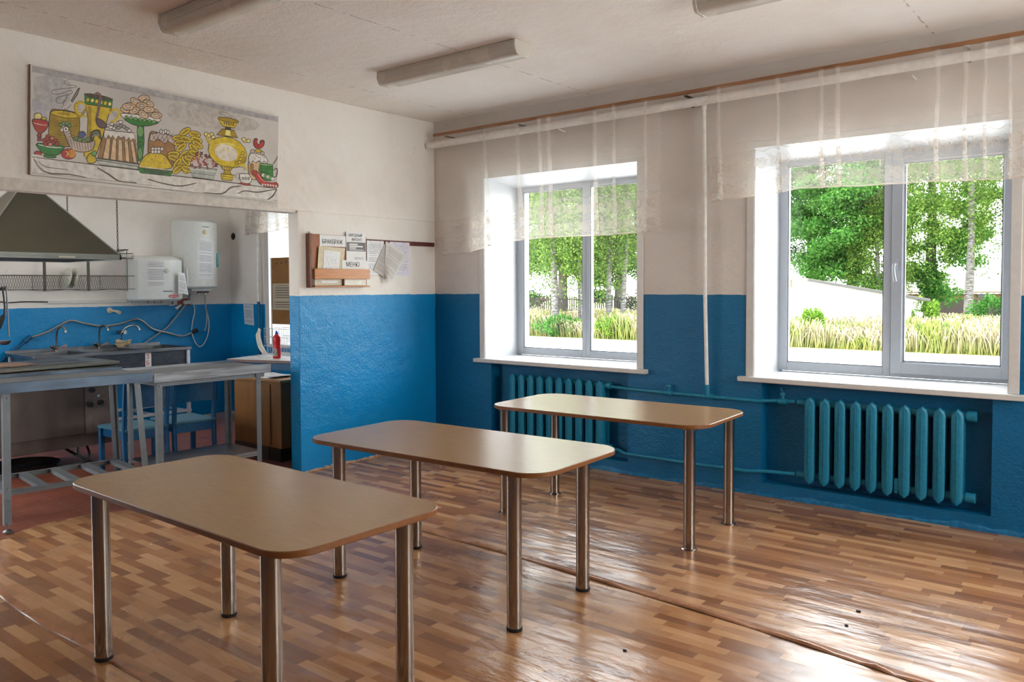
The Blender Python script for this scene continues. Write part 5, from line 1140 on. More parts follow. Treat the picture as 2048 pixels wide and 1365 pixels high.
POSTER = """\
0,0,213,1256,1400-11-2-79-1400,25;0,0,1491,1236,1780-36-1-62-1780,32;1,0,246,1150,99,36,143,0,103-30,24-75-22-103-47-85-85-53-106-34-80,12-40,93-15,139;2,0,211,906,24,9,36-17,34-35,30-60,26-78,5-52-33-8-55,15-43,33-20,62-9,80;3,0,1845,1171,306,7,434-28,320-42,81-55-63-67-165-46-318-29-395-8-265,20-84,73,25,105;4,0,188,303,565-8,840-17-3-145-1407,3;4,0,1470,273,1765-33,11-174-1780,35;5,40,188,306,142-3,210-3,213-2,207-3,210-2,175-2,120-3,76-5,52-3;5,45,1470,268,176,2,264,0,295-2,350-7,390-10,290-8;6,60,206,288,15-27,22-38,27-32,28-20,32-11,43-9,58,2,69,5,68,3,68-5,67-6,47-7;6,34,253,268,13-15,22-20,38-17,72-5,87,0,65,0;6,80,866,266,32-16,47-22,46-23,37-24,35-23,45-17,67-5,76,4,57,1;7,60,225,275,5-15,10-22,11-20,19-17,21-15,15-11;6,60,1445,196,145-25;6,60,1468,196,43-10,64-13,68-10,70-7,75-5,73,4,75,16,75,24,52,16;6,70,2150,100,73,0,102,0,88,10,50,26,35,34,38,28,55,17,57,10,42,6;6,60,2631,128,27,13,38,20,49,14,56,1,65-5,64,2,61,10,60,15,55,15,52,10,45,8,32,5;6,80,3235,236-19-26-25-37-26-32-27-21-28-17-20-12;7,30,1466,101,1780-16;7,30,185,141,140,0,210,0,235,0,278-5,312-5,230-5;8,0,383,801,22,34,28,5,33,0,44,5,50,1,43-3,35-3,28-9,17-33,2-78-10-105-19-84-26-41-35-22-40-12-45-1-50,6-42,9-27,0-20,1-10,32,0,88,9,120;5,34,383,801,22,34,28,5,33,0,44,5,50,1,43-3,35-3,28-9,17-33,2-78-10-105-19-84-26-41-35-22-40-12-45-1-50,6-42,9-27,0-20,1-10,32,0,88,9,120,13,90;6,20,381,736,20-3,30-5,32-2,38,2,42,3,38,5,35,10,34,12,21,8;5,20,380,713,20-2,30-5,33-1,38,0,42,3,38,7,35,8,32,12,23,8;6,20,380,691,20-3,30-3,33-4,37,2,41,3,39,5,35,10,33,10,22,9;5,20,378,670,20-4,30-5,33-1,39,0,41,3,39,5,35,10,31,12,22,8;6,20,376,646,20-3,32-3,33-2,39,0,41,3,39,5,35,9,30,11,21,9;5,20,375,625,21-4,30-5,35-1,39,1,41,2,37,5,35,10,32,10,20,8;6,20,373,603,22-3,31-5,34-2,38,0,42,3,38,5,35,9,30,11,22,7;5,20,371,580,22-4,32-3,35-3,38,1,42,2,38,5,33,10,30,10,22,8;6,20,370,558,21-3,34-5,35-2,38,0,42,3,38,5,33,9,30,10,20,8;5,20,368,535,23-4,32-3,35-3,40,1,40,2,38,5,34,8,30,12,20,7;6,20,366,513,24-3,33-4,35-3,38,0,42,3,38,5,34,9,28,10,20,8;5,20,365,491,23-3,33-5,37-2,38,0,42,2,38,5,32,8,30,10,20,9;6,20,365,468,21-3,35-4,35-3,40,2,42,1,37,5,33,7,28,12,20,6;9,0,683,805-13-15-35-12-50-10-57-3-57,3-45,7-30,11-8,14,13,15,34,11,48,10,57,4,56-2,47-8,32-12;5,28,683,805-13-15-35-12-50-10-57-3-57,3-45,7-30,11-8,14,13,15,34,11,48,10,57,4,56-2,47-8,32-12,8-13;10,0,593,805-7-5-15-5-23-4-27-1-25,0-21,3-14,5-5,5,7,5,15,5,22,3,26,2,25,0,22-3,15-5;6,22,591,1188-16-8-22-12-17-12-1-11,3-14,13-8,27,0,35,5,27,2,18-2,10-5-18-12-67-20-93-26-67-24-23-16,1-15,10-9,22,0,33,7,34,10,35,18,36,22,29,13,13-5,5-13-10-15-30-17-43-18-35-15-22-12-13-8-10-8-7-15-3-15,3-12,17-5,21,0,20,5,17,12,13,16,12,14,8,16,7,14,0-2-17-30-23-43-17-39-1-18,5-13,5-7;6,18,548,1026,8,2,10,0,2-8-13-27-22-35-17-28,0-15,5-9,5-5;7,0,695,1116-15-10-82-153,10-13,60,98;5,34,695,1116-15-10-82-153,10-13,60,98,27,78;11,50,601,941-3-13-7-20-6-18-9-10-10-9-6-5;5,20,591,931,2-3,3-7-1-8-7-12-10-11-13-14-17-16-20-19-13-13;5,22,530,866-15-63;5,22,546,863-15-63;5,22,563,860-13-62;5,22,580,856-14-61;9,0,745,1061,308-8-13-87-50-135-19-88-113-332-115-60-23,34,40,201,15,210-19,134;5,34,745,1061,308-8-13-87-50-135-19-88-113-332-115-60-23,34,40,201,15,210-19,134-11,131;8,0,778,933,40-3-12-337-50-152,4,145,16,212;12,0,741,1061,314-5-14-100-295-8;5,34,741,1061,314-5-14-100-295-8-5,113;9,0,798,1000-3-9-5-8-7-5-8-2-7,4-5,5-3,6,0,9,3,10,5,6,8,5,7,2,7-2,6-5,2-6;5,20,798,1000-3-9-5-8-7-5-8-2-7,4-5,5-3,6,0,9,3,10,5,6,8,5,7,2,7-2,6-5,2-6,0-10;13,0,846,1000-3-10-7-7-6-5-9-2-6,2-5,5-4,7,0,10,4,8,6,8,7,5,8,2,7-2,5-5,3-8;5,20,846,1000-3-10-7-7-6-5-9-2-6,2-5,5-4,7,0,10,4,8,6,8,7,5,8,2,7-2,5-5,3-8,0-8;9,0,893,998-3-8-5-9-7-5-8-1-7,1-7,5-1,9,0,8,3,8,5,9,8,5,7,1,8-1,5-5,2-9;5,20,893,998-3-8-5-9-7-5-8-1-7,1-7,5-1,9,0,8,3,8,5,9,8,5,7,1,8-1,5-5,2-9,0-8;13,0,941,996-3-8-5-8-8-5-7-2-8,2-5,5-2,8,0,8,3,10,5,7,7,5,8,2,7-2,7-5,1-7;5,20,941,996-3-8-5-8-8-5-7-2-8,2-5,5-2,8,0,8,3,10,5,7,7,5,8,2,7-2,7-5,1-7,0-10;9,0,990,995-4-9-5-8-6-5-9-2-8,2-5,7-2,6,0,10,4,9,5,8,8,5,7,2,8-2,5-5,
3-8;5,20,990,995-4-9-5-8-6-5-9-2-8,2-5,7-2,6,0,10,4,9,5,8,8,5,7,2,8-2,5-5,3-8-1-10;13,0,1040,995-4-10-6-7-7-5-8-2-7,2-7,5-1,7,0,10,3,8,5,8,8,5,9,2,6-2,5-5,4-8;5,20,1040,995-4-10-6-7-7-5-8-2-7,2-7,5-1,7,0,10,3,8,5,8,8,5,9,2,6-2,5-5,4-8,0-8;6,0,1048,1050-13-9-35-6-50-4-59,0-56,2-47,7-30,6-10,9,13,8,34,7,48,3,58,0,57-2,48-6,32-7;5,28,1048,1050-13-9-35-6-50-4-59,0-56,2-47,7-30,6-10,9,13,8,34,7,48,3,58,0,57-2,48-6,32-7,10-8;8,150,766,915-20-34-28-46-25-30-15,0-12,16-8,20-7,22-6,25,0,23,10,19,15,16,16,12,20,3,22-1,15-2;9,110,765,811-24,2-31,2-27,10-17,21-10,29-5,26,7,22,12,20,16,12,24,0,28-9,18-6;5,18,648,941,38-8;5,18,658,910,37-4;5,18,666,880,39-2;5,18,676,848,39,3;5,18,685,816,40,7;9,120,1011,886,14,17,16,23,20,17,20,5,24-3,15-9,8-16,2-24-5-23-15-20-20-20-20-17-20-11-17-7-13-5;5,18,1040,936-12-36;5,18,1058,926-15-40;5,18,1078,916-20-45;5,18,1096,908-25-52;5,18,1116,898-30-57;14,120,853,1071,10,7,13,12,14,3,13-5,12-13,5-24-5-41-12-52-12-48-10-44-10-41-5-34,5-26,9-20,6-14;15,0,868,811,17,4,23-5,22-10,23-15,22-22,11-17-5-13-15-10-16-7-19-3-18,0-17,3-11,10-12,17-7,17-3,18-2,20;5,34,868,811,17,4,23-5,22-10,23-15,22-22,11-17-5-13-15-10-16-7-19-3-18,0-17,3-11,10-12,17-7,17-3,18-2,20,7,13;13,0,298,743-3-15-9-12-13-10-15-5-15,0-13,5-7,12-3,13,3,14,8,13,14,10,15,5,15,0,13-7,8-10;5,28,298,743-3-15-9-12-13-10-15-5-15,0-13,5-7,12-3,13,3,14,8,13,14,10,15,5,15,0,13-7,8-10,2-13;9,0,343,725-3-7-5-7-9-5-8-3-10,0-8,3-5,5-2,7,2,7,6,6,7,5,10,4,10,0,8-4,5-5;5,28,343,725-3-7-5-7-9-5-8-3-10,0-8,3-5,5-2,7,2,7,6,6,7,5,10,4,10,0,8-4,5-5,2-6;16,0,208,700,43,8,60,0,44-8,10-19-7-26-12-25-13-22-18-20-17-15-15-7-15,0-13,7-14,12-13,16-10,20-10,27-8,30;5,34,208,700,43,8,60,0,44-8,10-19-7-26-12-25-13-22-18-20-17-15-15-7-15,0-13,7-14,12-13,16-10,20-10,27-8,30,8,22;11,30,211,665,19-4,25-5,25-3,26,0,25,3,17,2;17,0,258,573,32,0-7-92-35-5;5,34,258,573,32,0-7-92-35-5,10,97;16,0,286,541-1-5-4-6-6-5-9-2-8,0-7,3-5,4,0,6,2,7,3,5,7,5,8,2,9,0,6-2,5-5;5,28,286,541-1-5-4-6-6-5-9-2-8,0-7,3-5,4,0,6,2,7,3,5,7,5,8,2,9,0,6-2,5-5,0-7;12,0,248,456,73,9,107,1,78-5,17-13-15-20-18-20-10-18-14-20-21-14-39-6-46-2-40,3-25,9-17,13-13,17-19,23-15,25;5,34,248,456,73,9,107,1,78-5,17-13-15-20-18-20-10-18-14-20-21-14-39-6-46-2-40,3-25,9-17,13-13,17-19,23-15,25,17,18;11,50,256,443,27-3,37-5,40-4,45,2,48,3,33,4;16,0,336,498-1-7-5-8-9-5-8-2-8,0-7,4-3,5-2,8,2,8,5,7,6,5,9,3,8,0,7-5,5-5;5,28,336,498-1-7-5-8-9-5-8-2-8,0-7,4-3,5-2,8,2,8,5,7,6,5,9,3,8,0,7-5,5-5,1-8;16,0,375,545-2-9-5-6-7-7-8-2-8,0-7,4-5,6-2,7,2,8,5,7,7,5,8,3,8,0,9-3,3-7;5,28,375,545-2-9-5-6-7-7-8-2-8,0-7,4-5,6-2,7,2,8,5,7,7,5,8,3,8,0,9-3,3-7,2-6;16,0,380,495-4-9-5-6-6-5-9-4-8,0-7,4-5,6-1,7,1,8,5,7,9,7,8,1,8,0,7-3,5-7;5,28,380,495-4-9-5-6-6-5-9-4-8,0-7,4-5,6-1,7,1,8,5,7,9,7,8,1,8,0,7-3,5-7,2-6;18,0,418,530-2-9-5-6-6-5-9-4-10,2-6,3-5,5,0,9,1,6,5,9,7,5,8,3,9-2,6-3,5-5;5,28,418,530-2-9-5-6-6-5-9-4-10,2-6,3-5,5,0,9,1,6,5,9,7,5,8,3,9-2,6-3,5-5,2-8;16,0,421,485-1-7-5-8-7-5-8-4-9,2-8,3-3,5-2,9,2,8,5,7,6,5,9,3,8-2,8-3,4-5;5,28,421,485-1-7-5-8-7-5-8-4-9,2-8,3-3,5-2,9,2,8,5,7,6,5,9,3,8-2,8-3,4-5,1-8;16,0,451,515-1-9-5-6-7-7-8-2-10,0-7,4-5,6-2,7,4,8,5,7,6,7,9,1,8,0,7-3,5-7;5,28,451,515-1-9-5-6-7-7-8-2-10,0-7,4-5,6-2,7,4,8,5,7,6,7,9,1,8,0,7-3,5-7,1-6;16,0,465,476-2-8-5-7-7-6-8-2-8,0-9,3-5,7,0,7,2,8,5,7,7,5,8,3,8,0,9-3,3-7;5,28,465,476-2-8-5-7-7-6-8-2-8,0-9,3-5,7,0,7,2,8,5,7,7,5,8,3,8,0,9-3,3-7,2-7;16,0,350,460-2-7-5-8-8-5-9-2-8,0-7,3-5,7,0,7,2,8,5,7,7,5,8,3,8,0,7-3,5-7;5,28,350,460-2-7-5-8-8-5-9-2-8,0-7,3-5,7,0,7,2,8,5,7,7,5,8,3,8,0,7-3,5-7,2-8;18,0,398,461-3-8-5-7-7-5-8-3-9,2-6,3-5,5-2,8,2,9,5,6,8,5,8,4,9-2,6-3,5-5;5,28,398,461-3-8-5-7-7-5-8-3-9,2-6,3-5,5-2,8,2,9,5,6,8,5,8,4,9-2,6-3,5-5,2-9;16,0,365,518-2-8-5-7-7-5-8-3-8,0-7,3-5,7-2,6,2,9,5,6,7,7,8,2,8,0,9-4,3-6;5,28,365,518-2-8-5-7-7-5-8-3-8,0-7,3-5,7-2,6,2,9,5,6,7,7,8,2,8,0,9-4,3-6,2-7;12,0,435,335-7-7-15-7-22-3-25-2-26,0-20,4-15,5-4,5,5,6,15,7,22,3,27,2,25,0,21-3,14-5;5,28,435,335-7-7-15-7-22-3-25-2-26,0-20,4-15,5-4,5,5,6,15,7,22,3,27,2,25,0,21-3,14-5,5-5;16,0,286,346-3-10-10-8-13-5-15-2-14,4-11,5
-7,10,0,10,3,8,10,8,14,7,13,2,15-4,10-5,7-10;5,28,286,346-3-10-10-8-13-5-15-2-14,4-11,5-7,10,0,10,3,8,10,8,14,7,13,2,15-4,10-5,7-10,1-10;11,0,300,321-5-6-14-4-18-3-22,0-20,2-18,3-10,5-3,7,5,5,11,3,19,3,21,0,22-1,17-4,11-5;19,0,491,671,10,12,20,0,20-3,14-7,13-12,12-16,5-25,5-30,8-25,13-15,20-12,25-7,39-3,45,0,38,5,25,12,17,15,11,6,9-10,3-20-3-21-9-24-13-25-22-20-30-13-36-10-35-5-34,0-30,5-26,10-20,17-15,23-14,25-10,25-8,25-10,28-15,34-15,36;5,34,491,671,10,12,20,0,20-3,14-7,13-12,12-16,5-25,5-30,8-25,13-15,20-12,25-7,39-3,45,0,38,5,25,12,17,15,11,6,9-10,3-20-3-21-9-24-13-25-22-20-30-13-36-10-35-5-34,0-30,5-26,10-20,17-15,23-14,25-10,25-8,25-10,28-15,34-15,36-7,25;5,22,553,558,22-98;5,22,581,553,22-100;5,22,611,546,19-100;5,22,641,540,17-100;5,22,671,535,15-102;5,22,701,538,14-102;5,22,733,541,10-101;5,22,763,546,10-103;5,22,795,550,6-104;20,40,530,648,45,22;20,40,541,618,40,22;20,40,553,590,37,20;20,40,563,560,33,20;11,0,506,665-33-47,37-5;5,34,506,665-33-47,37-5-4,52;11,0,570,648-4-12-6-11-10-9-10-3-12,0-10,7-7,8-1,12,3,11,7,10,10,9,10,5,11-2,10-5,7-8;5,28,570,648-4-12-6-11-10-9-10-3-12,0-10,7-7,8-1,12,3,11,7,10,10,9,10,5,11-2,10-5,7-8,2-12;5,0,548,645-2-4-1-5-4-1-3-2-5,0-2,2-3,3,0,3,0,5,3,4,4,1,3,2,3,0,4-2,1-3;21,0,506,686-1-6-5-5-5-5-9-2-6,0-7,2-5,5,0,6,2,5,3,7,7,5,8,2,7,0,6-4,4-3;5,28,506,686-1-6-5-5-5-5-9-2-6,0-7,2-5,5,0,6,2,5,3,7,7,5,8,2,7,0,6-4,4-3,1-7;21,0,536,705-1-7-5-7-7-3-7-3-8,0-5,3-5,3-2,7,2,7,5,6,7,4,6,3,9,0,6-3,4-5;5,28,536,705-1-7-5-7-7-3-7-3-8,0-5,3-5,3-2,7,2,7,5,6,7,4,6,3,9,0,6-3,4-5,1-5;21,0,571,710-1-7-5-7-7-3-7-3-8,0-7,3-3,5-2,5,2,7,5,6,7,4,6,3,9,0,5-3,5-5;5,28,571,710-1-7-5-7-7-3-7-3-8,0-7,3-3,5-2,5,2,7,5,6,7,4,6,3,9,0,5-3,5-5,1-5;21,0,595,693-2-7-3-6-7-4-8-3-7,0-7,3-5,5,0,5,2,7,3,7,7,3,8,3,7,0,7-3,5-5;5,28,595,693-2-7-3-6-7-4-8-3-7,0-7,3-5,5,0,5,2,7,3,7,7,3,8,3,7,0,7-3,5-5,0-5;22,0,748,616-3-13-10-13-14-9-15-5-15,0-13,5-8,12-4,12,4,15,8,11,13,10,17,5,15,0,13-6,9-10;5,28,748,616-3-13-10-13-14-9-15-5-15,0-13,5-8,12-4,12,4,15,8,11,13,10,17,5,15,0,13-6,9-10,3-14;23,0,681,561-3-10-7-8-11-7-14-3-13,0-10,3-8,7-2,8,3,10,7,9,12,5,13,5,13,0,10-4,9-6;5,28,681,561-3-10-7-8-11-7-14-3-13,0-10,3-8,7-2,8,3,10,7,9,12,5,13,5,13,0,10-4,9-6,1-9;23,0,721,556-1-10-9-8-11-7-14-3-13,0-10,3-8,7-2,8,3,10,7,9,12,6,13,4,13,0,10-4,9-6;5,28,721,556-1-10-9-8-11-7-14-3-13,0-10,3-8,7-2,8,3,10,7,9,12,6,13,4,13,0,10-4,9-6,1-9;23,0,773,553-3-10-7-8-12-7-13-3-13,0-12,3-7,7-3,8,3,10,7,8,12,7,13,3,13,0,12-3,7-7;5,28,773,553-3-10-7-8-12-7-13-3-13,0-12,3-7,7-3,8,3,10,7,8,12,7,13,3,13,0,12-3,7-7,3-8;23,0,805,573-4-10-8-8-12-7-13-3-13,0-10,3-9,7-1,8,1,8,9,10,11,5,14,5,13,0,12-3,6-7;5,28,805,573-4-10-8-8-12-7-13-3-13,0-10,3-9,7-1,8,1,8,9,10,11,5,14,5,13,0,12-3,6-7,4-8;6,0,801,635,10,18,15,13,17,12,20,7,22,3,16-8,9-29,1-38-1-27-7,4-12,16-11,14-14,5-13,1-10-6-8-20-9-27-6-20-7-5-8,3-5,10-4,20,0,29;5,34,801,635,10,18,15,13,17,12,20,7,22,3,16-8,9-29,1-38-1-27-7,4-12,16-11,14-14,5-13,1-10-6-8-20-9-27-6-20-7-5-8,3-5,10-4,20,0,29,5,25;21,40,821,638,12,8,17,10,15,4,13-15,13-22,9-17;24,30,816,595,9,11,11,15,12,10,13,0,14-3,10-3;16,0,633,383-7-22-20-20-25-13-30-5-26,3-24,12-15,18-3,22,8,22,19,20,25,13,30,5,28-3,23-12,14-18;5,28,633,383-7-22-20-20-25-13-30-5-26,3-24,12-15,18-3,22,8,22,19,20,25,13,30,5,28-3,23-12,14-18,3-22;25,0,633,391-5-18-10-15-13-10-17-3-15,3-12,8-6,15-2,17,5,18,10,15,15,10,15,5,15-3,12-10,6-15;13,40,530,408,6-3,12-7,5-8-2-12-8-15-5-10;9,0,755,358,3,15,8,17,9,11,11,12,14,7,11,1,14-5,13-11,10-15,5-17,2-18-4-17-11-13-19-12-16-7-19-1-16,5-12,6-5,12-2,15;5,34,755,358,3,15,8,17,9,11,11,12,14,7,11,1,14-5,13-11,10-15,5-17,2-18-4-17-11-13-19-12-16-7-19-1-16,5-12,6-5,12-2,15,4,15;21,0,856,408-8-10-10-7-12-3-10,2-6,6-5,10,0,12,5,12,8,11,10,7,10,3,12-3,6-5,5-10-1-12;5,28,856,408-8-10-10-7-12-3-10,2-6,6-5,10,0,12,5,12,8,11,10,7,10,3,12-3,6-5,5-10-1-12-4-13;24,0,846,368,512-10-13-62-447,5;5,34,846,368,512-10-13-62-447,5-52,67;5,30,856,350,489-20;11,20,878,336,455-25;20,0,948,676,348,7,39-317-467,10;5,34,948,676,348,7,39-317-467,10,80,300;26,0,973,606,4
8,0-26-230-69,2;5,34,973,606,48,0-26-230-69,2,47,228;26,0,1040,606,46,0-11-233-64,5;5,34,1040,606,46,0-11-233-64,5,29,228;26,0,1106,608,45-2,4-235-59,5;5,34,1106,608,45-2,4-235-59,5,10,232;26,0,1175,608,43-2,18-238-51,8;5,34,1175,608,43-2,18-238-51,8-10,232;26,0,1243,608,42,0,35-242-47,10;5,34,1243,608,42,0,35-242-47,10-30,232;11,0,955,698,336,12,15-90-26,28-29-37-21,40-35-46-20,50-34-25-33,21-33-53-32,50-22-35-20,33-33-51-27,28;5,34,955,698,336,12,15-90-26,28-29-37-21,40-35-46-20,50-34-25-33,21-33-53-32,50-22-35-20,33-33-51-27,28,14,75;11,0,1030,751-4-6-5-7-8-5-10-2-10,0-8,2-5,5-2,7,2,6,5,7,8,5,10,2,10,0,8-2,5-5;5,28,1030,751-4-6-5-7-8-5-10-2-10,0-8,2-5,5-2,7,2,6,5,7,8,5,10,2,10,0,8-2,5-5,4-7;11,0,1061,778-1-7-5-6-10-5-10-4-9,0-8,4-7,5-1,5,3,6,5,7,8,5,10,3,10,0,9-1,5-5;5,28,1061,778-1-7-5-6-10-5-10-4-9,0-8,4-7,5-1,5,3,6,5,7,8,5,10,3,10,0,9-1,5-5,1-7;7,0,1105,763-2-7-7-6-8-5-10-4-10,0-8,4-5,5-2,5,2,8,5,5,10,5,10,3,10,0,8-1,5-5;5,28,1105,763-2-7-7-6-8-5-10-4-10,0-8,4-5,5-2,5,2,8,5,5,10,5,10,3,10,0,8-1,5-5,2-7;11,0,1143,806-2-6-5-7-10-5-10-3-10,0-8,3-5,5-2,5,2,7,7,6,8,5,10,4,10,0,8-2,5-5;5,28,1143,806-2-6-5-7-10-5-10-3-10,0-8,3-5,5-2,5,2,7,7,6,8,5,10,4,10,0,8-2,5-5,2-7;7,0,1170,773-2-7-5-6-10-5-10-4-10,0-8,4-5,3-2,7,2,6,6,7,9,5,10,3,10,0,8-1,5-5;5,28,1170,773-2-7-5-6-10-5-10-4-10,0-8,4-5,3-2,7,2,6,6,7,9,5,10,3,10,0,8-1,5-5,2-7;7,0,1136,746-1-6-5-7-10-5-10-3-10,0-9,3-5,5-1,5,1,8,7,5,8,5,10,4,10,0,9-2,5-5;5,28,1136,746-1-6-5-7-10-5-10-3-10,0-9,3-5,5-1,5,1,8,7,5,8,5,10,4,10,0,9-2,5-5,1-7;7,0,1203,766-2-6-6-7-9-5-10-2-10,0-8,2-7,5-1,7,3,6,5,7,8,5,10,2,10,1,10-3,5-5;5,28,1203,766-2-6-6-7-9-5-10-2-10,0-8,2-7,5-1,7,3,6,5,7,8,5,10,2,10,1,10-3,5-5,2-7;7,0,1236,750-3-7-5-7-8-5-10-1-12,0-8,1-5,5-2,7,2,7,6,6,9,5,10,2,10,0,8-2,7-5;5,28,1236,750-3-7-5-7-8-5-10-1-12,0-8,1-5,5-2,7,2,7,6,6,9,5,10,2,10,0,8-2,7-5,1-6;11,0,1083,733-3-7-5-6-9-5-10-2-10-2-8,4-5,5-3,6,3,7,5,5,8,5,10,3,10,0,9-1,5-5;5,28,1083,733-3-7-5-6-9-5-10-2-10-2-8,4-5,5-3,6,3,7,5,5,8,5,10,3,10,0,9-1,5-5,3-7;11,0,1263,733-2-7-6-6-9-5-10-4-10,0-8,2-7,5-1,7,1,6,7,7,8,5,10,3,10,0,10-3,5-3;5,28,1263,733-2-7-6-6-9-5-10-4-10,0-8,2-7,5-1,7,1,6,7,7,8,5,10,3,10,0,10-3,5-3,2-7;11,0,1166,815-3-7-5-7-8-5-10-1-10-2-9,3-6,5-2,5,2,9,6,5,9,6,10,2,10,0,8-2,7-5;5,28,1166,815-3-7-5-7-8-5-10-1-10-2-9,3-6,5-2,5,2,9,6,5,9,6,10,2,10,0,8-2,7-5,1-6;11,0,1050,740-2-7-5-7-10-5-8-3-10,0-9,3-6,4-2,6,3,7,5,7,9,5,10,3,10,0,8-3,5-5;5,28,1050,740-2-7-5-7-10-5-8-3-10,0-9,3-6,4-2,6,3,7,5,7,9,5,10,3,10,0,8-3,5-5,2-5;12,0,1333,808,73,5,4-180-29-240-51,0,0,228;5,34,1333,808,73,5,4-180-29-240-51,0,0,228,3,187;21,0,1405,741-4-25-10-23-11-15-15-7-15,2-12,13-8,20-4,25,5,25,9,24,11,15,15,6,15-1,14-14,6-20;5,28,1405,741-4-25-10-23-11-15-15-7-15,2-12,13-8,20-4,25,5,25,9,24,11,15,15,6,15-1,14-14,6-20,4-25;12,0,1400,598-4-8-8-9-13-6-15-4-15,0-12,4-8,5-4,8,4,10,8,7,13,6,15,4,14,1,13-3,8-7;5,28,1400,598-4-8-8-9-13-6-15-4-15,0-12,4-8,5-4,8,4,10,8,7,13,6,15,4,14,1,13-3,8-7,4-8;21,0,1388,488-3-27-7-21-10-15-12-7-11,3-9,14-6,20-2,25,3,26,7,22,10,15,12,7,10-4,10-13,6-20;5,28,1388,488-3-27-7-21-10-15-12-7-11,3-9,14-6,20-2,25,3,26,7,22,10,15,12,7,10-4,10-13,6-20,2-25;11,0,1160,916,125,10,178,4,132-5,28-15-25-24-33-21-29-19-36-18-42-12-47-8-53-5-47,2-43,6-38,14-30,16-35,25-29,29;5,34,1160,916,125,10,178,4,132-5,28-15-25-24-33-21-29-19-36-18-42-12-47-8-53-5-47,2-43,6-38,14-30,16-35,25-29,29,24,21;12,0,1190,861,108,14,163,8,115,0,14-13-40-20-45-19-35-11-40-10-40-7-39-3-38,0-37,5-46,16-47,22;5,34,1190,861,108,14,163,8,115,0,14-13-40-20-45-19-35-11-40-10-40-7-39-3-38,0-37,5-46,16-47,22,7,18;21,0,1228,881-2-8-5-7-6-5-9-1-8,0-7,1-5,7,0,7,2,6,3,7,9,5,6,3,9,0,6-3,5-5;5,22,1228,881-2-8-5-7-6-5-9-1-8,0-7,1-5,7,0,7,2,6,3,7,9,5,6,3,9,0,6-3,5-5,2-7;21,0,1281,880-1-7-5-7-7-5-8-3-9,0-6,3-5,5-2,7,2,8,5,7,6,5,9,3,8-1,7-2,5-5;5,22,1281,880-1-7-5-7-7-5-8-3-9,0-6,3-5,5-2,7,2,8,5,7,6,5,9,3,8-1,7-2,5-5,1-8;21,0,1335,880-2-7-5-7-7-5-8-3-8,0-7,3-5,5-2,7,4,8,3,7,8,5,7,2,8,0,9-2,3-7;5,22,1335,880-2-7-5-7-7-5-8-3-8,0-7,3-5,5-2,7,4,8,3,7,8,5,7,2,8,0,9-2,3-7,2-6;21,
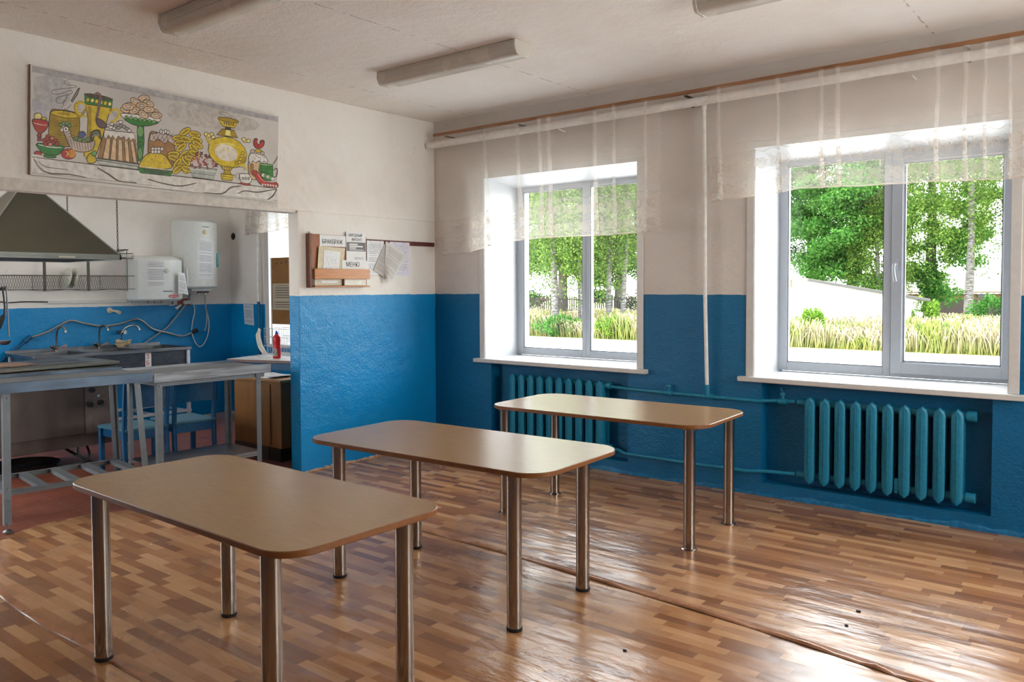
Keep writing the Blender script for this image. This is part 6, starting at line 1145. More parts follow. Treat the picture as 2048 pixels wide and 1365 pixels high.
0,1390,880-2-7-5-7-8-5-9-3-6,0-9,3-3,5-2,7,2,7,5,8,7,5,8,2,8,0,7-4,5-5;5,22,1390,880-2-7-5-7-8-5-9-3-6,0-9,3-3,5-2,7,2,7,5,8,7,5,8,2,8,0,7-4,5-5,2-6;21,0,1445,880-4-9-3-6-8-5-9-2-8,0-7,3-5,5-1,7,3,7,3,6,9,5,8,4,8,0,7-4,5-5;5,22,1445,880-4-9-3-6-8-5-9-2-8,0-7,3-5,5-1,7,3,7,3,6,9,5,8,4,8,0,7-4,5-5,2-6;21,0,1500,880-2-9-5-6-8-5-9-4-8,0-7,4-5,5-1,8,1,7,5,6,9,5,8,4,8,0,7-4,5-5;5,22,1500,880-2-9-5-6-8-5-9-4-8,0-7,4-5,5-1,8,1,7,5,6,9,5,8,4,8,0,7-4,5-5,2-6;21,0,1555,880-2-9-5-6-7-5-8-4-8,0-9,4-3,5-2,6,2,9,5,6,7,5,8,4,8,0,7-4,5-5;5,22,1555,880-2-9-5-6-7-5-8-4-8,0-9,4-3,5-2,6,2,9,5,6,7,5,8,4,8,0,7-4,5-5,2-6;27,0,1268,960-7-14-16-11-24-9-25-3-25,3-20,9-11,11-2,15,8,15,17,12,22,7,25,3,25-3,20-9,11-11;5,28,1268,960-7-14-16-11-24-9-25-3-25,3-20,9-11,11-2,15,8,15,17,12,22,7,25,3,25-3,20-9,11-11,2-15;11,0,1231,963-3-5-7-3-10-4-10,0-11,0-9,4-5,3-1,5,3,5,7,3,10,4,10,0,11,0,9-4,5-3;5,22,1231,963-3-5-7-3-10-4-10,0-11,0-9,4-5,3-1,5,3,5,7,3,10,4,10,0,11,0,9-4,5-3,1-5;27,0,1323,1001-12-13-16-8-24-5-25,1-23,9-17,11-10,14,2,15,10,13,17,10,23,3,25-1,23-7,17-12,10-15;5,28,1323,1001-12-13-16-8-24-5-25,1-23,9-17,11-10,14,2,15,10,13,17,10,23,3,25-1,23-7,17-12,10-15,0-15;11,0,1286,1010-3-4-7-3-10,0-11,0-10,3-7,5-5,5,0,5,3,4,7,3,10,0,12,0,10-3,6-5,5-5;5,22,1286,1010-3-4-7-3-10,0-11,0-10,3-7,5-5,5,0,5,3,4,7,3,10,0,12,0,10-3,6-5,5-5,0-5;27,0,1375,1050-12-14-20-5-23-1-24,6-20,12-15,15-5,17,4,15,11,11,19,7,23,0,23-7,20-10,15-15,7-16;5,28,1375,1050-12-14-20-5-23-1-24,6-20,12-15,15-5,17,4,15,11,11,19,7,23,0,23-7,20-10,15-15,7-16-3-15;11,0,1341,1065-3-5-8,0-10,0-10,3-9,3-6,7-4,5,0,5,5,5,7,2,10-2,10-3,8-4,9-6,3-5;5,22,1341,1065-3-5-8,0-10,0-10,3-9,3-6,7-4,5,0,5,5,5,7,2,10-2,10-3,8-4,9-6,3-5-2-5;27,0,1488,1140-5-15-15-15-23-12-27-8-25-2-22,5-15,10-5,13,5,15,15,15,24,12,25,7,26,1,24-3,13-10;5,28,1488,1140-5-15-15-15-23-12-27-8-25-2-22,5-15,10-5,13,5,15,15,15,24,12,25,7,26,1,24-3,13-10,5-13;11,0,1450,1135-4-5-5-5-10-4-11-3-12-2-10,2-7,2-1,5,3,5,5,5,10,5,12,1,11,2,10-2,7-1;5,22,1450,1135-4-5-5-5-10-4-11-3-12-2-10,2-7,2-1,5,3,5,5,5,10,5,12,1,11,2,10-2,7-1,2-5;27,0,1533,1058-12-12-20-8-23-3-25,5-23,8-15,15-9,15,2,15,12,13,18,9,25,1,25-3,22-10,16-13,9-15;5,28,1533,1058-12-12-20-8-23-3-25,5-23,8-15,15-9,15,2,15,12,13,18,9,25,1,25-3,22-10,16-13,9-15-2-17;11,0,1496,1071-3-5-8-1-10,0-10,1-10,4-9,5-3,6,0,5,5,4,7,1,10,0,11-1,10-4,7-5,5-5;5,22,1496,1071-3-5-8-1-10,0-10,1-10,4-9,5-3,6,0,5,5,4,7,1,10,0,11-1,10-4,7-5,5-5-2-5;27,0,1458,1048-5-15-17-13-21-14-27-6-25-2-23,5-14,10-5,13,5,15,15,14,22,13,27,7,26,1,22-5,15-8;5,28,1458,1048-5-15-17-13-21-14-27-6-25-2-23,5-14,10-5,13,5,15,15,14,22,13,27,7,26,1,22-5,15-8,5-15;11,0,1420,1045-4-5-6-5-10-5-10-2-12-2-10,2-7,2-1,5,1,5,7,5,10,3,12,3,11,2,9-2,6-3;5,22,1420,1045-4-5-6-5-10-5-10-2-12-2-10,2-7,2-1,5,1,5,7,5,10,3,12,3,11,2,9-2,6-3,4-3;27,0,1368,1000-2-15-10-19-16-18-25-15-25-10-24-3-16,5-10,10,0,13,10,18,18,19,23,15,25,10,24,3,18-3;5,28,1368,1000-2-15-10-19-16-18-25-15-25-10-24-3-16,5-10,10,0,13,10,18,18,19,23,15,25,10,24,3,18-3,10-10;11,0,1331,983-1-5-4-7-8-6-12-7-10-5-10-2-6,0-5,4,1,5,5,6,9,7,10,7,10,3,10,3,8,0;5,22,1331,983-1-5-4-7-8-6-12-7-10-5-10-2-6,0-5,4,1,5,5,6,9,7,10,7,10,3,10,3,8,0,3-3;27,0,1460,910-14-10-20-5-21,1-24,9-20,13-11,17-5,18,5,15,11,10,20,5,24-2,21-8,20-13,14-17,5-18;5,28,1460,910-14-10-20-5-21,1-24,9-20,13-11,17-5,18,5,15,11,10,20,5,24-2,21-8,20-13,14-17,5-18-5-15;11,0,1428,928-5-3-7,0-10,1-10,4-8,6-7,7-1,5,0,5,5,3,8,2,8-2,10-3,9-7,6-6,4-5;5,22,1428,928-5-3-7,0-10,1-10,4-8,6-7,7-1,5,0,5,5,3,8,2,8-2,10-3,9-7,6-6,4-5-2-7;27,0,1596,998-5-17-16-13-24-13-26-7-27-2-22,5-15,10-5,14,5,15,17,15,22,11,26,7,27,2,23-4,15-10;5,28,1596,998-5-17-16-13-24-13-26-7-27-2-22,5-15,10-5,14,5,15,17,15,22,11,26,7,27,2,23-4,15-10,5-13;11,0,1556,993-1-5-7-5-10-3-12-4-11-1-10,1-7,4-2,3,2,5,7,5,10,5,11,2,12,1,10-1,7-2;5,22,1556,993-1-5-7-5-10-3-12-4-11-1-10,1-7,4-2,3,2,5,7,5,10,5,11,2,12,1,10-1,7-2,1-5;27,0,1636,965-5-15-16-15-22-12-28-7-27-1-22,5-15,10-5,13,5,15,15,15,24,12,26,6,27,2,23-5,15-10;5,28,1636,965-5-15-16-15-22-12-28-7-27-1-22,5-
15,10-5,13,5,15,15,15,24,12,26,6,27,2,23-5,15-10,5-13;11,0,1596,961-1-5-7-5-10-5-12-3-11,0-10,2-7,1-2,5,2,5,7,5,10,4,11,3,12,2,10-2,7-3;5,22,1596,961-1-5-7-5-10-5-12-3-11,0-10,2-7,1-2,5,2,5,7,5,10,4,11,3,12,2,10-2,7-3,1-4;27,0,1543,1011-7-15-16-13-24-10-26-5-25,0-22,7-13,11-4,14,7,15,15,13,23,10,27,5,27,0,21-7,14-11;5,28,1543,1011-7-15-16-13-24-10-26-5-25,0-22,7-13,11-4,14,7,15,15,13,23,10,27,5,27,0,21-7,14-11,3-14;11,0,1505,1010-4-5-6-5-10-4-12-1-12,0-8,1-7,5-1,4,3,5,7,5,10,3,11,2,10,0,10-2,7-3;5,22,1505,1010-4-5-6-5-10-4-12-1-12,0-8,1-7,5-1,4,3,5,7,5,10,3,11,2,10,0,10-2,7-3,2-5;27,0,1291,996-8-13-17-13-21-7-27-3-23,3-20,8-12,12-2,15,7,13,17,12,23,8,25,4,25-4,20-8,12-12;5,28,1291,996-8-13-17-13-21-7-27-3-23,3-20,8-12,12-2,15,7,13,17,12,23,8,25,4,25-4,20-8,12-12,1-15;11,0,1255,1000-4-5-6-5-10-2-12-2-10,2-8,3-5,4-2,5,3,3,7,5,10,2,10,1,12-1,8-2,5-5;5,22,1255,1000-4-5-6-5-10-2-12-2-10,2-8,3-5,4-2,5,3,3,7,5,10,2,10,1,12-1,8-2,5-5,2-3;20,0,1480,733,25,30,36-3,44-5,56,0,62-2,48-15,25-28,10-40,2-52,3-78-3-90-32-62-88-18-113,11-82,42-22,93,9,125;5,34,1480,733,25,30,36-3,44-5,56,0,62-2,48-15,25-28,10-40,2-52,3-78-3-90-32-62-88-18-113,11-82,42-22,93,9,125,20,92;28,0,1485,723,125,40,190-30-9-103-90,45-36-39-82,45-58-41-47,16;5,34,1485,723,125,40,190-30-9-103-90,45-36-39-82,45-58-41-47,16,7,67;5,20,1503,736,45-93;5,20,1561,745-60-97;5,20,1561,745,40-95;5,20,1615,753-67-98;5,20,1620,753,35-95;5,20,1668,760-73-99;5,20,1680,761,28-96;5,20,1721,768-78-102;5,20,1740,770,21-99;5,20,1776,775-86-102;11,0,1635,778-2-10-3-8-5-7-7-2-7,0-5,5-3,7-2,10,2,10,5,8,5,7,7,2,5,0,6-5,4-9;5,28,1635,778-2-10-3-8-5-7-7-2-7,0-5,5-3,7-2,10,2,10,5,8,5,7,7,2,5,0,6-5,4-9,0-8;11,0,1663,771-2-10-3-8-5-7-7-3-6,2-5,5-4,6-1,10,1,9,4,10,6,5,7,3,5-2,7-3,3-8;5,28,1663,771-2-10-3-8-5-7-7-3-6,2-5,5-4,6-1,10,1,9,4,10,6,5,7,3,5-2,7-3,3-8,0-9;11,0,1693,786-2-10-5-8-5-7-6-3-7,2-5,5-3,6,0,10,0,10,5,9,5,5,6,3,7,0,5-5,3-8;5,28,1693,786-2-10-5-8-5-7-6-3-7,2-5,5-3,6,0,10,0,10,5,9,5,5,6,3,7,0,5-5,3-8,2-9;11,0,1721,778-1-8-4-9-6-6-7-4-5,2-7,5-3,7,0,10,2,8,3,10,5,5,7,3,6-1,5-4,4-8;5,28,1721,778-1-8-4-9-6-6-7-4-5,2-7,5-3,7,0,10,2,8,3,10,5,5,7,3,6-1,5-4,4-8,1-10;9,0,1345,315-9,21,14,32,20,32,18,31,25,30,27,25,33,17,35,12,37,6,36-1,37-7,33-13,25-20,22-25,17-25,18-25,15-25-10-22-50-17-73-11-74-10-75-7-73-3;5,34,1345,315-9,21,14,32,20,32,18,31,25,30,27,25,33,17,35,12,37,6,36-1,37-7,33-13,25-20,22-25,17-25,18-25,15-25-10-22-50-17-73-11-74-10-75-7-73-3-48,5;20,0,1508,435-2-2-3-2-3,0-5,0-5,2-4,2-1,3,0,2,1,1,4,2,5,0,3,0,5-2,3-1,2-4;20,0,1578,415-2-2-3-2-3,0-5,0-5,2-4,3-1,2,0,2,1,1,4,2,3,0,5,0,5-2,3-1,2-4;20,0,1661,453-1-3-4,0-3,0-5,0-5,1-3,2-2,3,0,2,2,2,3,1,3,0,5,0,5-1,4-4,1-1;20,0,1685,398-2-2-3,0-5-1-5,1-4,2-5,2-1,1,0,4,1,1,4,2,5,0,5-2,5,0,3-3,2-2;20,0,1461,396-1-1-4-2-3,0-5,0-5,2-3,1-2,4,0,1,2,2,3,2,3,0,5,0,5-2,4-3,1-2;20,0,1556,473-1-2-4-1-5,0-5,1-3,0-3,4-4,1,0,2,2,3,3,0,5,0,5,0,5-1,4-2,1-2;20,0,1613,401-2-1-3,0-3-2-5,2-5,1-4,2-1,2,0,3,1,2,4,1,3,0,5-1,5-2,3-2,2-1;11,0,1531,558-1-8-5-9-7-5-8-3-7,0-7,5-5,7-1,8,1,8,5,9,7,5,8,3,9-2,6-3,4-7;5,28,1531,558-1-8-5-9-7-5-8-3-7,0-7,5-5,7-1,8,1,8,5,9,7,5,8,3,9-2,6-3,4-7,1-8;11,0,1570,563-2-8-5-9-7-6-8-2-8,0-7,5-5,7-2,8,4,8,3,7,8,7,7,3,8-2,7-3,5-7;5,28,1570,563-2-8-5-9-7-6-8-2-8,0-7,5-5,7-2,8,4,8,3,7,8,7,7,3,8-2,7-3,5-7,2-8;11,0,1606,568-1-10-5-7-7-6-8-2-7,0-8,3-4,7-1,8,1,10,5,7,7,7,8,1,9,0,6-3,5-7;5,28,1606,568-1-10-5-7-7-6-8-2-7,0-8,3-4,7-1,8,1,10,5,7,7,7,8,1,9,0,6-3,5-7,0-8;11,0,1645,573-2-10-5-7-7-6-8-4-8,2-7,3-5,7,0,8,2,10,5,7,6,7,9,1,8,0,7-3,3-7;5,28,1645,573-2-10-5-7-7-6-8-4-8,2-7,3-5,7,0,8,2,10,5,7,6,7,9,1,8,0,7-3,3-7,2-8;11,0,1531,525-1-9-5-8-7-5-8-3-9,0-6,5-4,6-1,9,1,8,5,8,7,5,8,4,7-2,7-3,5-7;5,28,1531,525-1-9-5-8-7-5-8-3-9,0-6,5-4,6-1,9,1,8,5,8,7,5,8,4,7-2,7-3,5-7,1-8;11,0,1568,530-2-10-5-7-6-7-9-1-6,0-7,5-5,6-2,9,2,8,5,7,7,6,8,2,8,0,7-3,5-7;5,28,1568,530-2-10-5-7-6-7-9-1-6,0-7,5-5,6-2,9,2,8,5,7,7,6,8,2,8,0,7-3,5-7,0-8;11,0,1606,533-1-8-5-7-7-7-8-3-9,2-6,3-5,7,0,8,1,10,4,7,8,6,8,2,7,0,7-3,5-9;5,28,1606,533-1-8-5-7-7-7-8-3-9,2-6,3-5,7,0,8,1,10,4,
7,8,6,8,2,7,0,7-3,5-9,1-8;12,0,1323,318,432,2-32-59-368,0;5,34,1323,318,432,2-32-59-368,0-32,57;29,0,1401,311,84,4,121-2,89-5,18-12-17-15-38-10-65-5-82,0-65,5-38,12-22,17;11,36,1346,338,27-3,40-4,58-1,90,0,109,0,80,1;9,0,1993,866,3-15-6-20-19-23-25-22-26-18-27-12-23-1-14,6-3,14,7,21,16,22,25,23,29,19,26,11,22,2;5,28,1993,866,3-15-6-20-19-23-25-22-26-18-27-12-23-1-14,6-3,14,7,21,16,22,25,23,29,19,26,11,22,2,15-7;8,0,1968,848-2-7-6-10-14-11-16-14-17-13-15-8-12-5-5,0,0,5,9,10,11,13,17,13,17,12,15,10,11,5;5,18,1968,848-2-7-6-10-14-11-16-14-17-13-15-8-12-5-5,0,0,5,9,10,11,13,17,13,17,12,15,10,11,5,7,0;9,0,2131,801-8-15-22-11-28-9-32-1-31,3-24,8-15,14-3,15,8,13,20,13,29,7,31,3,32-3,25-10,15-12;5,28,2131,801-8-15-22-11-28-9-32-1-31,3-24,8-15,14-3,15,8,13,20,13,29,7,31,3,32-3,25-10,15-12,3-15;8,0,2101,801-5-3-11-3-19-2-20-2-20,2-15,3-11,4-4,3,5,5,12,3,18,2,20,0,20-2,17-1,10-4;5,18,2101,801-5-3-11-3-19-2-20-2-20,2-15,3-11,4-4,3,5,5,12,3,18,2,20,0,20-2,17-1,10-4,3-5;9,0,1918,738-7-15-18-15-27-12-31-6-30-2-27,5-17,10-5,13,7,15,17,15,26,12,30,7,32,1,27-5,16-10;5,28,1918,738-7-15-18-15-27-12-31-6-30-2-27,5-17,10-5,13,7,15,17,15,26,12,30,7,32,1,27-5,16-10,7-13;8,0,1888,735-3-5-12-5-17-5-20-4-20-1-16,0-12,1-3,4,5,5,10,5,16,5,20,3,20,2,17,0,12-2;5,18,1888,735-3-5-12-5-17-5-20-4-20-1-16,0-12,1-3,4,5,5,10,5,16,5,20,3,20,2,17,0,12-2,3-3;9,0,2011,708-11-13-22-9-28-3-30,3-29,9-21,13-12,15,0,15,12,13,21,10,29,4,30-4,28-8,22-13,11-17;5,28,2011,708-11-13-22-9-28-3-30,3-29,9-21,13-12,15,0,15,12,13,21,10,29,4,30-4,28-8,22-13,11-17,0-15;8,0,1983,713-5-3-12,0-16,0-19,3-18,5-15,5-10,5-2,5,5,3,12,2,17-2,18-3,20-3,15-7,8-5;5,18,1983,713-5-3-12,0-16,0-19,3-18,5-15,5-10,5-2,5,5,3,12,2,17-2,18-3,20-3,15-7,8-5,2-5;9,0,2151,721-11-13-22-10-28-3-32,3-28,10-22,13-13,15,0,15,11,14,22,10,28,3,32-3,30-9,22-13,11-17;5,28,2151,721-11-13-22-10-28-3-32,3-28,10-22,13-13,15,0,15,11,14,22,10,28,3,32-3,30-9,22-13,11-17,0-15;8,0,2123,726-5-3-12-2-18,2-18,3-20,5-15,5-9,5-3,5,5,4,13,1,17-1,20-4,18-3,15-7,10-5;5,18,2123,726-5-3-12-2-18,2-18,3-20,5-15,5-9,5-3,5,5,4,13,1,17-1,20-4,18-3,15-7,10-5,2-5;9,0,1935,696-5-15-15-18-25-15-30-12-32-6-27,0-20,6-8,14,5,15,15,16,23,15,32,12,30,7,28,0,20-7;5,28,1935,696-5-15-15-18-25-15-30-12-32-6-27,0-20,6-8,14,5,15,15,16,23,15,32,12,30,7,28,0,20-7,9-12;8,0,1905,688-4-5-10-7-16-6-20-7-19-5-18-3-12,0-3,3,3,5,10,7,17,6,18,7,20,5,17,2,12,0;5,18,1905,688-4-5-10-7-16-6-20-7-19-5-18-3-12,0-3,3,3,5,10,7,17,6,18,7,20,5,17,2,12,0,5-2;9,0,2153,645-15-10-23-4-27,4-28,11-24,15-16,19-7,20,3,15,15,10,24,5,26-5,29-10,23-17,18-18,7-19;5,28,2153,645-15-10-23-4-27,4-28,11-24,15-16,19-7,20,3,15,15,10,24,5,26-5,29-10,23-17,18-18,7-19-5-16;8,0,2128,658-5-2-12,2-16,5-17,8-17,9-11,10-7,6-2,7,7,2,12-2,15-5,16-8,17-10,12-9,8-8;5,18,2128,658-5-2-12,2-16,5-17,8-17,9-11,10-7,6-2,7,7,2,12-2,15-5,16-8,17-10,12-9,8-8,0-5;9,0,1935,675,5-14-5-21-17-24-22-23-26-20-25-13-24-4-13,5-5,15,5,20,15,24,22,23,26,20,27,13,22,4;5,28,1935,675,5-14-5-21-17-24-22-23-26-20-25-13-24-4-13,5-5,15,5,20,15,24,22,23,26,20,27,13,22,4,15-5;8,0,1911,655,0-7-6-10-12-13-15-14-17-13-13-10-12-7-5,0,0,7,7,10,12,13,13,14,17,13,15,10,10,7;5,18,1911,655,0-7-6-10-12-13-15-14-17-13-13-10-12-7-5,0,0,7,7,10,12,13,13,14,17,13,15,10,10,7,6,0;9,0,2091,580-16-7-22,0-25,8-25,15-20,20-12,22-3,20,7,15,16,8,22,0,25-8,25-15,20-20,12-22,3-20;5,28,2091,580-16-7-22,0-25,8-25,15-20,20-12,22-3,20,7,15,16,8,22,0,25-8,25-15,20-20,12-22,3-20-7-16;8,0,2070,598-5-2-12,4-13,8-15,10-14,13-10,10-5,10,0,5,5,2,12-3,13-9,15-10,14-13,10-12,5-8;5,18,2070,598-5-2-12,4-13,8-15,10-14,13-10,10-5,10,0,5,5,2,12-3,13-9,15-10,14-13,10-12,5-8,0-5;9,0,1851,536-6-15-17-15-27-11-31-7-30,0-25,5-17,10-7,13,7,15,17,14,26,11,30,7,32,2,25-5,18-10;5,28,1851,536-6-15-17-15-27-11-31-7-30,0-25,5-17,10-7,13,7,15,17,14,26,11,30,7,32,2,25-5,18-10,5-14;8,0,1823,533-5-5-10-5-17-3-20-4-20-1-16,0-10,1-5,4,5,5,10,3,16,5,20,3,20,2,17,0,10-2;5,18,1823,533-5-5-10-5-17-3-20-4-20-1-16,0-10,1-5,4,5,5,10,3,16,5,20,3,20,2,17,0,10-2,5-3;9,0,1991,591,2-15-10-21-18-22-27-20-28-
15-29-8-21,0-12,8-3,15,10,20,18,22,25,20,30,15,27,8,23,0;5,28,1991,591,2-15-10-21-18-22-27-20-28-15-29-8-21,0-12,8-3,15,10,20,18,22,25,20,30,15,27,8,23,0,13-7;8,0,1965,573-2-5-8-8-14-12-16-12-19-11-16-7-12-5-5,2,2,5,8,10,13,10,17,13,18,10,17,8,12,4;5,18,1965,573-2-5-8-8-14-12-16-12-19-11-16-7-12-5-5,2,2,5,8,10,13,10,17,13,18,10,17,8,12,4,5-2;9,0,2116,536-13-11-23-5-29,1-28,9-27,13-18,18-8,17,3,17,13,11,24,5,26-1,30-9,25-15,20-16,9-19;5,28,2116,536-13-11-23-5-29,1-28,9-27,13-18,18-8,17,3,17,13,11,24,5,26-1,30-9,25-15,20-16,9-19-4-15;8,0,2090,546-5-1-12,0-17,5-18,5-17,8-13,8-8,7-2,5,7,3,11-1,17-4,17-6,18-9,13-8,7-7;5,18,2090,546-5-1-12,0-17,5-18,5-17,8-13,8-8,7-2,5,7,3,11-1,17-4,17-6,18-9,13-8,7-7,2-5;9,0,1845,463-10-12-22-8-27-3-30,3-28,10-20,13-12,15,0,17,10,12,22,8,27,3,30-3,28-10,20-13,12-15;5,28,1845,463-10-12-22-8-27-3-30,3-28,10-20,13-12,15,0,17,10,12,22,8,27,3,30-3,28-10,20-13,12-15,0-17;8,0,1818,470-5-4-12,0-16,2-19,3-18,4-13,6-10,5-2,5,5,4,12,0,16,0,19-4,16-5,15-6,10-5;5,18,1818,470-5-4-12,0-16,2-19,3-18,4-13,6-10,5-2,5,5,4,12,0,16,0,19-4,16-5,15-6,10-5,2-5;9,0,1981,413-16-7-22,2-23,12-22,16-18,24-9,21-1,22,8,13,17,7,21-2,24-10,21-18,19-22,8-23,2-20;5,28,1981,413-16-7-22,2-23,12-22,16-18,24-9,21-1,22,8,13,17,7,21-2,24-10,21-18,19-22,8-23,2-20-9-15;8,0,1963,431-7,0-10,5-11,9-14,13-13,13-8,12-4,10,0,5,7,0,10-5,12-8,13-12,12-13,10-14,3-8;5,18,1963,431-7,0-10,5-11,9-14,13-13,13-8,12-4,10,0,5,7,0,10-5,12-8,13-12,12-13,10-14,3-8,0-7;9,0,2061,501-8-13-20-12-28-8-32-2-32,5-23,10-15,14-3,15,8,13,20,12,28,6,32,2,30-3,25-10,15-14;5,28,2061,501-8-13-20-12-28-8-32-2-32,5-23,10-15,14-3,15,8,13,20,12,28,6,32,2,30-3,25-10,15-14,3-15;8,0,2031,503-3-3-13-4-17-1-20,0-20,1-17,4-10,3-3,5,5,3,12,4,18,1,20,0,18-1,17-4,12-3;5,18,2031,503-3-3-13-4-17-1-20,0-20,1-17,4-10,3-3,5,5,3,12,4,18,1,20,0,18-1,17-4,12-3,1-5;9,0,1865,491,10-11,0-22-9-25-16-27-20-25-24-16-20-10-16,1-9,14,0,20,9,25,15,26,21,25,22,17,22,10;5,28,1865,491,10-11,0-22-9-25-16-27-20-25-24-16-20-10-16,1-9,14,0,20,9,25,15,26,21,25,22,17,22,10,15-2;8,0,1848,466,2-5-5-11-7-14-12-16-11-17-12-13-10-7-5-2-2,5,4,10,8,15,10,17,13,17,12,13,10,7;5,18,1848,466,2-5-5-11-7-14-12-16-11-17-12-13-10-7-5-2-2,5,4,10,8,15,10,17,13,17,12,13,10,7,5,1;9,0,1943,315-17-4-21,5-20,15-19,22-11,25-5,25,3,20,10,13,17,5,20-6,21-14,17-21,13-27,5-23-3-22;5,28,1943,315-17-4-21,5-20,15-19,22-11,25-5,25,3,20,10,13,17,5,20-6,21-14,17-21,13-27,5-23-3-22-10-13;8,0,1928,338-5,0-10,7-10,11-10,14-8,15-7,15-2,10,2,5,5,0,8-7,10-12,12-13,8-17,7-13,2-10;5,18,1928,338-5,0-10,7-10,11-10,14-8,15-7,15-2,10,2,5,5,0,8-7,10-12,12-13,8-17,7-13,2-10-2-5;9,0,1880,405,5-14-5-21-17-24-22-23-26-18-25-12-22-3-15,5-5,15,7,20,13,23,23,23,25,19,27,11,22,5;5,28,1880,405,5-14-5-21-17-24-22-23-26-18-25-12-22-3-15,5-5,15,7,20,13,23,23,23,25,19,27,11,22,5,15-6;8,0,1856,385,0-5-6-10-12-14-15-13-15-13-15-10-12-5-5,0,0,5,7,10,12,13,15,13,15,14,15,10,11,5;5,18,1856,385,0-5-6-10-12-14-15-13-15-13-15-10-12-5-5,0,0,5,7,10,12,13,15,13,15,14,15,10,11,5,5,0;9,0,2018,351-12-13-21-8-29-2-31,3-29,10-21,14-12,16,0,15,12,14,21,8,29,2,30-4,28-10,22-13,11-17;5,28,2018,351-12-13-21-8-29-2-31,3-29,10-21,14-12,16,0,15,12,14,21,8,29,2,30-4,28-10,22-13,11-17,2-15;8,0,1990,358-7-3-12-2-16,2-19,3-18,5-15,7-10,5-2,5,5,3,12,0,17,0,20-3,18-7,15-5,8-5;5,18,1990,358-7-3-12-2-16,2-19,3-18,5-15,7-10,5-2,5,5,3,12,0,17,0,20-3,18-7,15-5,8-5,4-5;24,0,1966,406,385,2-68-138-270,8;5,34,1966,406,385,2-68-138-270,8-47,128;11,50,1978,373,347,2;5,20,1990,328,321-2;30,36,2063,470,20-40;17,70,2175,461,50-5;17,70,2106,510-50-7;30,36,2151,448,4-47;17,70,2225,563-22-45;30,36,2311,486-36-40;17,70,2245,573-39-37;30,36,2171,516,52,0;17,70,2310,496-35-41;30,36,2321,441-51-18;17,70,2123,445,7-45;17,70,2006,516,39-25;30,36,2338,501-20-46;17,70,2086,483,17-42;30,36,2118,478-13-47;17,70,2331,445-51-17;17,70,2248,550-47-25;17,70,2166,456,42-23;30,36,2263,475,33-32;30,36,2360,555-44-32;17,70,2118,555,32-34;17,70,1981,415,50-2;30,36,2265,518-49-23;17,70,2360,468-54-7;30,36,2108,563-17-47;17,70,1996,506,
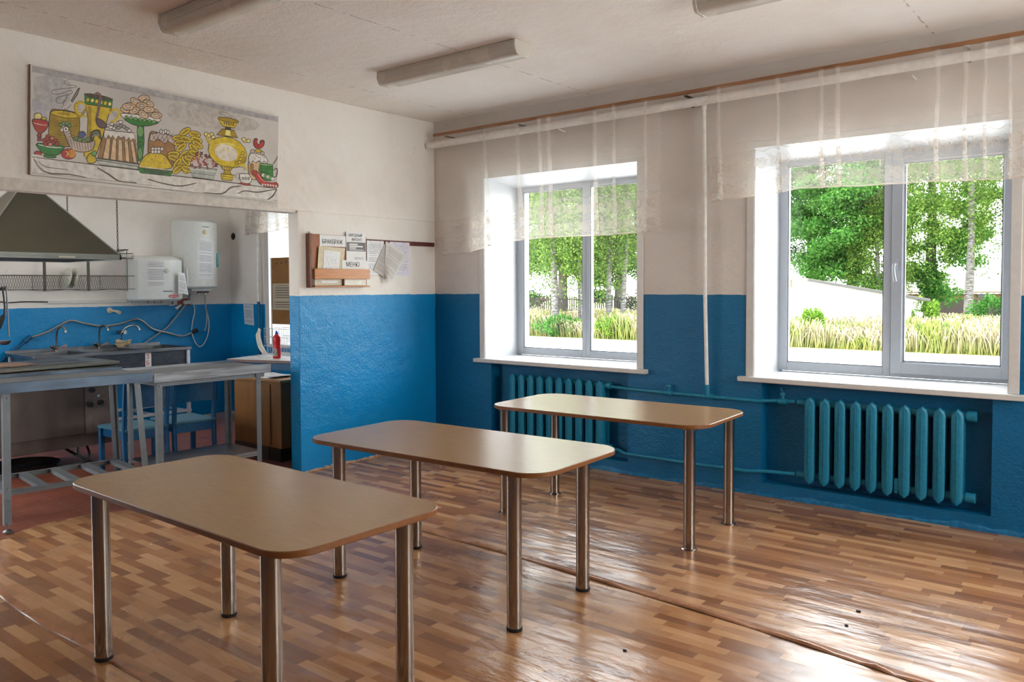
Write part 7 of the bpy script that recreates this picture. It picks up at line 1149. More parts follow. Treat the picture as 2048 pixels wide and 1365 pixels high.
14-43;30,36,2178,541,52,0;17,70,2320,510-52-12;30,36,2301,515,5-47;17,70,2178,481-15-45;30,36,2210,468-52-13;17,70,2183,516-33-40;30,36,2100,496-52-10;17,70,2145,473,51,5;30,36,2108,463,52,2;17,70,2178,458,52-2;30,36,2223,508-28-43;17,70,2130,453-35-38;30,36,2015,530-29-44;17,70,2325,535,6-47;30,36,2186,533,22-40;17,70,2106,511-15-46;30,36,2115,503-40-35;17,70,2018,440-35-39;30,36,2120,530-42-32;17,70,2070,533,10-43;30,36,2221,566,27-36;17,70,2100,431,10-43;30,36,2278,548,25-38;17,70,2211,435,7-47;30,36,2073,545-7-47;17,70,2078,411-45-26;30,36,2076,505-43-32;17,70,2201,445,24-39;30,36,2056,496-40-31;17,70,2078,510,13-44;30,36,2161,503-50-18;17,70,2071,540-50-14;17,0,2058,585,33-4-13-18,18-13-38,1;5,34,2058,585,33-4-13-18,18-13-38,1,0,34;17,0,2121,598,35-3-13-19,17-13-39,2;5,34,2121,598,35-3-13-19,17-13-39,2,0,33;17,0,2178,576,35-3-13-18,18-14-38,2;5,34,2178,576,35-3-13-18,18-14-38,2-2,33;17,0,2230,570,36-2-15-18,19-15-39,3;5,34,2230,570,36-2-15-18,19-15-39,3-1,32;17,0,2295,543,36-3-13-19,17-13-39,2;5,34,2295,543,36-3-13-19,17-13-39,2-1,33;17,0,2320,475,36-4-13-18,18-13-40,1;5,34,2320,475,36-4-13-18,18-13-40,1-1,34;9,0,2765,576-54-68-86-47-104-18-106,12-94,38-65,60-28,72,12,75,50,65,83,46,102,22,106-8,97-37,68-60,32-75;5,28,2765,576-54-68-86-47-104-18-106,12-94,38-65,60-28,72,12,75,50,65,83,46,102,22,106-8,97-37,68-60,32-75-13-77;8,0,2763,543-28-27-40-16-45-4-45,10-37,22-25,32-7,33,12,33,27,27,38,18,47,4,45-10,36-22,25-32,7-35;9,0,2741,610-41-54-70-36-85-15-87,8-75,32-53,46-24,59,9,58,40,53,66,37,84,17,86-7,79-30,56-48,25-59;31,0,2636,598-28-37-48-25-60-11-64,5-56,20-42,31-22,40,5,40,27,35,47,27,60,12,63-4,58-20,44-31,21-40;13,60,2345,715,35,10,50,15,50,10,50-2,50-5,35-5;13,40,2330,618,30,15,43,22,48,13,52-5,57-13,40-10;8,0,2428,921,170,7,53-88-303-2;5,34,2428,921,170,7,53-88-303-2,80,83;13,0,2483,918,53,2,14-70-82,0;6,0,2470,963,81,3,0-33-81-5;5,34,2470,963,81,3,0-33-81-5,0,35;9,0,2365,1048,305-2-77-90-157,2;5,34,2365,1048,305-2-77-90-157,2-71,90;8,0,2668,1046-15-10-35-8-50-5-58-2-59,2-46,5-30,10-9,10,14,10,33,8,50,5,58,4,57-4,48-5,32-8;5,28,2668,1046-15-10-35-8-50-5-58-2-59,2-46,5-30,10-9,10,14,10,33,8,50,5,58,4,57-4,48-5,32-8,10-12;6,0,2451,1013,17,2,0-34-13,0;6,0,2483,1015,18,0-3-35-15,1;6,0,2516,1015,17,0-7-35-13,0;6,0,2548,1015,18,0-10-35-13,0;6,0,2581,1015,17,0-12-35-13,0;6,22,2568,1080-27,3-35,5-33,7-32,5-30,5-18,6-3,7,8,8,15,7,22,2,28,0,23-2,15-7,10-10,15-6,29-4,31-1,22,0;9,0,2393,460,190-4-42-40-108,0;5,34,2393,460,190-4-42-40-108,0-40,44;8,0,2453,418,73-2,27-60-122,0;5,34,2453,418,73-2,27-60-122,0,22,62;9,0,2398,358,190,2-37-75-135-2;5,34,2398,358,190,2-37-75-135-2-18,75;5,24,2411,330,162-2;5,20,2413,306,153-3;6,0,2410,451,15,0,3-18-13,2;6,0,2443,450,15,0,2-19-14,2;6,0,2476,450,17-2-2-17-13,0;6,0,2510,448,16,0-1-18-14,0;6,0,2545,448,15-2-2-18-15,2;13,0,2230,828-4-10-5-8-8-5-10-4-10,0-8,4-5,6-4,10,4,9,5,8,8,7,10,3,10,0,8-5,7-7;5,28,2230,828-4-10-5-8-8-5-10-4-10,0-8,4-5,6-4,10,4,9,5,8,8,7,10,3,10,0,8-5,7-7,2-8;13,0,2268,816-2-10-6-8-9-7-10-3-10,2-8,3-5,7-2,8,2,10,5,8,10,7,10,3,10-1,8-4,5-6;5,28,2268,816-2-10-6-8-9-7-10-3-10,2-8,3-5,7-2,8,2,10,5,8,10,7,10,3,10-1,8-4,5-6,2-9;13,0,2308,840-2-10-6-9-9-6-10-4-10,0-8,5-7,7-1,8,3,10,5,9,8,6,10,2,10,0,9-3,6-7;5,28,2308,840-2-10-6-9-9-6-10-4-10,0-8,5-7,7-1,8,3,10,5,9,8,6,10,2,10,0,9-3,6-7,2-8;13,0,2326,806-1-10-7-8-8-7-10-1-10,0-9,3-5,7-1,10,1,8,5,8,10,7,10,3,10,0,9-5,5-6;5,28,2326,806-1-10-7-8-8-7-10-1-10,0-9,3-5,7-1,10,1,8,5,8,10,7,10,3,10,0,9-5,5-6,1-9;13,0,2785,821-2-10-7-10-10-5-10-3-11,0-9,3-6,9-2,8,2,10,6,8,10,7,10,3,12,0,8-5,7-6;5,28,2785,821-2-10-7-10-10-5-10-3-11,0-9,3-6,9-2,8,2,10,6,8,10,7,10,3,12,0,8-5,7-6,2-9;13,0,2835,828-4-10-5-10-10-5-11-3-10,0-10,3-5,8-2,9,2,10,6,8,9,7,11,3,12,0,8-5,7-7;5,28,2835,828-4-10-5-10-10-5-11-3-10,0-10,3-5,8-2,9,2,10,6,8,9,7,11,3,12,0,8-5,7-7,2-8;13,0,2763,836-2-10-6-8-9-7-11-3-10,0-10,5-5,7-2,8,2,10,6,8,9,7,11,3,10,0,10-3,5-8;5,28,2763,836-2-10-6-8-9-7-11-3-10,0-10,5-5,7-2,8,2,10,6,8,9,7,11,3,10,0,10-3,5-8,2-9;9,140,2216,803,2-17,3-21
,7-19,10-11,15-9,13,2,10,13,10,22,7,15;9,140,2598,506,17-1,25-2,26-2,30,2,30,2,24-5,10-19,3-25,0-16;5,24,2570,480,21-4,30-3,30-3,30,1,29,4,18-2,7-13-4-17-3-13;9,0,2728,618-2-8-5-9-8-5-10-3-10,2-8,3-5,7-2,8,2,8,6,7,9,7,8,3,10-2,8-3,5-7;5,28,2728,618-2-8-5-9-8-5-10-3-10,2-8,3-5,7-2,8,2,8,6,7,9,7,8,3,10-2,8-3,5-7,2-8;9,0,2743,656-2-8-5-8-8-5-10-4-10,0-8,5-5,7-2,8,2,9,6,6,7,7,10,3,10-1,8-4,5-6;5,28,2743,656-2-8-5-8-8-5-10-4-10,0-8,5-5,7-2,8,2,9,6,6,7,7,10,3,10-1,8-4,5-6,2-9;9,0,2706,580-1-9-5-8-9-5-10-3-10,0-8,3-5,7-2,8,2,8,7,9,8,5,8,3,10,0,9-3,5-7;5,28,2706,580-1-9-5-8-9-5-10-3-10,0-8,3-5,7-2,8,2,8,7,9,8,5,8,3,10,0,9-3,5-7,1-8;9,0,2650,525-2-9-5-8-8-5-10-3-10,0-7,5-7,5-1,8,3,8,5,9,8,5,10,3,9,0,8-5,5-5;5,28,2650,525-2-9-5-8-8-5-10-3-10,0-7,5-7,5-1,8,3,8,5,9,8,5,10,3,9,0,8-5,5-5,2-8;9,0,2691,535-1-9-5-8-9-5-10-3-10,1-6,4-7,6-2,9,4,8,5,8,8,5,10,4,8-2,9-3,5-7;5,28,2691,535-1-9-5-8-9-5-10-3-10,1-6,4-7,6-2,9,4,8,5,8,8,5,10,4,8-2,9-3,5-7,1-8;11,0,2671,386,50,10,70,0,49-10,13-30-10-40-18-30-32-13-42-5-33,2-20,8-13,13-9,17-10,27-6,30;5,34,2671,386,50,10,70,0,49-10,13-30-10-40-18-30-32-13-42-5-33,2-20,8-13,13-9,17-10,27-6,30,11,21;7,40,2670,320-17,5-23,5-15,8-4,15,4,17,8,11,15,7,18,3,15,2;7,0,2728,331,0-6-5-7-5-5-7-2-6,0-5,4-4,6-1,7,1,8,4,7,6,5,7,2,5,0,7-5,3-5;5,18,2728,331,0-6-5-7-5-5-7-2-6,0-5,4-4,6-1,7,1,8,4,7,6,5,7,2,5,0,7-5,3-5,0-9;7,0,2771,336-1-8-4-7-6-5-5-1-7,1-7,4-3,5,0,8,0,7,5,6,5,5,7,4,6-2,5-3,4-7;5,18,2771,336-1-8-4-7-6-5-5-1-7,1-7,4-3,5,0,8,0,7,5,6,5,5,7,4,6-2,5-3,4-7,1-7;7,0,2813,340,0-7-5-7-5-5-7-1-6,0-5,3-4,7-1,6,1,9,4,6,6,5,5,2,7,0,7-5,3-5;5,18,2813,340,0-7-5-7-5-5-7-1-6,0-5,3-4,7-1,6,1,9,4,6,6,5,5,2,7,0,7-5,3-5,0-8;16,0,2830,258-7-5-20-3-27-2-33,0-32,2-26,3-17,5-5,5,7,5,18,3,28,2,32,0,32-2,26-3,19-5;5,28,2830,258-7-5-20-3-27-2-33,0-32,2-26,3-17,5-5,5,7,5,18,3,28,2,32,0,32-2,26-3,19-5,5-5;26,0,2815,568,45,18,58,4,48-17,29-47,15-66-4-57-33-38-52-27-46-10-30,12-25,30-15,36-7,54,0,63;5,34,2815,568,45,18,58,4,48-17,29-47,15-66-4-57-33-38-52-27-46-10-30,12-25,30-15,36-7,54,0,63,17,45;20,0,2821,531,59,7-4-173-63,43;11,0,2810,628,11,20,19,18,28,12,43,7,54,0,46-7,35-18,29-25,16-24,4-21-9-19-10-11-11,8-14,17-11,8-10-10-10-20-10-10-14,7-13,16-17,9-18-7-22-15-18-10-17,7-13,10-13,3-10-15-10-25-9-12-11,7-10,18-7,20-3,20-2,22;5,34,2810,628,11,20,19,18,28,12,43,7,54,0,46-7,35-18,29-25,16-24,4-21-9-19-10-11-11,8-14,17-11,8-10-10-10-20-10-10-14,7-13,16-17,9-18-7-22-15-18-10-17,7-13,10-13,3-10-15-10-25-9-12-11,7-10,18-7,20-3,20-2,22,7,20;5,0,2851,633-1-3,0-2-4-2-1-1-2,0-2,1-1,4,0,1,0,4,1,1,2,4,2,0,3,0,2-2,0-2;5,0,2878,620-2-4,0-3-1-2-4,0-1,0-2,2-2,2,0,3,0,3,2,2,2,2,1,1,4-1,1,0,2-4;5,0,2905,605,0-4-2-1-2-2-3-2-2,2-1,0-2,3,0,2,0,3,2,4,1,1,4,0,1,0,2-1,2-2;5,0,2933,643,0-3-2-2-1-2-4-1-1,0-2,1-2,2,0,3,0,4,2,1,2,2,1,2,4,0,1-2,2-2;5,0,2960,628,0-2-2-3-2-2-1,0-4,0-1,2-2,2,0,3,2,2,0,3,1,2,4,1,1-1,2,0,2-4;5,0,2988,615-2-4,0-1-3-2-2-2-1,0-2,2-2,3,0,2,0,3,2,2,2,3,1,0,4,0,1-1,0-2;5,0,3016,653-1-3,0-2-4-2-1-1-2,0-2,1-1,2,0,3,0,4,1,1,2,2,2,2,3,0,2-2,0-2;5,0,3043,638,0-2-2-3-1-2-2,0-3,0-2,2-2,2,0,3,2,2,0,3,2,2,3,1,2-1,1,0,2-4;19,0,2900,700-4-9-6-10-10-6-14-4-11,2-10,3-7,7-2,10,2,10,8,8,10,7,12,3,12,0,10-5,6-6;5,28,2900,700-4-9-6-10-10-6-14-4-11,2-10,3-7,7-2,10,2,10,8,8,10,7,12,3,12,0,10-5,6-6,4-10;19,0,2950,701-4-10-6-10-10-6-12-4-13,2-10,3-7,7-2,10,2,10,8,8,10,7,12,3,12,0,11-5,7-6;5,28,2950,701-4-10-6-10-10-6-12-4-13,2-10,3-7,7-2,10,2,10,8,8,10,7,12,3,12,0,11-5,7-6,2-9;19,0,3001,695-3-10-7-9-11-6-12-4-12,0-11,4-7,8-2,8,4,10,6,9,10,6,14,4,11,0,10-4,7-8;5,28,3001,695-3-10-7-9-11-6-12-4-12,0-11,4-7,8-2,8,4,10,6,9,10,6,14,4,11,0,10-4,7-8,3-8;19,0,3045,693-4-10-6-8-10-7-14-3-11,0-10,5-7,6-3,10,3,10,7,9,10,6,13,4,12,0,10-5,6-7;5,28,3045,693-4-10-6-8-10-7-14-3-11,0-10,5-7,6-3,10,3,10,7,9,10,6,13,4,12,0,10-5,6-7,4-10;9,0,3001,720-3-9-12-8-15-5-16-5-19,0-15,2-10,6-3,7,3,8,10,7,15,7,19,3,18,2,15-4,10-5;5,28,3001,720-3-9-12-8-15-5-16-5-19,0-15,2-10,6-3,7,3,8,10,7,15,7,19,3,18,2,15-4,10-5,3-6;16,0,2900,861,15,9,16,1,12-5-3-13-10-22-2-16,10-12,18-7,14,0,6,14,4,21,6,17
,15,8,20,5,17,0,7-10,1-15-3-18-8-22-17-21-20-19-27-10-33-3-27,2-15,13-8,18-5,20,2,24,5,23;5,34,2900,861,15,9,16,1,12-5-3-13-10-22-2-16,10-12,18-7,14,0,6,14,4,21,6,17,15,8,20,5,17,0,7-10,1-15-3-18-8-22-17-21-20-19-27-10-33-3-27,2-15,13-8,18-5,20,2,24,5,23,10,18;17,50,2928,828,28-47;17,0,3035,841-2-5-3-6-7-4-8-1-9,0-6,1-4,5-1,5,1,7,5,5,7,3,7,4,8,0,7-4,5-3;12,0,2966,535,207,11,3-201-141-14-85,129;5,34,2966,535,207,11,3-201-141-14-85,129,16,75;5,22,2980,488,191,7;5,22,2986,438,184,0;5,18,3001,533-1-112;5,18,3043,538-2-113;5,18,3085,543-2-113;5,18,3126,546-1-111;21,0,3171,548-8-7-23-6-35-5-42-4-40,0-33,2-22,3-8,7,8,5,23,7,35,6,40,4,42,0,33-2,24-3;5,28,3171,548-8-7-23-6-35-5-42-4-40,0-33,2-22,3-8,7,8,5,23,7,35,6,40,4,42,0,33-2,24-3,6-7;6,50,3173,558,17,23,25,32,20,28,6,19,2,11,0,9;6,60,3178,483,18,13,25,17,19,2,3-27-3-42-10-33-17-13-20-4-17-1;16,0,2863,425,5,18,18,10,20,2,19-7,18-13,20-17,18-20,17-23,23-20,30-17,35-15,37-8,42,1,41,9,30,0,15-17,4-27-20-20-57-6-78,0-67,8-42,13-31,20-27,25-30,34-27,40;5,34,2863,425,5,18,18,10,20,2,19-7,18-13,20-17,18-20,17-23,23-20,30-17,35-15,37-8,42,1,41,9,30,0,15-17,4-27-20-20-57-6-78,0-67,8-42,13-31,20-27,25-30,34-27,40-13,30;32,36,2891,435,15-9,20-13,22-17,18-21,20-27,34-18,66-5,84,3,58,3;16,0,2926,426-3-13-8-13-12-9-12-3-13,0-12,7-6,11-4,12,4,13,8,14,10,8,13,3,14-1,11-5,7-12;5,28,2926,426-3-13-8-13-12-9-12-3-13,0-12,7-6,11-4,12,4,13,8,14,10,8,13,3,14-1,11-5,7-12,3-12;11,0,3051,408-3-10-7-8-8-7-12-3-11,0-10,5-5,8-2,8,2,10,6,9,10,6,10,4,12-2,10-3,7-9;5,20,3051,408-3-10-7-8-8-7-12-3-11,0-10,5-5,8-2,8,2,10,6,9,10,6,10,4,12-2,10-3,7-9,1-8;21,0,3088,398-3-8-7-10-8-7-12-2-12,0-10,5-5,7-3,10,3,10,7,8,10,7,10,3,12-1,10-4,6-8;5,20,3088,398-3-8-7-10-8-7-12-2-12,0-10,5-5,7-3,10,3,10,7,8,10,7,10,3,12-1,10-4,6-8,2-10;11,0,3125,390-2-10-7-9-10-6-11-4-12,2-10,5-5,7-3,10,3,10,7,8,10,7,10,1,11,0,10-5,7-6;5,20,3125,390-2-10-7-9-10-6-11-4-12,2-10,5-5,7-3,10,3,10,7,8,10,7,10,1,11,0,10-5,7-6,2-10;21,0,3161,381-1-10-7-8-10-7-12-3-11,0-10,5-5,8-4,9,4,10,6,10,10,5,12,3,10,0,10-5,7-7;5,20,3161,381-1-10-7-8-10-7-12-3-11,0-10,5-5,8-4,9,4,10,6,10,10,5,12,3,10,0,10-5,7-7,1-10;11,0,3200,373-4-10-6-10-10-7-12-1-10,0-10,5-7,6-1,10,1,10,7,9,10,6,12,4,11-2,10-3,5-9;5,20,3200,373-4-10-6-10-10-7-12-1-10,0-10,5-7,6-1,10,1,10,7,9,10,6,12,4,11-2,10-3,5-9,4-8;11,0,2990,290,21-35,15,35;11,0,3031,290,22-35,15,36;11,0,3073,290,22-35,15,36;11,0,3115,290,21-35,15,36;11,0,3156,290,22-35,15,36;11,0,3198,290,22-35,15,36"""

# ------------------------------------------------------------------ printed banner over the opening
def banner():
    t = thing('food_banner', 'long printed banner of a festive tea table with a brass samovar, above the kitchen opening', 'banner', (.008, -2.77, 2.25))
    b = MB(); C = [(-3.70, 2.272), (-1.862, 2.247), (-1.832, 2.930), (-3.682, 2.962)]
    for i, (x, col) in enumerate(((.0, 0),)):
        vs = [(x0, y, z) for x0 in (0.0075, .026) for y, z in C]
        b.add(vs, [(0, 3, 2, 1), (4, 5, 6, 7), (0, 1, 5, 4), (1, 2, 6, 5), (2, 3, 7, 6), (3, 0, 4, 7)])
    make('backing_board', b, [simple('board_edge', (.30, .17, .09), .6)], t)
    # the printed sheet is one flat picture: thin ink shapes lying on it
    mats = []
    sheet = simple('banner_vinyl', (.60, .56, .52), .42, var=.10, scale=2.2, bump=.004)
    mats.append(sheet)
    for i, c in enumerate(POSTER_COLS): mats.append(simple('banner_ink_%d' % i, tuple(min(.9, q*1.12) for q in c), .42, var=.18, scale=30))
    b = MB(); vs = [(x0, y+(.003 if j in (0, 3) else -.003), z) for x0 in (.0262, .0285) for j, (y, z) in enumerate(C)]
    b.add(vs, [(0, 3, 2, 1), (4, 5, 6, 7), (0, 1, 5, 4), (1, 2, 6, 5), (2, 3, 7, 6), (3, 0, 4, 7)])
    import re
    x = .0287
    for rec in POSTER.replace('\n', '').split(';'):
        v = [int(q) for q in re.findall(r'-?\d+', rec)]
        ci, w, d = v[0], v[1], v[2:]
        a = c = 0; pts = []
        for k in range(0, len(d)-1, 2):
            a += d[k]; c += d[k+1]; pts.append(((a*6-38000)/1e4+.0003, (c*6+22000)/1e4+.0003))
        x += .0000045
        pts = [(min(max(p[0], -3.695), -1.84), p[1]) for p in pts]
        if w == 0:
            if len(pts) < 3: continue
            ar = sum(p[0]*q[1]-q[0]*p[1] for p, q in zip(pts, pts[1:]+pts[:1]))
            if ar < 0: pts.reverse()
            b.add([(x, p[0], p[1]) for p in pts], [tuple(range(len(pts)))], ci+1)
        else:
            w = w*1.0e-4*1.5; P = [Vector((0, p[0], p[1])) for p in pts]
            if len(P) < 2: continue
            vs = []
            closed = (P[0]-P[-1]).length < .002
            for i, p in enumerate(P):
                q0 = P[max(i-1, 0)] if not closed or i else P[-2]; q1 = P[min(i+1, len(P)-1)] if not closed or i < len(P)-1 else P[1]
                d_ = q1-q0
                if d_.length < 1e-6: d_ = Vector((0, 1, 0))
                d_.normalize(); n = Vector((0, -d_.z, d_.y)); ww = w*.5
                if not closed: ww *= (.55+.45*math.sin(PI*min(1, (i+.6)/len(P))))
                vs += [(x, p.y-n.y*ww, p.z-n.z*ww), (x, p.y+n.y*ww, p.z+n.z*ww)]
            b.add(vs, [(2*i, 2*i+2, 2*i+3, 2*i+1) for i in range(len(P)-1)], ci+1)
    make('printed_sheet', b, mats, t)
banner()

# ------------------------------------------------------------------ outdoors
def gz(y): return -.35 if y < 17 else (-.35+(y-17)*.032 if y < 28 else 0)
def groundmesh(name, ys, x0, x1, mat, dz=0):
    b = MB(); vs = []
    for y in ys: vs += [(x0, y, gz(y)+dz), (x1, y, gz(y)+dz)]
    b.add(vs, [(2*i, 2*i+1, 2*i+3, 2*i+2) for i in range(len(ys)-1)])
    return struct(name, b, mat)
M_grav = simple('pale_gravel', (.76, .73, .69), .9, var=.12, scale=4)
M_soil = simple('dry_meadow_soil', (.26, .25, .10), .95, var=.3, scale=3)
groundmesh('ground_yard', [.66, 17, 18.3], -60, 40, M_grav)
groundmesh('ground_meadow', [18.3, 20, 24, 28, 100], -90, 60, M_soil)
def leaf_mat(name, c0, c1, c2, tl=.45):
    m, t = new_mat(name); g = N(t); ge = g.n('ShaderNodeNewGeometry')
    c = g.ramp(ge.outputs['Random Per Island'], [(0, c0), (.5, c1), (1, c2)])
    d = g.n('ShaderNodeBsdfDiffuse'); k = g.n('ShaderNodeBsdfTranslucent'); g.l(c, d.inputs[0]); g.l(c, k.inputs[0])
    x = g.n('ShaderNodeMixShader'); x.inputs[0].default_value = tl; g.l(d.outputs[0], x.inputs[1]); g.l(k.outputs[0], x.inputs[2])
    o = g.n('ShaderNodeOutputMaterial'); g.l(x.outputs[0], o.inputs[0]); return m
L_birch = leaf_mat('birch_leaf', (0.036, 0.078, 0.0144), (0.072, 0.138, 0.0264), (0.168, 0.24, 0.048))
L_maple = leaf_mat('maple_leaf', (0.027, 0.0972, 0.0173), (0.054, 0.162, 0.0302), (0.119, 0.259, 0.054))
L_dark = leaf_mat('dark_leaf', (0.0115, 0.0336, 0.0096), (0.025, 0.0624, 0.0173), (0.048, 0.106, 0.0288))  # darker green leaf colour for the background trees
L_bush = leaf_mat('bush_leaf', (0.064, 0.152, 0.016), (0.12, 0.224, 0.028), (0.2, 0.304, 0.048))
M_bark = None
def bark():
    m, t = new_mat('birch_bark'); g = N(t); v = objc(g)
    n = g.noise(g.mapping(v, (3, 3, 12)), 2.2, 4, .6)
    c = g.ramp(n, [(.42, (.03, .025, .02)), (.5, (.11, .10, .095)), (.7, (.17, .165, .155))]); g.principled(c, .8); return m
M_bark = bark(); M_barkd = simple('grey_bark', (.08, .07, .06), .9, var=.3, scale=8)
import numpy as np
def leaves(name, C, size, mat, parent, seed=0):
    rng = np.random.default_rng(seed); C = np.asarray(C, dtype=float); n = len(C)
    C = C-np.array(wm(parent).translation)
    u = rng.normal(size=(n, 3)); u /= np.linalg.norm(u, axis=1)[:, None]
    w = rng.normal(size=(n, 3)); w -= (w*u).sum(1)[:, None]*u; w /= np.linalg.norm(w, axis=1)[:, None]
    s = (size*rng.uniform(.6, 1.3, n))[:, None]
    V = np.stack([C-u*s*.5, C+w*s*.32, C+u*s*.5, C-w*s*.32], 1).reshape(-1, 3)
    me = bpy.data.meshes.new(name); me.vertices.add(4*n); me.vertices.foreach_set('co', V.ravel())
    me.loops.add(4*n); me.loops.foreach_set('vertex_index', np.arange(4*n)); me.polygons.add(n)
    me.polygons.foreach_set('loop_start', np.arange(0, 4*n, 4)); me.update(calc_edges=True); me.materials.append(mat)
    o = bpy.data.objects.new(name, me); COL.objects.link(o); o.parent = parent; return o
def tree(x, y, h, kind, label, trunk, lean=(0, 0), crown=None, seed=0, n=6000, size=.16, group='trees beyond the meadow'):
    """kind birch: leaves on hanging strands; round: leaves on clustered shells"""
    rnd = np.random.default_rng(seed); z0 = gz(y)
    t = thing('%s_tree' % ('birch' if kind == 'birch' else 'leafy'), label, 'tree', (x, y, z0), 0, group)
    tb = MB(); P = [(x+lean[0]*q*q*h+.05*math.sin(q*7+seed), y+lean[1]*q*h, z0+q*h) for q in [i/10 for i in range(11)]]
    tb.tube(P, [trunk*(1-.75*i/10) for i in range(11)], 10)
    rr = random.Random(seed)
    for i in range(5, 10):
        for k in range(2):
            a = rr.random()*6.28; L = rr.uniform(.8, 2.0)*(1.2-i/12)
            p = P[i]; tb.tube(spline([p, (p[0]+L*.5*math.cos(a), p[1]+L*.5*math.sin(a), p[2]+.5*L), (p[0]+L*math.cos(a), p[1]+L*math.sin(a), p[2]+.45*L)], 3), [trunk*.3*(1-j/8) for j in range(7)], 5)
    make('trunk', tb, M_bark if kind == 'birch' else M_barkd, t)
    n = n*5 if kind != 'birch' else n; size = size*(.52 if kind != 'birch' else .62)
    (rx, ry, zlo, zhi) = crown; cx, cy = P[8][0], P[8][1]
    C = []
    if kind == 'birch':
        n = n*4; ns = max(1, n//60)
        for _ in range(ns):
            a = rnd.uniform(0, 6.283); r = math.sqrt(rnd.uniform(0, 1)); zt = zlo+(zhi-zlo)*rnd.uniform(.25, 1)
            f = math.sqrt(max(.05, 1-((zt-(zlo+zhi)/2)/((zhi-zlo)/2))**2*.7))
            px, py = cx+rx*r*f*math.cos(a), cy+ry*r*f*math.sin(a); L = rnd.uniform(.4, 1.0)*(zhi-zlo)*.42
            q = rnd.uniform(0, 1, 60); C.append(np.stack([px+rnd.normal(0, .09, 60), py+rnd.normal(0, .09, 60), zt-q*L], 1))
    else:
        nb = 70; m = n//nb
        for _ in range(nb):
            d = rnd.normal(size=3); d /= np.linalg.norm(d); f = rnd.uniform(.2, 1)**.6
            c = np.array([cx+rx*d[0]*f, cy+ry*d[1]*f, (zlo+zhi)/2+(zhi-zlo)/2*d[2]*f]); br = rnd.uniform(.5, 1)*rx*.38
            e = rnd.normal(size=(m, 3)); e /= np.linalg.norm(e, axis=1)[:, None]; e *= rnd.uniform(.25, 1, m)[:, None]
            C.append(c+e*np.array([br, br, br*.6]))
    leaves('foliage', np.concatenate(C), size, {'birch': L_birch, 'round': L_maple, 'dark': L_dark}[kind], t, seed)
    return t
GR = 'trees beyond the meadow'
# seen through the window by the room corner
tree(-11.9, 18.9, 8.5, 'birch', 'thick grey trunk tree, leftmost through the corner window', .16, (.0, 0), (2.3, 2.0, 1.6, 8.5), 1, 6500, .15)
tree(-10.9, 19.3, 9.0, 'birch', 'slim white birch leaning to the left in the middle of the corner window', .065, (-.075, -.02), (2.0, 1.8, 1.5, 9), 2, 6500, .14)
tree(-11.6, 20.2, 9.0, 'birch', 'straight slim birch just right of the leaning one', .07, (.004, 0), (1.8, 1.8, 1.8, 9), 3, 5500, .14)
tree(-10.34, 20.3, 9.0, 'birch', 'left birch of the close pair in the right pane of the corner window', .115, (-.01, 0), (1.5, 1.7, 2.2, 9), 4, 5000, .14)
tree(-9.95, 20.6, 9.0, 'birch', 'right birch of the close pair in the right pane of the corner window', .10, (.035, .02), (1.5, 1.7, 2.3, 9), 5, 5000, .14)
tree(-19.6, 30.6, 9.5, 'dark', 'dark leafy tree behind the birches, left in the corner window', .3, (0, 0), (3.3, 3, -.1, 9.5), 6, 12000, .24)
tree(-16.9, 32.0, 9.5, 'dark', 'dark leafy tree behind the birches, centre of the corner window', .3, (0, 0), (3.2, 3, .1, 9.8), 7, 12000, .24)
tree(-14.1, 33.4, 9.5, 'round', 'bright leafy tree behind the pair of birches', .3, (0, 0), (3.0, 3, .2, 9.5), 8, 12000, .24)
# seen through the right-hand window
tree(-7.6, 34.5, 10.5, 'dark', 'dark thin-leaved tree at the left edge of the right-hand window', .25, (0, 0), (2.9, 2.5, 1.7, 11), 9, 5200, .2)
tree(-4.9, 31.9, 9.5, 'round', 'bright green maple behind the white shed', .28, (0, 0), (3.3, 2.6, .9, 9.5), 10, 15000, .26)
tree(-2.5, 35.0, 10.0, 'round', 'leafy green tree in the middle of the right-hand window', .28, (0, 0), (2.8, 2.4, .6, 11), 11, 10000, .26)
tree(-.08, 29.45, 10.5, 'birch', 'white birch with drooping branches in the right pane of the right-hand window', .165, (.012, .0), (2.9, 2.3, 2.4, 10.5), 12, 9000, .15)
tree(3.2, 31.0, 10.0, 'birch', 'drooping birch cut by the right frame of the right-hand window', .2, (0, 0), (2.6, 2.2, 1.6, 10), 13, 7000, .15)
tree(-3.6, 30.6, 8.0, 'birch', 'small hanging birch between the maple and the big birch', .10, (.0, 0), (1.4, 1.3, .9, 6), 14, 3600, .14)

def bush(x, y, rx, rz, label, seed, n=2500, mat=None):
    t = thing('bush', label, 'bush', (x, y, gz(y)), 0, 'bushes in the meadow')
    rnd = np.random.default_rng(seed); e = rnd.normal(size=(n, 3)); e /= np.linalg.norm(e, axis=1)[:, None]; e *= rnd.uniform(.55, 1, n)[:, None]
    C = np.array([x, y, gz(y)+rz*.5])+e*np.array([rx, rx, rz*.5])*(1+.18*np.sin(e[:, :1]*9+seed))
    leaves('foliage', C, .11, mat or L_bush, t, seed)
    s = MB(); rr = random.Random(seed)
    for k in range(5): s.cyl((x, y, gz(y)), (x+rr.uniform(-.5, .5)*rx, y+rr.uniform(-.5, .5)*rx, gz(y)+rz*.6), .02, 6)
    make('stem', s, M_barkd, t)
bush(-.85, 25.2, .62, 1.15, 'bright green round bush by the dark fence', 21)
bush(1.0, 27.6, .75, 1.15, 'grey-green bush right of the big birch', 22, mat=L_maple)
bush(-3.05, 20.6, .45, 1.05, 'tall yellow-green weeds growing in front of the white shed', 23, 1400)
bush(-4.0, 19.3, .35, .75, 'small green weed clump at the left foot of the shed', 24, 900)
bush(-9.3, 18.9, .7, .75, 'leafy weed clump at the edge of the gravel, right pane of the corner window', 25, 1800)
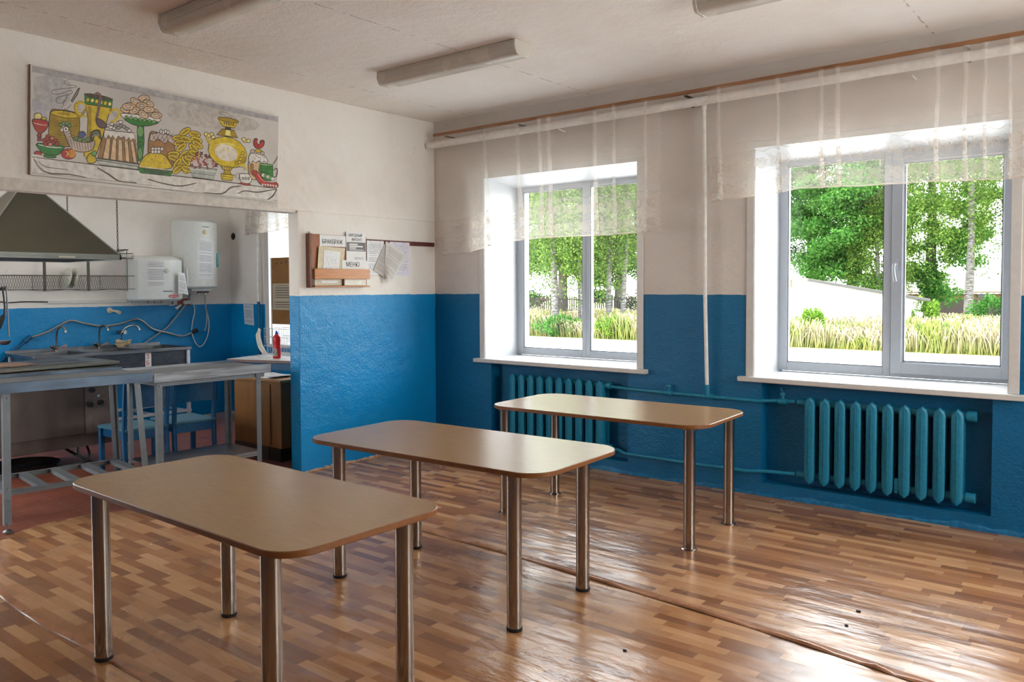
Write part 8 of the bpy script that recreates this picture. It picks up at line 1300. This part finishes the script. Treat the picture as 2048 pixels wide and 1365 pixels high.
bush(-11.6, 18.8, .9, .75, 'pale weed clump at the edge of the gravel, left pane of the corner window', 26, 2000, L_maple)

def meadow():
    rng = np.random.default_rng(5); n = 60000
    x = rng.uniform(-17, 7, n); y = 18.4+rng.uniform(0, 1, n)**1.25*9.5
    sx = (x+4.6)*.784+(y-22)*.621; sy = -(x+4.6)*.621+(y-22)*.784; keep = ~((sx > -.4) & (sx < 5.4) & (sy > -.45) & (sy < 3.6)); x, y = x[keep], y[keep]; n = len(x)
    z = np.where(y < 28, -.35+(y-17)*.032, 0.)
    h = (1-.45*(y-18.4)/9.5)*rng.uniform(.45, .95, n)*(.62+.38*np.sin(x*1.3+np.sin(y)*2)*.5+.2); a = rng.uniform(0, 3.14159, n); w = rng.uniform(.007, .02, n)
    lx, ly = rng.normal(0, .22, n)*h, rng.normal(0, .22, n)*h; dx, dy = np.cos(a)*w, np.sin(a)*w
    V = np.zeros((n, 6, 3)); hm = h*.62
    for k, (s, hh, f, wd) in enumerate(((-1, 0, 0, 1), (1, 0, 0, 1), (1, hm, .4, .7), (-1, hm, .4, .7), (1, h, 1, 1.1), (-1, h, 1, 1.1))):
        V[:, k, 0] = x+s*dx*wd+lx*f; V[:, k, 1] = y+s*dy*wd+ly*f; V[:, k, 2] = z+hh
    me = bpy.data.meshes.new('meadow_grass'); me.vertices.add(6*n); me.vertices.foreach_set('co', V.ravel())
    F = np.array([0, 1, 2, 3, 3, 2, 4, 5]); idx = (np.arange(n)[:, None]*6+F).ravel()
    me.loops.add(8*n); me.loops.foreach_set('vertex_index', idx); me.polygons.add(2*n); me.polygons.foreach_set('loop_start', np.arange(0, 8*n, 4)); me.update(calc_edges=True)
    at = me.attributes.new('tip', 'FLOAT', 'POINT'); at.data.foreach_set('value', np.tile([0, 0, .5, .5, 1, 1], n).astype(float))
    m, t = new_mat('meadow_blades'); g = N(t); ge = g.n('ShaderNodeNewGeometry'); ta = g.n('ShaderNodeAttribute', attribute_name='tip')
    lo = g.ramp(ge.outputs['Random Per Island'], [(0, (.07, .11, .012)), (.5, (.13, .14, .02)), (1, (.20, .18, .04))])
    hi = g.ramp(ge.outputs['Random Per Island'], [(0, (.15, .145, .04)), (.4, (.28, .215, .14)), (1, (.36, .28, .21))])
    wp = g.noise(ge.outputs['Position'], .9, 3, .6)
    hi = g.mix(g.ramp(wp, [(.48, .0), (.56, 1.)]), hi, g.ramp(ge.outputs['Random Per Island'], [(0, (.07, .13, .015)), (1, (.20, .21, .03))]))
    g.principled(g.mix(ta.outputs['Fac'], lo, hi), .8)
    me.materials.append(m); o = bpy.data.objects.new('meadow_grass', me); COL.objects.link(o)
    tag(o, 'tall dry grass and seed heads filling the meadow outside', 'grass', kind='stuff')
meadow()

# white shed
t = thing('garden_shed', 'low whitewashed shed with a sloping roof outside the right-hand window', 'shed', (-2.7, 24.5, -.2))
ax, ay, bx_, by_ = -4.6, 22.0, -.75, 25.05; L = math.hypot(bx_-ax, by_-ay); ux, uy = (bx_-ax)/L, (by_-ay)/L; vx, vy = -uy, ux
def SP(s, d, z): return (ax+ux*s+vx*d, ay+uy*s+vy*d, z)
M_limew = simple('limewashed_block', (.82, .80, .77), .9, var=.05, scale=3)
b = MB(); h0, h1 = 1.86, .98
vs = [SP(0, 0, -.4), SP(L, 0, -.4), SP(L, 3, -.4), SP(0, 3, -.4), SP(0, 0, h0), SP(L, 0, h1), SP(L, 3, h1+.10), SP(0, 3, h0+.10)]
b.add(vs, [(0, 3, 2, 1), (4, 5, 6, 7), (0, 1, 5, 4), (1, 2, 6, 5), (2, 3, 7, 6), (3, 0, 4, 7)]); make('wall', b, M_limew, t)
b = MB(); vs = []
for dz in (0, .07): vs += [SP(.9, -.18, h0-.19+dz+.03), SP(L+.15, -.18, h1+dz), SP(L+.15, 3.2, h1+.20+dz), SP(.9, 3.2, h0+.02+dz)]
b.add(vs, [(0, 3, 2, 1), (4, 5, 6, 7), (0, 1, 5, 4), (1, 2, 6, 5), (2, 3, 7, 6), (3, 0, 4, 7)]); make('roof', b, simple('pale_roof_sheet', (.12, .10, .08), .8), t)
b = MB().bar(SP(.9, -.2, h0-.15), SP(L+.1, -.2, h1+.02), .03, .075); make('fascia', b, simple('grey_fascia', (.05, .05, .045), .7), t)
make('hatch', MB().bar(SP(.02, -.02, 1.62), SP(.42, -.02, 1.60), .04, .28), simple('ochre_hatch', (.10, .08, .04), .7), t)
# long farm building and dark fence
def along(p, q, name, z0, z1, th, mat, parent):
    return make(name, MB().bar((p[0], p[1], (z0+z1)/2), (q[0], q[1], (z0+z1)/2), th, z1-z0), mat, parent)
t = thing('farm_building', 'long low yellowish building with a corrugated roof behind the dark fence', 'building', (0, 46, 0))
q0, q1 = (-7.5, 41.9), (12, 54.5); dxy = Vector((q1[0]-q0[0], q1[1]-q0[1], 0)).normalized(); nn = Vector((-dxy.y, dxy.x, 0))
along(q0, q1, 'wall', 0, 1.12, .2, simple('yellow_plaster', (.10, .072, .028), .8), t)
b = MB(); vs = []; n = 150
for i in range(n+1):
    f = i/n; p = Vector((q0[0]+(q1[0]-q0[0])*f, q0[1]+(q1[1]-q0[1])*f, 0)); r = .025*(i % 2)
    a = p-nn*.4; c = p+nn*4.2; vs += [(a.x, a.y, .98+r), (c.x, c.y, 2.18+r)]
b.add(vs, [(2*i, 2*i+2, 2*i+3, 2*i+1) for i in range(n)]); make('roof', b, simple('asbestos_sheet', (.075, .061, .049), .85), t)
for f in (.27, .36, .62): p = Vector((q0[0]+(q1[0]-q0[0])*f, q0[1]+(q1[1]-q0[1])*f, 0))-nn*.12; p2 = p+dxy*.8; along((p.x, p.y), (p2.x, p2.y), 'window', .78, 1.02, .06, simple('dark_window', (.02, .025, .025), .3), t)
t = thing('board_fence', 'solid dark brown fence in front of the farm building', 'fence', (-1, 40, 0))
along((-3.6, 38.2), (5, 44.5), 'panel', 0, .80, .04, simple('dark_fence_board', (.025, .015, .012), .8, var=.3), t)
t = thing('picket_fence', 'thin dark picket fence behind the birches', 'fence', (-17, 29, 0))
b = MB(); p0, p1 = Vector((-21, 26.6, 0)), Vector((-13.5, 33.0, 0)); n = 90
for i in range(n): p = p0.lerp(p1, i/n); b.box(p.x-.03, p.x+.03, p.y-.01, p.y+.01, 0, .98)
for z in (.3, .85): b.bar((p0.x, p0.y, z), (p1.x, p1.y, z), .03, .06)
make('pickets', b, simple('dark_fence_board', (.025, .015, .012), .8, var=.3), t)
